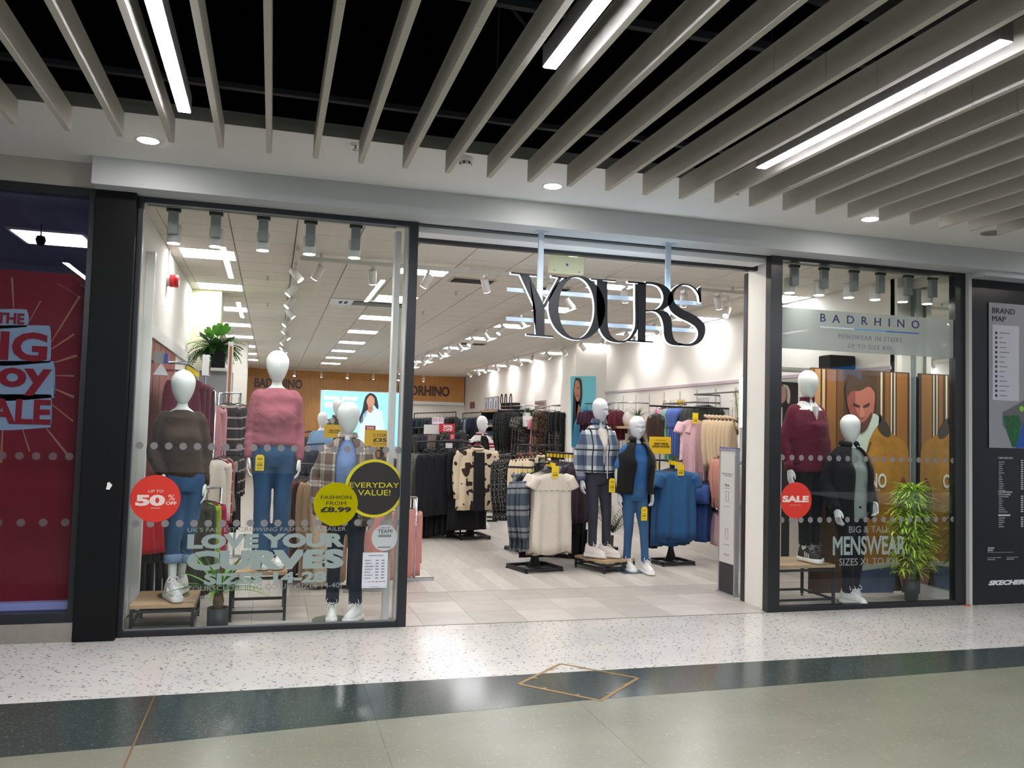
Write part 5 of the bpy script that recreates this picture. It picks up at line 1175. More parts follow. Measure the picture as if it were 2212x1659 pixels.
row(7,P(905,1065,5.2),P(975,1060,5.15),'black_skirt','long black skirt hanging low on the coat rack','skirt','black skirts on the coat rack',pmesh(.36,.5,2,True),F_BLK,1.2,.1,12,hanger=me_clip)
rail('black rail of jackets left of the cow print coat',P(895,955,5.35),P(1000,951,5.15),M_RBLK,True)
# --- blue tee rack
hr5 = P(1462,995,2.6).z
rack('black clothes rack of blue tees right of the entrance mannequins',(4.62,2.62,0),.1,.42,.36,hr5-.01,[(0,-.2,hr5),(-.3,.1,hr5),(.15,.2,hr5)])
F_BLUE = fabric('royal_blue_jersey','#2c5884','plain')
for k in range(5):
    garm('blue_tee','blue v-neck tee hanging at front of the rack right of the mannequins' if k==0 else 'blue tee hanging behind the front blue tee','t-shirt','blue tees',gmesh(.48,.78+.03*k,'short',.07,1.04,21+k,.34,neck=.09,hemw=.015),F_BLUE,P(1466-k*4.5,997-k*.8,2.42+.05*k),.06,'£25' if k==0 else None,yellow=True)
row(6,P(1422,1000,2.8),P(1405,1000,3.0),'black_shirt','black top at left end of the blue tee rack','top','black tops by the blue tees',gmesh(.44,.9,'short',.05,1.0,27),F_BLK,.9,.08,13,yellow=True)
# --- right wall: upper and lower rails
XW = 5.72
def W(px, py, x=XW): return at(px,py,x=x)
ya, yb_ = W(1595,865).y, W(1432,880).y
for (p0,p1,lab) in (((1500,852),(1592,845),'grey wall rail of grey and beige tops beside shelf plant'),((1432,872),(1500,866),'grey wall rail of pastel tees right of entrance')):
    a, b = W(*p0), W(*p1); rail(lab,(a.x,a.y,a.z),(a.x,b.y,a.z),mat('rail_grey','#77736f',.4,.4),None,'wall_clothes_rail',XR,'wall rails on the right')
F_ROSE = fabric('rose_jersey','#b98a9c','plain'); F_MINT = fabric('mint_jersey','#86b598','plain'); F_PERI = fabric('periwinkle_jersey','#5c74b8','plain'); F_ZEB = fabric('pink_zebra','#cf9fa9','zebra','#dcc0c4',scale=2.2); F_SAND = fabric('sand_sweat','#bfa98a','plain'); F_DKG = fabric('dark_sage','#3d423d','plain'); F_COCO = fabric('cocoa','#43362e','plain')
row(3,W(1432,866),W(1438,866),'ruffle_tee','rose pink ruffle-sleeved tee on right wall rail','t-shirt','rose pink tees on right wall',gmesh(.46,.62,'ruffle',.06,1.05,31),F_ROSE,.75,.06,14)
row(3,W(1447,865),W(1455,865),'ruffle_tee','mint green ruffle-sleeved tee on right wall rail','t-shirt','mint green tees on right wall',gmesh(.46,.8,'ruffle',.06,1.05,32),F_MINT,.75,.06,15)
row(4,W(1464,864),W(1478,864),'ruffle_tee','periwinkle blue ruffle-sleeved tee on right wall rail','t-shirt','periwinkle tees on right wall',gmesh(.48,.7,'ruffle',.06,1.05,33),F_PERI,.6,.06,16,'£35',True)
row(7,W(1508,862,5.85),W(1530,860,5.85),'dark_tee','dark sage tee on the grey wall rail above beige sweatshirts','t-shirt','dark sage tees on right wall',gmesh(.5,.6,'short',.05,1.0,34),F_DKG,.25,.05,17)
garm('zebra_tee','pink zebra-striped tee facing the entrance on right wall rail','t-shirt',None,gmesh(.4,.82,'short',.06,1.0,35,.3),F_ZEB,P(1497,887,3.0),.15,'£35')
garm('zebra_tee','pink zebra-striped tee tucked behind the front one','t-shirt',None,gmesh(.4,.82,'short',.06,1.0,36,.3),F_ZEB,P(1510,889,3.08),.35)
row(7,P(1533,884,2.95),P(1582,886,2.75),'sand_sweatshirt','sand beige sweatshirt in the row under the shelf plant','sweatshirt','sand sweatshirts on right wall',gmesh(.44,.66,'long',.08,1.0,37,.55,True),F_SAND,.9,.06,18)
garm('brown_shirt','brown top hanging by the pastel tees on the right wall','top',None,gmesh(.26,.34,'long',.07,1.05,38,.3),F_COCO,P(1418,878,3.9),.5,None)
row(5,P(1512,1022,2.95),P(1532,1022,2.8),'blue_dress','blue dress on lower right wall rail behind the blue tees','dress','blue dresses on lower right wall',gmesh(.4,.72,'short',.07,1.1,41),fabric('cobalt_cloth','#34518c','plain'),.9,.08,19)
row(3,P(1500,1022,3.2),P(1508,1022,3.1),'mixed_shirt','pastel top glimpsed between blue tees and blue dresses','top','pastel tops on lower right wall',gmesh(.36,.6,'short',.07,1.1,42),[F_ROSE,F_MINT],.9,.08,20)
row(4,P(1548,965,2.75),P(1562,966,2.5),'salmon_cardigan','salmon pink knitted cardigan behind the white sensor post','cardigan','salmon cardigans',gmesh(.42,.62,'long',.08,1.05,43,.5),fabric('salmon_knit','#b9816f','rib'),1.0,.08,21)
row(3,P(1545,1080,2.75),P(1560,1082,2.5),'pink_dress','pale pink garment hanging low behind the white sensor post','dress','pale pink garments low on right wall',gmesh(.38,.42,'none',.08,1.1,44),fabric('pale_pink','#c49aa2','plain'),1.0,.08,22)
row(3,P(1602,975,2.0),P(1612,976,1.8),'taupe_jumper','taupe ribbed jumper between the sensor post and door frame','jumper','taupe ribbed jumpers',gmesh(.4,.5,'long',.09,1.05,45,.45),fabric('taupe_rib','#a3968b','rib'),.9,.08,23)
row(3,P(1600,955,2.3),P(1610,955,2.1),'striped_shirt','black top with white stripes above the taupe jumpers','top','black striped tops',gmesh(.4,.5,'long',.06,1.0,46,.4),fabric('black_stripe','#1d1d20','stripe','#cfc9bf'),.9,.06,24)
row(2,P(1600,1085,2.1),P(1610,1087,1.95),'mauve_skirt','mauve skirt hanging below the taupe jumpers','skirt','mauve skirts',pmesh(.34,.42,4,True),fabric('mauve','#8f6a6e','plain'),.9,.06,25,hanger=me_clip)
# --- further along the right wall
XV = 5.6
def V(px,py,x=XV): return at(px,py,x=x)
rails_far = [((1195,880),(1232,878)),((1082,898),(1130,893))]
row(6,V(1200,878),V(1228,876),'black_satin_shirt','black satin top on far right wall rail by the turquoise poster','top','black satin tops',gmesh(.45,.5,'long',.06,1.0,51,.4),F_BLK,.7,.08,26)
row(5,V(1196,915),V(1228,915),'black_blouse','black blouse on the lower far rail by the turquoise poster','blouse','black blouses',gmesh(.45,.6,'long',.06,1.0,52,.5),[F_BLK,F_MONO],.7,.08,27)
row(2,V(1180,878),V(1186,878),'leopard_dress','brown leopard print dress near the turquoise poster','dress','leopard dresses',gmesh(.55,1.2,'long',.09,1.1,53,.7),fabric('leopard','#6a5344','leopard','#241c1a'),.3,.06,28)
garm('navy_dress','navy dress left of the leopard dresses','dress',None,gmesh(.4,1.1,'none',.08,1.1,54),F_NAVY,V(1170,882),.6)
garm('pink_dress','pink dress on the far right wall left of the navy dress','dress',None,gmesh(.4,.95,'short',.08,1.2,55),fabric('candy_pink','#c4738a','plain'),V(1160,892),.6)
row(4,V(1090,882),V(1112,880),'sequin_coat','long black sparkly coat on far right wall','coat','sparkly black coats',gmesh(.62,1.25,'long',.12,1.05,56,.8),fabric('sparkle','#191a1c','speckle','#6d706c'),.5,.08,29)
row(3,V(1122,890),V(1136,892),'patterned_dress','grey patterned dress beside the sparkly coats','dress','grey patterned dresses',gmesh(.5,1.2,'short',.08,1.1,57),fabric('grey_leaf','#2c2d2c','leopard','#6b6c66'),.6,.08,30)
garm('maroon_dress','maroon dress between sparkly coats and patterned dresses','dress',None,gmesh(.5,1.2,'none',.08,1.1,58),fabric('maroon','#431823','plain'),V(1116,905),.8)
rail('chrome wall rail of black tops by the turquoise poster',V(1192,875),V(1232,873),M_CHROME,None,'wall_clothes_rail',XR); rail('chrome wall rail of sparkly coats deep in the shop',V(1084,878),V(1140,876),M_CHROME,None,'wall_clothes_rail',XR)
row(4,V(1305,872),V(1336,872),'burgundy_shirt','burgundy top on the wall rail behind fleece mannequin','top','burgundy tops behind the fleece mannequin',gmesh(.42,.5,'short',.06,1.05,59),fabric('wine','#561525','plain'),.6,.1,31,'£25')
row(3,V(1270,875),V(1282,875),'purple_shirt','dark purple top beside the turquoise poster','top','dark purple tops',gmesh(.42,.4,'short',.06,1.05,60),fabric('dark_purple','#3a2033','plain'),.6,.1,32)
row(3,V(1308,905),V(1326,905),'cream_shirt','cream top behind the head of the gilet mannequin','top','cream tops',gmesh(.42,.4,'short',.06,1.05,61),fabric('cream_cloth','#cfc4ba','plain'),.6,.1,33)
rail('chrome wall rail of dark purple and burgundy tops beside the turquoise poster',V(1264,872),V(1340,869),M_CHROME,None,'wall_clothes_rail',XR)
rail('chrome wall rail of pink, navy and leopard dresses deep in the shop',V(1152,885),V(1190,876),M_CHROME,None,'wall_clothes_rail',XR)
rail('low wall rail of cream tops behind gilet mannequin',V(1302,903),V(1332,903),M_CHROME,None,'wall_clothes_rail',XR)
q_ = P(1418,877,3.9); rail('short wall rail holding one brown top',(q_.x-.1,q_.y,q_.z),(q_.x+.1,q_.y+.05,q_.z),M_RBLK,None,'wall_clothes_rail',XR)
# --- deep in the shop: rails of dark clothes
rnd = random.Random(4)
DARK = [F_BLK,F_BLK2,F_NAVY,fabric('charcoal_c','#2f3033','plain'),fabric('dark_olive','#33352b','plain'),F_MONO,F_PLUM,fabric('dk_teal','#1f3236','plain'),fabric('taupe_c','#6b5f57','plain')]
def deep(n, p0, p1, y0, y1, lab, grp, h=.8, seed=1, mats=DARK, rz=1.1):
    r2 = random.Random(seed); a, b = P(*p0,y0), P(*p1,y1)
    rail(lab.replace('garment','floor rail')[:0]+'dark floor rail, '+grp,a,b,M_RBLK,True,'clothes_rail',None,None,.012)
    for k in range(n):
        m = r2.choice(mats); garm('hanging_garment',lab,'garment',grp,gmesh(.46,h,'long' if k%2 else 'short',.07,1.05,70+k%3,.5),m,a.lerp(b,k/(n-1)),rz+r2.uniform(-.15,.15))
deep(16,(890,925),(1000,920),7.4,7.2,'dark garment on the long rail behind the coat rack','rail behind the coat rack',.85,2)
deep(14,(895,893),(985,890),13,12.5,'dark garment on the rail under the oak wall','rail under the oak wall',.9,3)
deep(12,(1000,893),(1040,890),11.5,11.5,'dark garment on the rail behind the red check mannequin','rail behind the red check mannequin',.9,4,[F_NAVY,F_BLK,F_NAVY,F_GREY])
deep(14,(640,962),(700,958),6.6,6.8,'dark garment on the rail between pink jumper and check shirt mannequins','rail between window mannequins',.8,5)
deep(12,(645,935),(690,930),10.5,10.5,'dark garment on the far rail behind the light blue tee mannequin','far rail behind the blue tee mannequin',.9,6)
deep(12,(770,975),(842,972),6.2,6.2,'dark garment on the rail beside the white door jamb','rail beside the white jamb',.8,7)
deep(10,(1052,985),(1080,975),7.0,7.6,'dark garment on the rail beyond the cow print coat','rail beyond the cow print coat',.8,8)
# --- left side of the shop, behind the left window
XLW = -.72
def U(px,py,x=XLW): return at(px,py,x=x)
F_WINE = fabric('burgundy_knit','#5b1a30','rib'); F_DUSTY = fabric('dusty_pink','#b57f86','plain'); F_STRP = fabric('dark_stripe','#2a1f24','stripe','#d8cfc2'); F_CREAM = fabric('cream_knit','#d9cfc2','rib'); F_RED = fabric('red_cloth','#b11d2a','plain'); F_RSTR = fabric('red_white_stripe','#a01a28','stripe','#e0d4d2'); F_OLV = fabric('olive_knit','#3f4136','plain'); F_LIME = fabric('lime_cloth','#8fae2a','plain'); F_MAG = fabric('magenta_cloth','#a5184e','plain'); F_TAU = fabric('taupe_cloth','#8d8078','plain')
rail('chrome wall rail of burgundy jumpers beside left window',(XLW,1.15,P(360,785,1.3).z),(XLW,2.35,P(360,785,1.3).z),M_CHROME,None,'wall_clothes_rail',XL)
row(7,(XLW,1.25,P(360,788,1.3).z),(XLW,2.2,P(360,788,1.3).z),'burgundy_jumper','burgundy jumper on the chrome rail beside brown jumper mannequin','jumper','burgundy jumpers on left wall',gmesh(.4,.72,'long',.09,1.05,81,.6),F_WINE,1.0,.12,40,yellow=True)
zr = P(430,842,2.6).z
rail('chrome rail of burgundy tops behind the brown jumper mannequin',P(418,842,2.6),P(466,846,2.3),M_CHROME,True)
row(8,P(420,843,2.75),P(446,846,2.45),'burgundy_shirt','burgundy top on the chrome rail behind the brown jumper mannequin','top','burgundy tops behind brown jumper',gmesh(.36,.86,'long',.08,1.05,82,.7),F_WINE,.95,.1,41,yellow=True)
garm('pink_shirt','dusty pink top at end of the burgundy row','top',None,gmesh(.34,.8,'long',.08,1.05,83,.7),F_DUSTY,P(456,850,2.4),.8)
row(3,P(484,852,2.6),P(494,850,2.8),'striped_jumper','dark striped jumper left of the pink jumper mannequin','jumper','dark striped jumpers',gmesh(.4,.66,'long',.1,1.05,84,.9),F_STRP,.7,.08,42)
garm('pale_pink_shirt','pale pink top glimpsed behind the pink jumper sleeve','top',None,gmesh(.3,.3,'short',.07,1.05,85),fabric('pale_pink_b','#c9a0ae','plain'),P(508,878,3.2),.5)
garm('brown_cardigan','brown cardigan hanging behind the pink jumper shoulder','cardigan',None,gmesh(.34,.5,'long',.08,1.05,86,.5),fabric('cardigan_brown','#7a5148','plain'),P(516,853,3.6),.6)
rail('chrome rail of striped jumpers left of the pink jumper mannequin',P(474,850,2.5),P(520,848,3.6),M_CHROME,True)
row(3,P(496,965,2.6),P(506,962,3.0),'black_trousers','black trousers hanging beside pink jumper mannequin hand','trousers','black trousers beside pink jumper',pmesh(.26,.78,5),F_BLK,.8,.08,43,hanger=me_clip)
rail('low chrome rail of cream and red tops behind brown jumper mannequin',P(445,962,2.3),P(500,958,2.8),M_CHROME,True)
garm('cream_cardigan','cream cardigan hanging low behind brown jumper hand','cardigan',None,gmesh(.34,.72,'long',.09,1.05,87,.55),F_CREAM,P(464,968,2.2),.8)
garm('red_shirt','red top with white stripes hanging beside the cream cardigan','top',None,gmesh(.3,.86,'long',.07,1.0,88,.6),F_RSTR,P(478,966,2.35),1.0)
garm('taupe_shirt','taupe top hanging beside the red striped top','top',None,gmesh(.3,.6,'long',.08,1.0,89,.5),F_TAU,P(484,964,2.5),.9)
rail('low chrome rail of olive tops behind the yucca plant',P(400,1058,1.3),P(478,1052,1.75),M_CHROME,True)
for k,(px,m_,nm,lab) in enumerate(((414,F_OLV,'olive_jumper','dark olive jumper at front of the low rail behind the yucca'),(424,F_OLV,'olive_jumper','dark olive jumper second on the low rail behind the yucca'),(436,F_LIME,'lime_shirt','lime green top on the low rail behind the yucca'),(448,F_MAG,'magenta_shirt','magenta top on the low rail behind the yucca'),(405,F_BLK,'black_jumper','black jumper nearest the jeans on the low rail'))):
    garm(nm,lab,'top',None,gmesh(.36,.82,'long',.1,1.03,90+k,.6),m_,P(px,1058,1.35+.09*k),.75)
row(3,P(296,1092,1.0),P(338,1090,1.25),'red_skirt','red skirt with white label hanging low beside the black pillar','skirt','red skirts low on left wall',pmesh(.26,.3,6,True),F_RED,.25,.05,45,hanger=me_clip)
row(4,P(292,1165,1.05),P(345,1162,1.3),'black_trousers','black trousers hanging below the red skirts','trousers','black trousers on left wall',pmesh(.26,.42,7),F_BLK,.25,.05,46,hanger=me_clip)
for (px,py,y) in ((300,1090,1.05),): rail('chrome wall rail of red skirts beside the pillar',(XL+.05,.95,P(300,1088,1.05).z),(XL+.05+.4,1.4,P(300,1088,1.05).z),M_CHROME,None,'wall_clothes_rail',XL)
# --- rack behind the check shirt mannequin
rail('low floor rail of camel and green coats behind the check shirt mannequin',P(645,1002,2.2),P(760,1010,1.6),M_RBLK,True)
for px,yy,m_,nm,lab,hh in ((650,2.2,F_BLK,'black_coat','black coat at far end of the low rail behind window mannequins',.95),(657,2.1,fabric('orchid','#a06a96','plain'),'orchid_coat','orchid pink coat on the low rail behind window mannequins',.9),(664,2.05,fabric('emerald','#1f5a3c','plain'),'green_coat','emerald green coat on the low rail behind window mannequins',.85),(673,1.98,fabric('rust','#8c3f30','plain'),'rust_coat','rust red coat on the low rail behind window mannequins',.85),(682,1.9,fabric('umber','#3d302a','plain'),'umber_coat','dark brown coat on the low rail behind window mannequins',.9),(692,1.82,fabric('camel','#b09478','plain'),'camel_coat','camel coat on the low rail left of the yellow sticker',1.0),(706,1.74,fabric('camel','#b09478','plain'),'camel_coat','second camel coat on the low rail behind the yellow sticker',1.0),(722,1.68,fabric('camel_light','#bfa78e','plain'),'camel_coat','light camel coat behind dark trousers of check shirt mannequin',1.0)):
    garm(nm,lab,'coat',None,gmesh(.42,hh,'long',.1,1.05,101,.62),m_,P(px,1008,yy),.75)
rail('low chrome rail of pink tops beside the white door jamb',P(795,1070,1.4),P(900,1075,1.9),M_CHROME,True)
for k,(px,yy) in enumerate(((815,1.5),(828,1.6),(880,1.85))):
    garm('pink_shirt',('pink top behind the grey team sticker','second pink top behind the grey team sticker','pink top showing right of the left window frame')[k],'top',None,gmesh(.36,.68,'long',.1,1.05,105+k,.5),fabric('blush','#bd8078','plain'),P(px,1075,yy),.7)
# ------------------------------------------------------------------ right window: poster wall, mirror
def pxs(pts, ox, oy, s): return [(ox+x*s, oy+y*s) for x,y in pts]
yp = .62; A = at(1739,797,y=yp); B = at(1964,1281,y=yp); xl_ = at(1748,1283,y=yp).x
d = thing('display_poster','tall poster of a man in mustard jacket standing in the right window','poster',((xl_+B.x)/2,yp,.02))
L = d.location; zt = at(1964,805,y=yp).z
MB().box((xl_-L.x,0,-.0),(B.x-L.x,.02,zt-L.z)).build('board',mat('poster_brown','#4a321c',.5,noise=.25,nscale=6),d)
for a_,b_,c_ in ((1750,1758,'#8a5a2b'),(1760,1772,'#b98a58'),(1776,1782,'#d2a878'),(1786,1806,'#8e5d2a'),(1808,1822,'#6b4420'),(1893,1900,'#54402c'),(1902,1906,'#e0cdb4'),(1912,1922,'#8c5c2c'),(1924,1927,'#e2d2bc'),(1931,1934,'#e4d6c2'),(1937,1960,'#a06a34')):
    p0, p1 = at(a_,850,y=yp-.001), at(b_,850,y=yp-.001); MB().box((p0.x-L.x,-.0022,.9),(p1.x-L.x,-.001,zt-L.z-.01)).build('timber_stripe',mat('stripe_'+c_,c_,.5),d)
PR = lambda nm,pts,k,c_,**kw: pprint(nm, pts, yp-.002-.0015*k, mat('print_'+c_,c_,.5,**kw), d)
PR('white_lining',smooth([(1836,1010),(1848,948),(1882,895),(1902,908),(1892,940),(1878,965),(1870,1010)]),1,'#c9d3c4')
PR('jacket',smooth([(1868,1000),(1878,950),(1902,915),(1925,935),(1956,958),(1963,990),(1962,1070),(1950,1100),(1942,1220),(1900,1226),(1850,1234),(1848,1120)]),2,'#b07a2c',noise=.2,nscale=9)
PR('jacket_fold',smooth([(1938,1060),(1952,1030),(1962,1075),(1950,1130),(1944,1190),(1938,1120)]),3,'#6e4a1e')
PR('cuff_knit',[(1850,1222),(1942,1212),(1942,1222),(1852,1234)],4,'#b9bfae')
PR('trousers',[(1836,1234),(1936,1222),(1930,1280),(1830,1281)],3,'#3f5470',noise=.2,nscale=6)
PR('hand',smooth([(1944,1216),(1963,1212),(1963,1262),(1950,1270),(1942,1240)]),4,'#96604f')
PR('face',smooth([(1829,842),(1850,822),(1880,826),(1889,845),(1889,872),(1885,896),(1875,920),(1862,934),(1850,927),(1841,905),(1831,876)]),4,'#b06a58')
PR('face_shade',smooth([(1829,845),(1846,840),(1848,880),(1856,905),(1850,925),(1841,905),(1831,876)]),5,'#8e4c40')
PR('hair',smooth([(1827,862),(1828,830),(1842,814),(1866,812),(1884,822),(1890,846),(1878,834),(1858,843),(1840,845),(1832,855)]),6,'#4a3628')
PR('beard',smooth([(1846,905),(1858,912),(1870,908),(1884,890),(1876,920),(1862,935),(1850,927)]),6,'#5b3a30')
PR('brow',[(1843,870),(1857,876),(1857,880),(1843,875)],7,'#3a2620'); PR('brow',[(1864,877),(1878,870),(1879,875),(1864,881)],7,'#3a2620')
PR('nose',smooth([(1859,878),(1864,878),(1868,898),(1861,902),(1856,898)]),7,'#c07c68')
PR('mouth',[(1856,913),(1870,912),(1869,915),(1857,916)],8,'#7a3b35')
PR('collar',smooth([(1899,892),(1912,908),(1924,930),(1920,944),(1906,938),(1896,922),(1903,908)]),4,'#3f362c')
PR('sleeve_seam',[(1880,955),(1883,955),(1872,985),(1869,985)],4,'#5a3d1c')
M_PW = mat('print_white','#e9e6e0',.5)
ptext('text_brand','BADRHINO',M_PW,1793,1053,1915,1021,yp-.013,d,offset=.02); ptext('text_size','UP TO SIZE 8XL',M_PW,1842,1061,1902,1055.5,yp-.013,d)
M_MIRR = NT('mirror').set(Base_Color=(.86,.9,.88,1),Metallic=1.0,Roughness=.02).m
XM = 6.33
t = thing('mirror_panel','tall mirror on side wall at right end of the right window','mirror',(XM,.35,.1))
MB().box((0,-.27,0),(.01,.26,3.0)).build('glass',M_MIRR,t); MB().box((-.012,.26,-.08),(.02,.3,3.0)).build('edge_trim',mat('mirror_trim','#8f9a9c',.3,.4),t)
S('wall_window_side',(XM+.01,.08,0),(6.374,.7,3.2),M_WHITE); S('wall_window_back',(XR,.66,0),(XM+.02,.72,3.2),M_WHITE)
S('baseboard_window',(XM-.03,.1,0),(XM-.001,.6,.1),M_WHT2)
# ------------------------------------------------------------------ plants
def leafmat(name,c): return mat(name,c,.45,noise=.25,nscale=5)
G5 = leafmat('leaf_lime_mid','#9cc83a'); G1, G2, G3, G4 = leafmat('leaf_fresh','#5d9a34'), leafmat('leaf_deep','#2f5e28'), leafmat('leaf_lime','#cfe858'), leafmat('leaf_dark','#24401f')
def blade(mb, p, az, el, Ln, wd, droop=.5, n=7):
    p = Vector(p); h = Vector((math.cos(az),math.sin(az),0)); sd = Vector((-math.sin(az),math.cos(az),0)); rows = []; e = el
    for i in range(n):
        f = i/(n-1); w_ = wd*math.sin(PI*min(1,.12+f*.88))**.7*(1-f*.25)+.0005
        nn = Vector((0,0,1))*math.cos(e)-h*math.sin(e)
        rows.append([p-sd*w_/2+nn*w_*.12, p.copy(), p+sd*w_/2+nn*w_*.12])
        p = p + (h*math.cos(e)+Vector((0,0,1))*math.sin(e))*(Ln/(n-1)); e -= droop/(n-1)
    mb.grid(rows); return mb
M_SOIL = mat('soil','#4a3a2c',.95,noise=.3,nscale=30); M_POT = mat('pot_charcoal','#36383a',.55); M_BARK = mat('yucca_bark','#6d573f',.9,noise=.3,nscale=30)
p = at(468,1360,z=0); kk = mpp(.15,468,1300)
t = thing('potted_yucca','potted yucca with long green blades in the left window','potted plant',(p.x,.2,0)); rp = 22*kk; hp_ = 44*kk
MB().lathe([(rp*.9,0),(rp,hp_*.1),(rp*1.02,hp_),(rp*.93,hp_),(rp*.9,hp_*.9)],n=28).build('pot',M_POT,t,True); MB().lathe([(rp*.9,hp_*.86),(rp*.9,hp_*.9)],n=20).build('soil',M_SOIL,t)
MB().tube([(0,0,hp_*.8),(0,0,hp_+.05),(0,0,hp_+.11)],[.034,.04,.03],12).build('trunk',M_BARK,t,True)
rnd = random.Random(3)
for k in range(24):
    az = k*2.4+rnd.uniform(-.2,.2); el = .35+.95*(k/24)+rnd.uniform(-.1,.1)
    blade(MB(),(0,0,hp_+.09),az,el,.4+rnd.uniform(-.04,.08),.034,1.0 if k<14 else .5,8).build('leaf',[G1,G2,G1][k%3],t,True,fixn=False)
for k in range(8): blade(MB(),(0,0,hp_+.06),k*.8,-.1,.07,.01,.6,4).build('dry_leaf',G4,t,True,fixn=False)
def bamboo(label, loc, h, rad, n, mats, pot_r, pot_h, seed, stems=6, potm=M_POT):
    t = thing('bamboo_plant',label,'potted plant',loc); r2 = random.Random(seed)
    MB().lathe([(pot_r*.8,0),(pot_r*.82,pot_h*.35),(pot_r,pot_h*.4),(pot_r*1.03,pot_h),(pot_r*.92,pot_h)],n=26).build('pot',potm,t,True); MB().lathe([(pot_r*.9,pot_h*.9),(pot_r*.9,pot_h*.95)],n=20).build('soil',M_SOIL,t)
    for k in range(stems):
        a = k*2.1; MB().tube([(pot_r*.4*math.cos(a),pot_r*.4*math.sin(a),pot_h*.8),(rad*.3*math.cos(a),rad*.3*math.sin(a),h*.6),(rad*.45*math.cos(a+.3),rad*.45*math.sin(a+.3),h*.97)],.006,6,8).build('cane',mat('cane','#6f7d3a',.6),t,True)
    mb = MB()
    for k in range(n):
        a = r2.uniform(0,2*PI); z = pot_h+.06+(h-pot_h-.06)*r2.random()**.8; f = (z-pot_h)/(h-pot_h); rr = rad*(.25+.55*math.sin(PI*min(1,.15+f*.8)))*r2.uniform(.2,1)
        mb.cur = r2.choice((0,0,1)); blade(mb,(rr*math.cos(a),rr*.55*math.sin(a),z),a+r2.uniform(-.9,.9),r2.uniform(-.3,.7),r2.uniform(.10,.18)*(h/1.1),.017*(h/1.1),r2.uniform(.4,1.2),5)
    o = mb.build('foliage',mats,t,True,fixn=False); o['kind']='stuff'; return t
p = at(2022,1300,z=0); hb = at(2020,1055,y=.3).z
bamboo('leafy lime green bamboo plant in black pot in the right window',(5.99,.27,.0),at(2020,1050,y=.2).z,.27,1150,[G3,G5],.075,.19,5)
zsh = at(1590,921,y=2.3).z
t = thing('wall_shelf','oak shelf with bamboo plant on the right wall by the door jamb','shelf',(5.9,at(1590,925,x=5.75).y,zsh)); yy = t.location.y
MB().bbox((-.35,-.35,-.035),(.2,.35,0),.003).build('board',M_PTOP,t); MB().box((.05,-.3,-.1),(.2,-.27,-.035)).build('bracket',M_RBLK,t); MB().box((.05,.27,-.1),(.2,.3,-.035)).build('bracket',M_RBLK,t)
q = at(1586,921,z=zsh); hs = at(1586,832,x=q.x).z-zsh
bamboo('small bamboo plant in black pot on the oak wall shelf',(5.8,yy,zsh),max(hs,.4),.14,200,[G1,G2],.07,.12,6,5)
# lit lightbox edge beside it
a_, b_ = at(1600,812,y=1.9), at(1611,925,y=1.9)
t = thing('lightbox','narrow glowing lilac lightbox edge beside the door jamb','lightbox',(a_.x,1.9,b_.z)); MB().bbox((0,0,0),(b_.x-a_.x+.05,.04,a_.z-b_.z),.003).build('frame',M_WHT2,t); MB().box((.004,-.004,.01),(b_.x-a_.x+.046,-.0005,a_.z-b_.z-.01)).build('lit_face',emis('lilac_glow','#d9d2ff',1.6),t)
MB().box((0,.01,-t.location.z),(.05,.03,.0)).build('leg',M_WHT2,t)
# monstera and fern planter by the left pier
yl = 4.35; q = at(455,795,y=yl); sc = mpp(yl,455,760)
t = thing('leafy_planter','bushy green fern and monstera in black box planter by the left pier','potted plant',(q.x+.05,yl,q.z))
MB().bbox((-20*sc,-.1,0),(20*sc,.1,36*sc),.004).build('planter_box',M_BLK2,t)
rnd = random.Random(9)
def monstera(mb, p, az, el, s):
    h = Vector((math.cos(az),math.sin(az),0)); f = (h*math.cos(el)+Vector((0,0,1))*math.sin(el)); sd = Vector((-math.sin(az),math.cos(az),0)); out = []; n = 28
    pts = [Vector(p)]
    for k in range(n+1):
        u = k/n; a2 = -2.6+5.2*u; r = s*(.62+.38*math.cos(a2))*(.78 if k%5 == 2 else 1); pts.append(Vector(p)+f*(s*.35+math.cos(a2)*r*.75)+sd*math.sin(a2)*r*.72)
    mb.add(pts,[(0,k,k+1) for k in range(1,n+1)])
for k,(x,z,az,el,s) in enumerate(((-10,44,-2.2,1.1,26),(2,50,-1.2,1.25,28),(10,52,-.9,1.0,30),(-16,40,-2.6,.7,24),(16,36,-.4,.6,26),(0,30,-1.6,.5,26))):
    mb = MB(); monstera(mb,(x*sc,-.02,(z+18)*sc),az,el,s*sc); mb.tube([(0,0,34*sc),(x*sc*.6,0,(z+4)*sc),(x*sc,-.02,(z+19)*sc)],.006,5,6); mb.build('monstera_leaf',G1 if k<3 else G2,t,True,fixn=False)
mb = MB()
for k in range(120):
    az = rnd.uniform(0,2*PI); el = rnd.uniform(.0,1.35); Lf = rnd.uniform(38,66)*sc; h = Vector((math.cos(az),math.sin(az)*.5,0)); p0 = Vector((rnd.uniform(-14,14)*sc,0,40*sc)); e = el
    for i in range(12):
        p0 = p0+(h*math.cos(e)+Vector((0,0,1))*math.sin(e))*Lf/12; e -= .12
        mb.cur = k%2
        for s_ in (-1,1): blade(mb,p0,az+s_*1.0,e*.5,Lf*.26*(1-i/16),.02,.5,4)
o = mb.build('fern_fronds',[G2,G1],t,True,fixn=False); o['kind']='stuff'
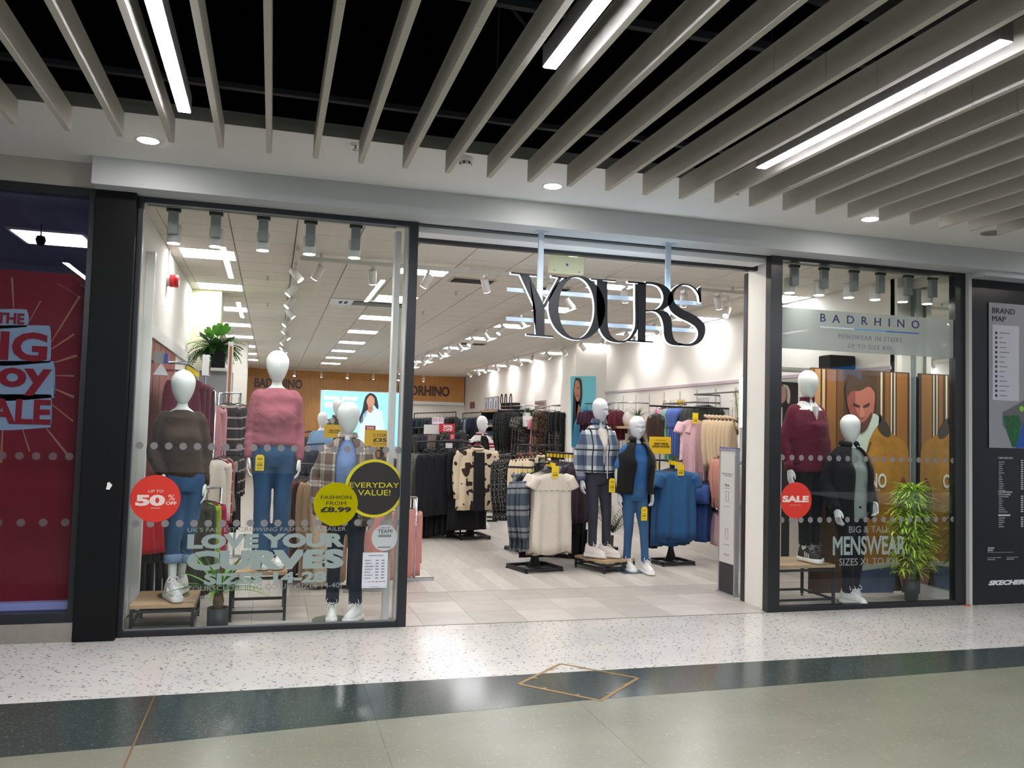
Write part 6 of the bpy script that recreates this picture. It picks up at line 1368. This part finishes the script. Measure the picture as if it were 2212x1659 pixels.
# its partition shelf
pt = thing('display_partition','grey display partition and ledge carrying the leafy planter','partition',(q.x,yl,0))
MB().bbox((-22*sc,-.02,0),(46*sc,.13,q.z-.04),.004).build('panel',mat('partition_grey','#8f8f92',.7),pt); MB().bbox((-26*sc,-.13,q.z-.04),(34*sc,.13,q.z-.001),.003).build('ledge',mat('ledge_grey','#c3c1bc',.5),pt)
t = thing('poster_stand','tall narrow poster stand with rust edge right of the leafy planter','poster stand',(at(494,850,y=3.6).x,3.6,0)); zt_ = at(494,738,y=3.6).z
MB().bbox((-.028,0,.3),(.028,.05,zt_),.003).build('frame',M_WHT2,t); MB().box((-.012,-.003,.35),(.016,-.0005,zt_-.05)).build('print_edge',mat('rust_print','#b06a4a',.6),t); MB().box((-.12,-.08,0),(.12,.14,.02)).build('base',M_WHT2,t); MB().box((-.02,.01,.02),(.02,.04,.3)).build('stem',M_WHT2,t)
yk = 2.75; q2 = at(444,812,y=yk); t = thing('header_box','white rectangular header box on the burgundy rail','display box',(q2.x,yk,q2.z)); MB().bbox((-.035,-.05,0),(.035,.12,at(444,767,y=yk).z-q2.z),.003).build('body',M_WHT2,t); MB().box((.0355,-.05,.01),(.0365,.12,.2)).build('mirror_side',M_MIRR,t); MB().tube([(0,0,0),(0,0,-.12)],.008,6).build('stem',M_CHROME,t)
# shelf with fern and black box seen above the poster
ys = 1.35; z0 = at(1900,806,y=ys).z
t = thing('high_shelf','white high shelf behind the poster in the right window','shelf',(5.9,ys,z0)); MB().bbox((-.75,-.15,-.03),(.22,.15,0),.003).build('board',M_WHT2,t); MB().box((.1,-.1,-.12),(.2,-.07,-.03)).build('bracket',M_WHT2,t)
q3 = at(1920,806,y=ys); t = thing('black_planter','black box planter on the high shelf of the right window','planter',(min(q3.x,5.95),ys,z0)); MB().bbox((-.16,-.1,0),(.16,.1,.16),.004).build('box',M_BLK2,t); MB().box((-.15,-.09,.14),(.15,.09,.165)).build('soil',M_SOIL,t)
q4 = at(1830,800,y=ys); t = thing('leafy_planter','trailing fern on the high shelf of the right window','potted plant',(q4.x,ys,z0))
MB().lathe([(.06,0),(.075,.1),(.068,.1)],n=20).build('pot',M_POT,t,True); mb = MB(); r3 = random.Random(12)
for k in range(34):
    az = r3.uniform(0,2*PI); e = r3.uniform(.1,.9); p0 = Vector((0,0,.1)); h = Vector((math.cos(az),math.sin(az)*.5,0)); Lf = r3.uniform(.16,.26)
    for i in range(10):
        p0 = p0+(h*math.cos(e)+Vector((0,0,1))*math.sin(e))*Lf/10; e -= .15
        for s_ in (-1,1): blade(mb,p0,az+s_,e*.5,Lf*.25,.012,.5,4)
o = mb.build('fern_fronds',[G2],t,True,fixn=False); o['kind']='stuff'
# palm between the entrance mannequins and small plants on shelves
q = at(1320,1205,y=2.9); t = thing('potted_palm','dark green potted palm behind legs of fleece mannequin','potted plant',(q.x,2.9,0))
MB().lathe([(.07,0),(.085,.16),(.078,.16)],n=20).build('pot',M_BLK2,t,True); MB().tube([(0,0,.1),(.01,0,.3)],.02,8).build('trunk',M_BARK,t,True)
mb = MB(); r3 = random.Random(5)
for k in range(14):
    az = k*2.4; e = r3.uniform(.9,1.35); p0 = Vector((.01,0,.3)); h = Vector((math.cos(az),math.sin(az),0)); Lf = r3.uniform(.45,.68)
    for i in range(14):
        p0 = p0+(h*math.cos(e)+Vector((0,0,1))*math.sin(e))*Lf/14; e -= .06
        for s_ in (-1,1): blade(mb,p0,az+s_*.9,e*.7,.13*(1-i/20),.012,.5,4)
o = mb.build('fronds',[G4],t,True,fixn=False); o['kind']='stuff'
# ------------------------------------------------------------------ shelves, vases, frames on the right wall
def vase(label, p, h, r, c_, prof=None):
    t = thing('vase',label,'vase',tuple(p)); pr = prof or [(.55,0),(.9,.25),(1,.45),(.6,.75),(.35,.85),(.42,1),(.3,1)]
    MB().lathe([(r*a,h*b) for a,b in pr],n=20).build('body',mat('vase_'+c_,c_,.5),t,True); MB().lathe([(r*pr[-1][0]*.9,h*.97),(r*pr[-1][0]*.9,h*.985)],n=14).build('mouth',M_STRUT,t); return t
ysf = at(1365,920,x=5.65).y; zf = at(1365,921,x=5.65).z
t = thing('wall_shelf','long oak shelf with vases behind the gilet mannequin','shelf',(5.8,ysf,zf)); MB().bbox((-.3,-1.1,-.04),(.3,1.3,0),.003).build('board',M_PTOP,t); MB().box((.0,-1.0,-.12),(.3,-.97,-.04)).build('bracket',M_RBLK,t); MB().box((.0,1.2,-.12),(.3,1.23,-.04)).build('bracket',M_RBLK,t)
vase('beige bottle-shaped vase on the shelf left of gilet mannequin head',at(1338,920,x=5.62)*1.0,.0,.0,'#c7b49f') if False else None
for (px,h,r,c_,lab) in ((1338,.2,.06,'#c4b19c','beige bottle-shaped vase on shelf beside burgundy tops'),(1355,.3,.09,'#d3d0ca','white stacked vase on shelf behind gilet mannequin'),(1393,.18,.055,'#cbb8ab','pale pink vase on shelf right of gilet mannequin head'),(1408,.22,.07,'#aab3b4','grey glass vase on shelf beside brown hanging top')):
    q = at(px,921,z=zf); vase(lab,(min(q.x,5.95),q.y,zf),h,r,c_)
q = at(1378,921,z=zf); t = thing('potted_grass','spiky green potted plant on the shelf above gilet mannequin','potted plant',(min(q.x,5.95),q.y,zf)); MB().lathe([(.06,0),(.07,.14),(.06,.14)],n=18).build('pot',mat('pot_stone','#b9b4aa',.7),t,True); mb = MB(); r3 = random.Random(8)
for k in range(40): blade(mb,(0,0,.13),k*2.4,r3.uniform(.5,1.4),r3.uniform(.18,.28),.014,.9,6)
o = mb.build('grass_blades',[G2],t,True,fixn=False); o['kind']='stuff'
def frame(label, pa, pb, x, c1, c2):
    a, b = at(*pa,x=x), at(*pb,x=x); t = thing('picture_frame',label,'picture frame',(x,(a.y+b.y)/2,b.z)); w_ = abs(a.y-b.y)/2; h = a.z-b.z
    MB().bbox((-.01,-w_,0),(.015,w_,h),.003).build('frame',mat('frame_'+c1,c1,.5),t); MB().box((-.013,-w_+.03,.03),(-.0105,w_-.03,h-.03)).build('picture',mat('pic_'+c2,c2,.5,noise=.2,nscale=4),t); MB().prism([(0,0)]*3 if False else [(-.001,.05),(.001,.05),(.001,h*.7)],-w_*.3,w_*.1).build('figure_print',mat('pic_fig','#5d6a7c',.6),t,loc=(-.0145,0,0))
for k,(a_,b_) in enumerate(((1047,1055),(1057,1065),(1067,1076))): frame('%s of three grey framed prints on the far right wall'%('left','middle','right')[k] if False else ('first','second','third')[k]+' of three grey framed prints on the far right wall',(a_,860-k*1.5),(b_,886),6.1,'#7d7478','#c3c6cc')
frame('small dark framed print left of three grey prints',(1016,867),(1027,884),6.1,'#ddd8d0','#7a4a33')
frame('tall framed print leaning above the far oak shelf',(1156,866),(1177,906),6.1,'#a79f9b','#8b6b5a')
zf2 = at(1140,922,x=5.75).z; y2_ = at(1140,922,x=5.75).y
t = thing('wall_shelf','oak shelf with white boxes deep on the right wall','shelf',(5.8,y2_,zf2)); MB().bbox((-.2,-.9,-.06),(.3,.9,0),.004).build('board',M_PTOP,t); MB().box((.0,-.8,-.14),(.3,-.77,-.06)).build('bracket',M_RBLK,t)
for px,w_,h,lab in ((1150,.3,.1,'white flat box on the far oak shelf'),(1147,.2,.24,'cream upright box on the far oak shelf')):
    q = at(px,922,z=zf2); t = thing('shelf_box',lab,'box',(min(q.x,5.9),q.y+(.25 if h>.2 else 0),zf2)); MB().bbox((-w_/2,-.08,0),(w_/2,.08,h),.003).build('box',M_WHT2,t); MB().box((-w_/2+.02,-.0815,h*.3),(w_/2-.02,-.0803,h*.6)).build('box_label',mat('lbl','#c9c4bd',.6),t)
vase('grey teardrop vase on the far oak shelf',(at(1136,922,z=zf2).x,at(1136,922,z=zf2).y,zf2),.42,.12,'#8d9290')
q = at(1146,895,z=zf2+.24); t = thing('potted_grass','small green plant standing on the cream box of the far shelf','potted plant',(5.85,y2_+.35,zf2)); MB().lathe([(.06,.0),(.07,.34),(.06,.34)],n=16).build('pot',M_WHT2,t,True); mb = MB()
for k in range(40): blade(mb,(0,0,.33),k*2.4,.6+.02*k,.18,.02,.8,5)
o = mb.build('leaves',[G2],t,True,fixn=False); o['kind']='stuff'
# shelving bay of folded jeans
xs_, yj = 5.75, at(1060,930,x=5.6).y
bay = thing('shelving_bay','oak shelving bay of folded jeans behind the red check mannequin','shelving',(5.75,yj,0)); zz = [at(1060,py,x=5.6).z for py in (886,918,943)]
for z in zz: MB().bbox((-.25,-.85,z-.05),(.3,.85,z),.004).build('board',M_PTOP,bay)
for s_ in (-1,1): MB().box((-.2,s_*.85-.02,0),(.3,s_*.85+.02,zz[0])).build('side_panel',M_RBLK,bay)
F_J = [fabric('fold_jean_%d'%i,c_,'denim',c2) for i,(c_,c2) in enumerate((('#2a3d55','#3d5878'),('#1c2533','#2a3648'),('#4a6687','#6c8bb0')))]
k = 0
for z in zz[1:]:
    for j in range(5):
        for i in range(3):
            o = MB().bbox((-.14,-.13,0),(.14,.13,.045),.015).build('folded_jeans',F_J[(i+j+k)%3],loc=(5.72,yj-.66+.33*j,z+.001+.046*i)); k += 1
            tag(o,'folded pair of blue jeans stacked in the oak shelving bay','jeans','folded jeans in the shelving bay')
# handbags on top shelf
for k,px in enumerate((1092,1101,1112)):
    q = V(px,884,5.75); t = thing('handbag',('first','second','third')[k]+' black handbag with looped handle above the sparkly coats','handbag',tuple(q),0,'handbags'); MB().bbox((-.1,-.14,0),(.1,.14,.16),.02).build('bag_body',F_BLK,t,True); MB().tube([(-.11,-.09,.14),(-.11,-.08,.3),(-.11,0,.38),(-.11,.08,.3),(-.11,.09,.14)],.014,6,14).build('handle',F_BLK2,t,True)
q = V(1100,886,5.75); t = thing('wall_shelf','dark wall shelf carrying black handbags','shelf',(5.8,q.y,q.z)); MB().bbox((-.2,-1.0,-.04),(.3,1.0,-.001),.003).build('board',M_RBLK,t); MB().box((.1,-.8,-.12),(.3,-.77,-.04)).build('bracket',M_RBLK,t)
# low shoe plinth
q = at(1085,1108,z=0); t = thing('shoe_plinth','low white shoe plinth with chrome edge beyond the cow print coat','plinth',(q.x,q.y+.35,0)); MB().bbox((-.3,-.35,.1),(.3,.35,.14),.004).build('slab',M_WHT2,t)
for sx in (-1,1):
    for sy in (-1,1): MB().box((sx*.28-.015,sy*.33-.015,0),(sx*.28+.015,sy*.33+.015,.55)).build('upright',M_CHROME,t)
MB().bbox((-.3,-.35,.5),(.3,.35,.54),.004).build('slab',M_WHT2,t)
for k in range(4):
    s_ = thing('shoe','%s dark shoe on the low white plinth'%rowname[k],'shoe',(q.x-.18+.12*k,q.y+.15+.04*(k%2),.141),.2); o = link('upper',SHOE_B[0],s_); link('sole',SHOE_B[1],s_); link('laces',SHOE_B[2],s_)
# ------------------------------------------------------------------ lightbox and pier poster
yb = 14.0; A, B = at(693,842,y=yb), at(862,966,y=yb)
d = thing('lightbox','large glowing blue love your curves lightbox in the middle of the shop','lightbox',((A.x+B.x)/2,yb,B.z)); L = d.location
MB().bbox((A.x-L.x,0,0),(B.x-L.x,.08,A.z-L.z),.01).build('frame',M_WHT2,d); MB().box((A.x-L.x+.02,-.004,.02),(B.x-L.x-.02,-.001,A.z-L.z-.02)).build('lit_face',emis('lightbox_blue','#7fb6d8',.9),d)
MB().box((-.6,.02,-B.z),(-.5,.07,0)).build('leg',M_RBLK,d); MB().box((.5,.02,-B.z),(.6,.07,0)).build('leg',M_RBLK,d)
PE = lambda nm,pts,k,c_,e=.75: pprint(nm,pts,yb-.005-.004*k,emis('lit_'+c_,c_,e),d,.002)
ptext('text_love','love your',emis('lit_white','#f4f8fa',1.0),700,866,775,852,yb-.01,d,offset=.05); ptext('text_curves','curves',emis('lit_white','#f4f8fa',1.0),700,879,752,868,yb-.01,d,offset=.05)
PE('hair',smooth([(790,856),(800,849),(812,856),(817,875),(816,884),(806,872),(800,862),(797,880),(789,902),(780,915),(776,905),(783,885),(786,868)]),1,'#2a1f1c',.3)
PE('face',smooth([(793,862),(800,854),(808,860),(809,871),(804,880),(800,890),(795,889),(796,878),(792,870)]),2,'#b3806a',.6)
PE('blouse',smooth([(776,918),(786,893),(798,884),(806,886),(818,884),(826,895),(828,960),(778,960)]),1,'#a9c8e8',.9)
PE('neck',[(796,878),(805,877),(807,886),(800,893),(795,888)],2,'#a87560',.6)
d = thing('pier_poster','tall turquoise poster of a woman on the right pier','poster',tuple(at(1259,965,y=8.35))); L = d.location; yq = 8.35
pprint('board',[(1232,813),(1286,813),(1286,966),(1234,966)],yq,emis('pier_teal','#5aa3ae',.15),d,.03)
PQ = lambda nm,pts,k,c_: pprint(nm,pts,yq-.035-.004*k,mat('pq_'+c_,c_,.6),d,.002)
PQ('hair',smooth([(1243,816),(1255,819),(1258,840),(1257,865),(1253,880),(1250,870),(1246,900),(1242,950),(1236,960),(1237,900),(1239,840)]),1,'#2b2523')
PQ('face',smooth([(1243,822),(1250,824),(1253,842),(1252,858),(1248,868),(1243,858),(1240,842)]),2,'#b07a5e'); PQ('neck',smooth([(1244,862),(1251,864),(1254,880),(1256,896),(1247,905),(1244,888)]),1,'#a8745c'); PQ('lips',[(1246,853),(1250,853),(1249,857),(1246,857)],3,'#8f3f3f'); PQ('eye',[(1246,837),(1251,838),(1251,840),(1246,839)],3,'#2a1f1c')
PQ('blouse',smooth([(1240,915),(1252,892),(1262,880),(1270,885),(1272,965),(1238,965)]),2,'#4a9cc8')
q = at(1262,966,y=yq); MB().box((-.2,.01,-q.z),(.2,.03,0)).build('stand',M_WHT2,d)
d = thing('face_poster','framed print of a fair-haired woman seen behind burgundy jumper mannequin','poster',tuple(at(1700,850,y=2.2))); yq = 2.2
pprint('board',[(1680,823),(1722,826),(1722,880),(1680,880)],yq,mat('fp_dark','#2c2226',.6),d,.02); pprint('mount',[(1678,819),(1724,822),(1724,827),(1678,824)],yq-.001,M_WHT2,d,.03); pprint('face',smooth([(1684,838),(1694,834),(1700,850),(1694,868),(1684,868)]),yq-.022,mat('fp_face','#c9988c',.6),d); pprint('hair',smooth([(1690,830),(1702,834),(1707,850),(1705,872),(1699,866),(1700,848)]),yq-.025,mat('fp_hair','#cfc3b4',.6),d)
MB().box((-.05,.0,-d.location.z),(.05,.02,0)).build('stand',M_RBLK,d)
# ------------------------------------------------------------------ price and offer signs
def card(label, pa, pb, y, col, lines, stem=None, name='offer_sign'):
    a, b = at(*pa,y=y), at(*pb,y=y); c = (a.x+b.x)/2; t = thing(name,label,'sign',(c,y,b.z)); w_ = (b.x-a.x)/2; h = a.z-b.z
    MB().bbox((-w_,-.004,0),(w_,.004,h),.001).build('card',mat('card_'+col,col,.5),t)
    for s_,u0,u1,v0,v1,c_,off in lines: text('lettering',s_,mat('tx_'+c_,c_,.5),c-w_+2*w_*u0,c-w_+2*w_*u1,b.z+h*v0,b.z+h*v1,y-.006,t,offset=off)
    if stem is not None: MB().tube([(0,.006,.02),(0,.006,-(b.z-stem)-.12)],.008,6).build('stem',M_RBLK,t,True)
    return t
D = '#1c1a10'
card('yellow GREAT PRICES ACROSS THE STORE sign beside gilet mannequin',(1403,943),(1449,981),2.75,'#d8ae14',[('GREAT PRICES',.2,.86,.54,.66,D,.03),('ACROSS THE STORE',.12,.92,.38,.5,D,.03),('EVERYDAY VALUE',.28,.72,.78,.82,D,0)],at(1425,995,y=2.75).z)
card('yellow GREAT PRICES sign behind the check shirt mannequin',(701,917),(742,946),6.6,'#d9ae18',[('GREAT PRICES',.25,.8,.5,.62,D,.03),('ACROSS THE STORE',.2,.85,.35,.46,D,.03)],at(720,962,y=6.6).z)
card('yellow 2 FOR £35 sign beside the white door jamb',(788,928),(839,966),6.15,'#d9ae18',[('2 FOR',.35,.92,.6,.78,D,0),('£35',.35,.92,.3,.52,D,.03),('MIX & MATCH',.35,.92,.14,.22,D,0)],at(810,974,y=6.15).z)
card('red 50% OFF sign on the rail behind the coat rack',(949,915),(982,934),7.1,'#bf1e2b',[('50%',.25,.85,.52,.86,'#eeeeee',.03),('OFF',.25,.85,.12,.46,'#eeeeee',.03)],at(965,945,y=7.1).z)
card('small red 50% OFF tag below the red sign',(972,936),(982,950),6.9,'#c4212d',[('50%',.2,.8,.5,.75,'#eeeeee',0),('OFF',.2,.8,.2,.42,'#eeeeee',0)],at(977,958,y=6.9).z)
card('white notice with two pink discs behind the red sign',(934,901),(958,917),7.3,'#e6e0e4',[('O',.08,.45,.4,.9,'#c98aa4',.05),('O',.55,.92,.4,.9,'#c98aa4',.05)],at(946,935,y=7.3).z)
card('white notice board left of the red 50% OFF sign',(916,917),(949,938),7.2,'#dcdad8',[],at(932,945,y=7.2).z)
card('red 50% sign in front of the blue lightbox',(789,919),(811,930),6.25,'#a5202c',[('50%',.15,.85,.25,.8,'#e6dede',.03)],at(800,974,y=6.25).z)
card('small white price card on the puffer coat rail',(963,957),(977,968),4.9,'#d5d0d4',[],at(970,975,y=4.9).z,'price_card')
# ------------------------------------------------------------------ security pedestal at the door
x0 = 4.30; t = thing('security_pedestal','tall slim silver security pedestal with white insert at the entrance','security gate',(x0,.815,0),-PI/2); hz = at(1552,966,y=.964).z
M_SIL = mat('pedestal_silver','#a9abad',.35,.6)
MB().bbox((-.155,-.0,.0),(-.135,.045,hz),.003).build('side_profile',M_SIL,t); MB().bbox((.135,0,0),(.155,.045,hz),.003).build('side_profile',M_SIL,t)
MB().box((-.135,.004,.3),(.135,.03,hz-.03)).build('insert',mat('pedestal_white','#c9c6c2',.35),t); MB().box((-.135,.004,.015),(.135,.03,.298)).build('kick_plate',mat('pedestal_black','#2b2c2e',.5),t)
MB().bbox((-.157,-.004,hz-.03),(.157,.049,hz-.008),.002).build('top_cap',M_SIL,t); MB().box((-.155,0,hz-.008),(.155,.045,hz)).build('blue_strip',mat('pedestal_blue','#2a2aa8',.4),t); MB().bbox((-.165,-.012,0),(.165,.057,.014),.002).build('base_plate',M_SIL,t)
def ltext(s_, zc, hh, w_, off=0):
    vs_, fs_ = tmesh(s_,off,0,1.0,2,.5); ax=[v[0] for v in vs_]; ay=[v[1] for v in vs_]; sx=w_/(max(ax)-min(ax)); sz=hh/(max(ay)-min(ay))
    MB().add([((v[0]-(min(ax)+max(ax))/2)*sx,.003-v[2]*.001,(v[1]-min(ay))*sz+zc) for v in vs_],fs_).build('lettering',M_GTX,t)
ltext('BADRHINO',hz*.815,.014,.2); ltext('Klarna.',hz*.735,.022,.085,.03)
MB().box((-.06,.002,hz*.805),(.08,.0035,hz*.808)).build('underline',M_GTX,t)
for zc in (.565,.31): # phone and bag outlines
    z = hz*(zc+.1); w_, h = .026, .05
    for a,b in (((-w_,.002,z-h),(-w_+.003,.0035,z+h)),((w_-.003,.002,z-h),(w_,.0035,z+h)),((-w_,.002,z-h),(w_,.0035,z-h+.003)),((-w_,.002,z+h-.003),(w_,.0035,z+h))): MB().box(a,b).build('icon_line',M_GTX,t)
for zc in (.595,.335,.27,.262,.72): MB().box((-.05,.002,hz*zc),(.05,.0035,hz*zc+.004)).build('small_print',M_GTX,t)
# ------------------------------------------------------------------ left wall fittings
zt_ = at(347,748,x=XL).z
for k in range(5):
    o = MB().bbox((XL,1.02+.42*k,.75),(XL+.012,1.02+.42*k+.385,zt_),.002).build('wall_panel',mat('terracotta','#9c5a50',.6,noise=.08,nscale=3)); tag(o,'terracotta wall panel on left shop wall, %s from the window'%rowname[k],'wall panel','terracotta wall panels')
S('trim_3',(XL,.8,zt_+.01),(XL+.03,4.7,zt_+.12),M_WHT2)
t = thing('mirror_panel','tall narrow mirror on left shop wall just inside left window','mirror',(XL,.45,.25)); MB().box((0,-.3,0),(.012,.3,2.1),).build('glass',M_MIRR,t); MB().bbox((0,.3,-.25),(.07,.36,2.65),.004).build('white_post',M_WHT2,t)
zb = at(370,790,x=-.9).z; t = thing('rail_end_cover','clear acrylic wedge on the end of the burgundy rail','sign holder',(XL+.12,1.05,zb-.12)); MB().prism([(-.06,0),(.06,0),(0,.1)],-.03,.03).build('wedge',mat('acrylic_pale','#c9cad0',.2),t); MB().box((-.06,-.02,.1),(.02,.0,.2)).build('bracket',M_GEAR,t); MB().box((.02,-.03,.1),(.05,.0,.18)).build('blue_clip',mat('clip_blue','#3d4f9c',.5),t)
# white wall slots on the right wall
for k in range(10):
    o = MB().box((XR-.006,2.6+.55*k,1.2),(XR,2.63+.55*k,2.2)).build('wall_channel',mat('channel','#b9b4ab',.6)); struct(o); o.name='trim_channel'
S('trim_4',(XR-.02,.7,2.26),(XR,8.4,2.3),mat('trim_mauve','#b3a2a8',.6))
# far side of the mall
S('wall_mall_far',(-9,-14,0),(24,-13.9,3.36),mat('far_wall','#77767a',.8))
t = thing('far_shop_window','bright shop window across the mall behind the camera','window',(2,-13.89,.3)); MB().box((-5,0,0),(5,.02,2.4)).build('frame',M_BLACK,t); MB().box((-4.9,.021,.05),(4.9,.03,2.3)).build('lit_pane',emis('far_glow','#e8eef2',.25),t)
M_MB = emis('far_blue','#2f9be0',1.6)
a_, b_ = at(1784,822,y=13.93), at(1860,779,y=13.93)
t = thing('far_shop_sign','glowing blue letters of a shop sign across the mall, seen mirrored in right window','sign',((a_.x+b_.x)/2,-13.88,(a_.z+b_.z)/2)); text('lettering','sa',M_MB,a_.x,b_.x,a_.z,b_.z,-13.86,t,offset=.06,thick=.04,mirror=True)
bpy.data.scenes.remove(_tmp)
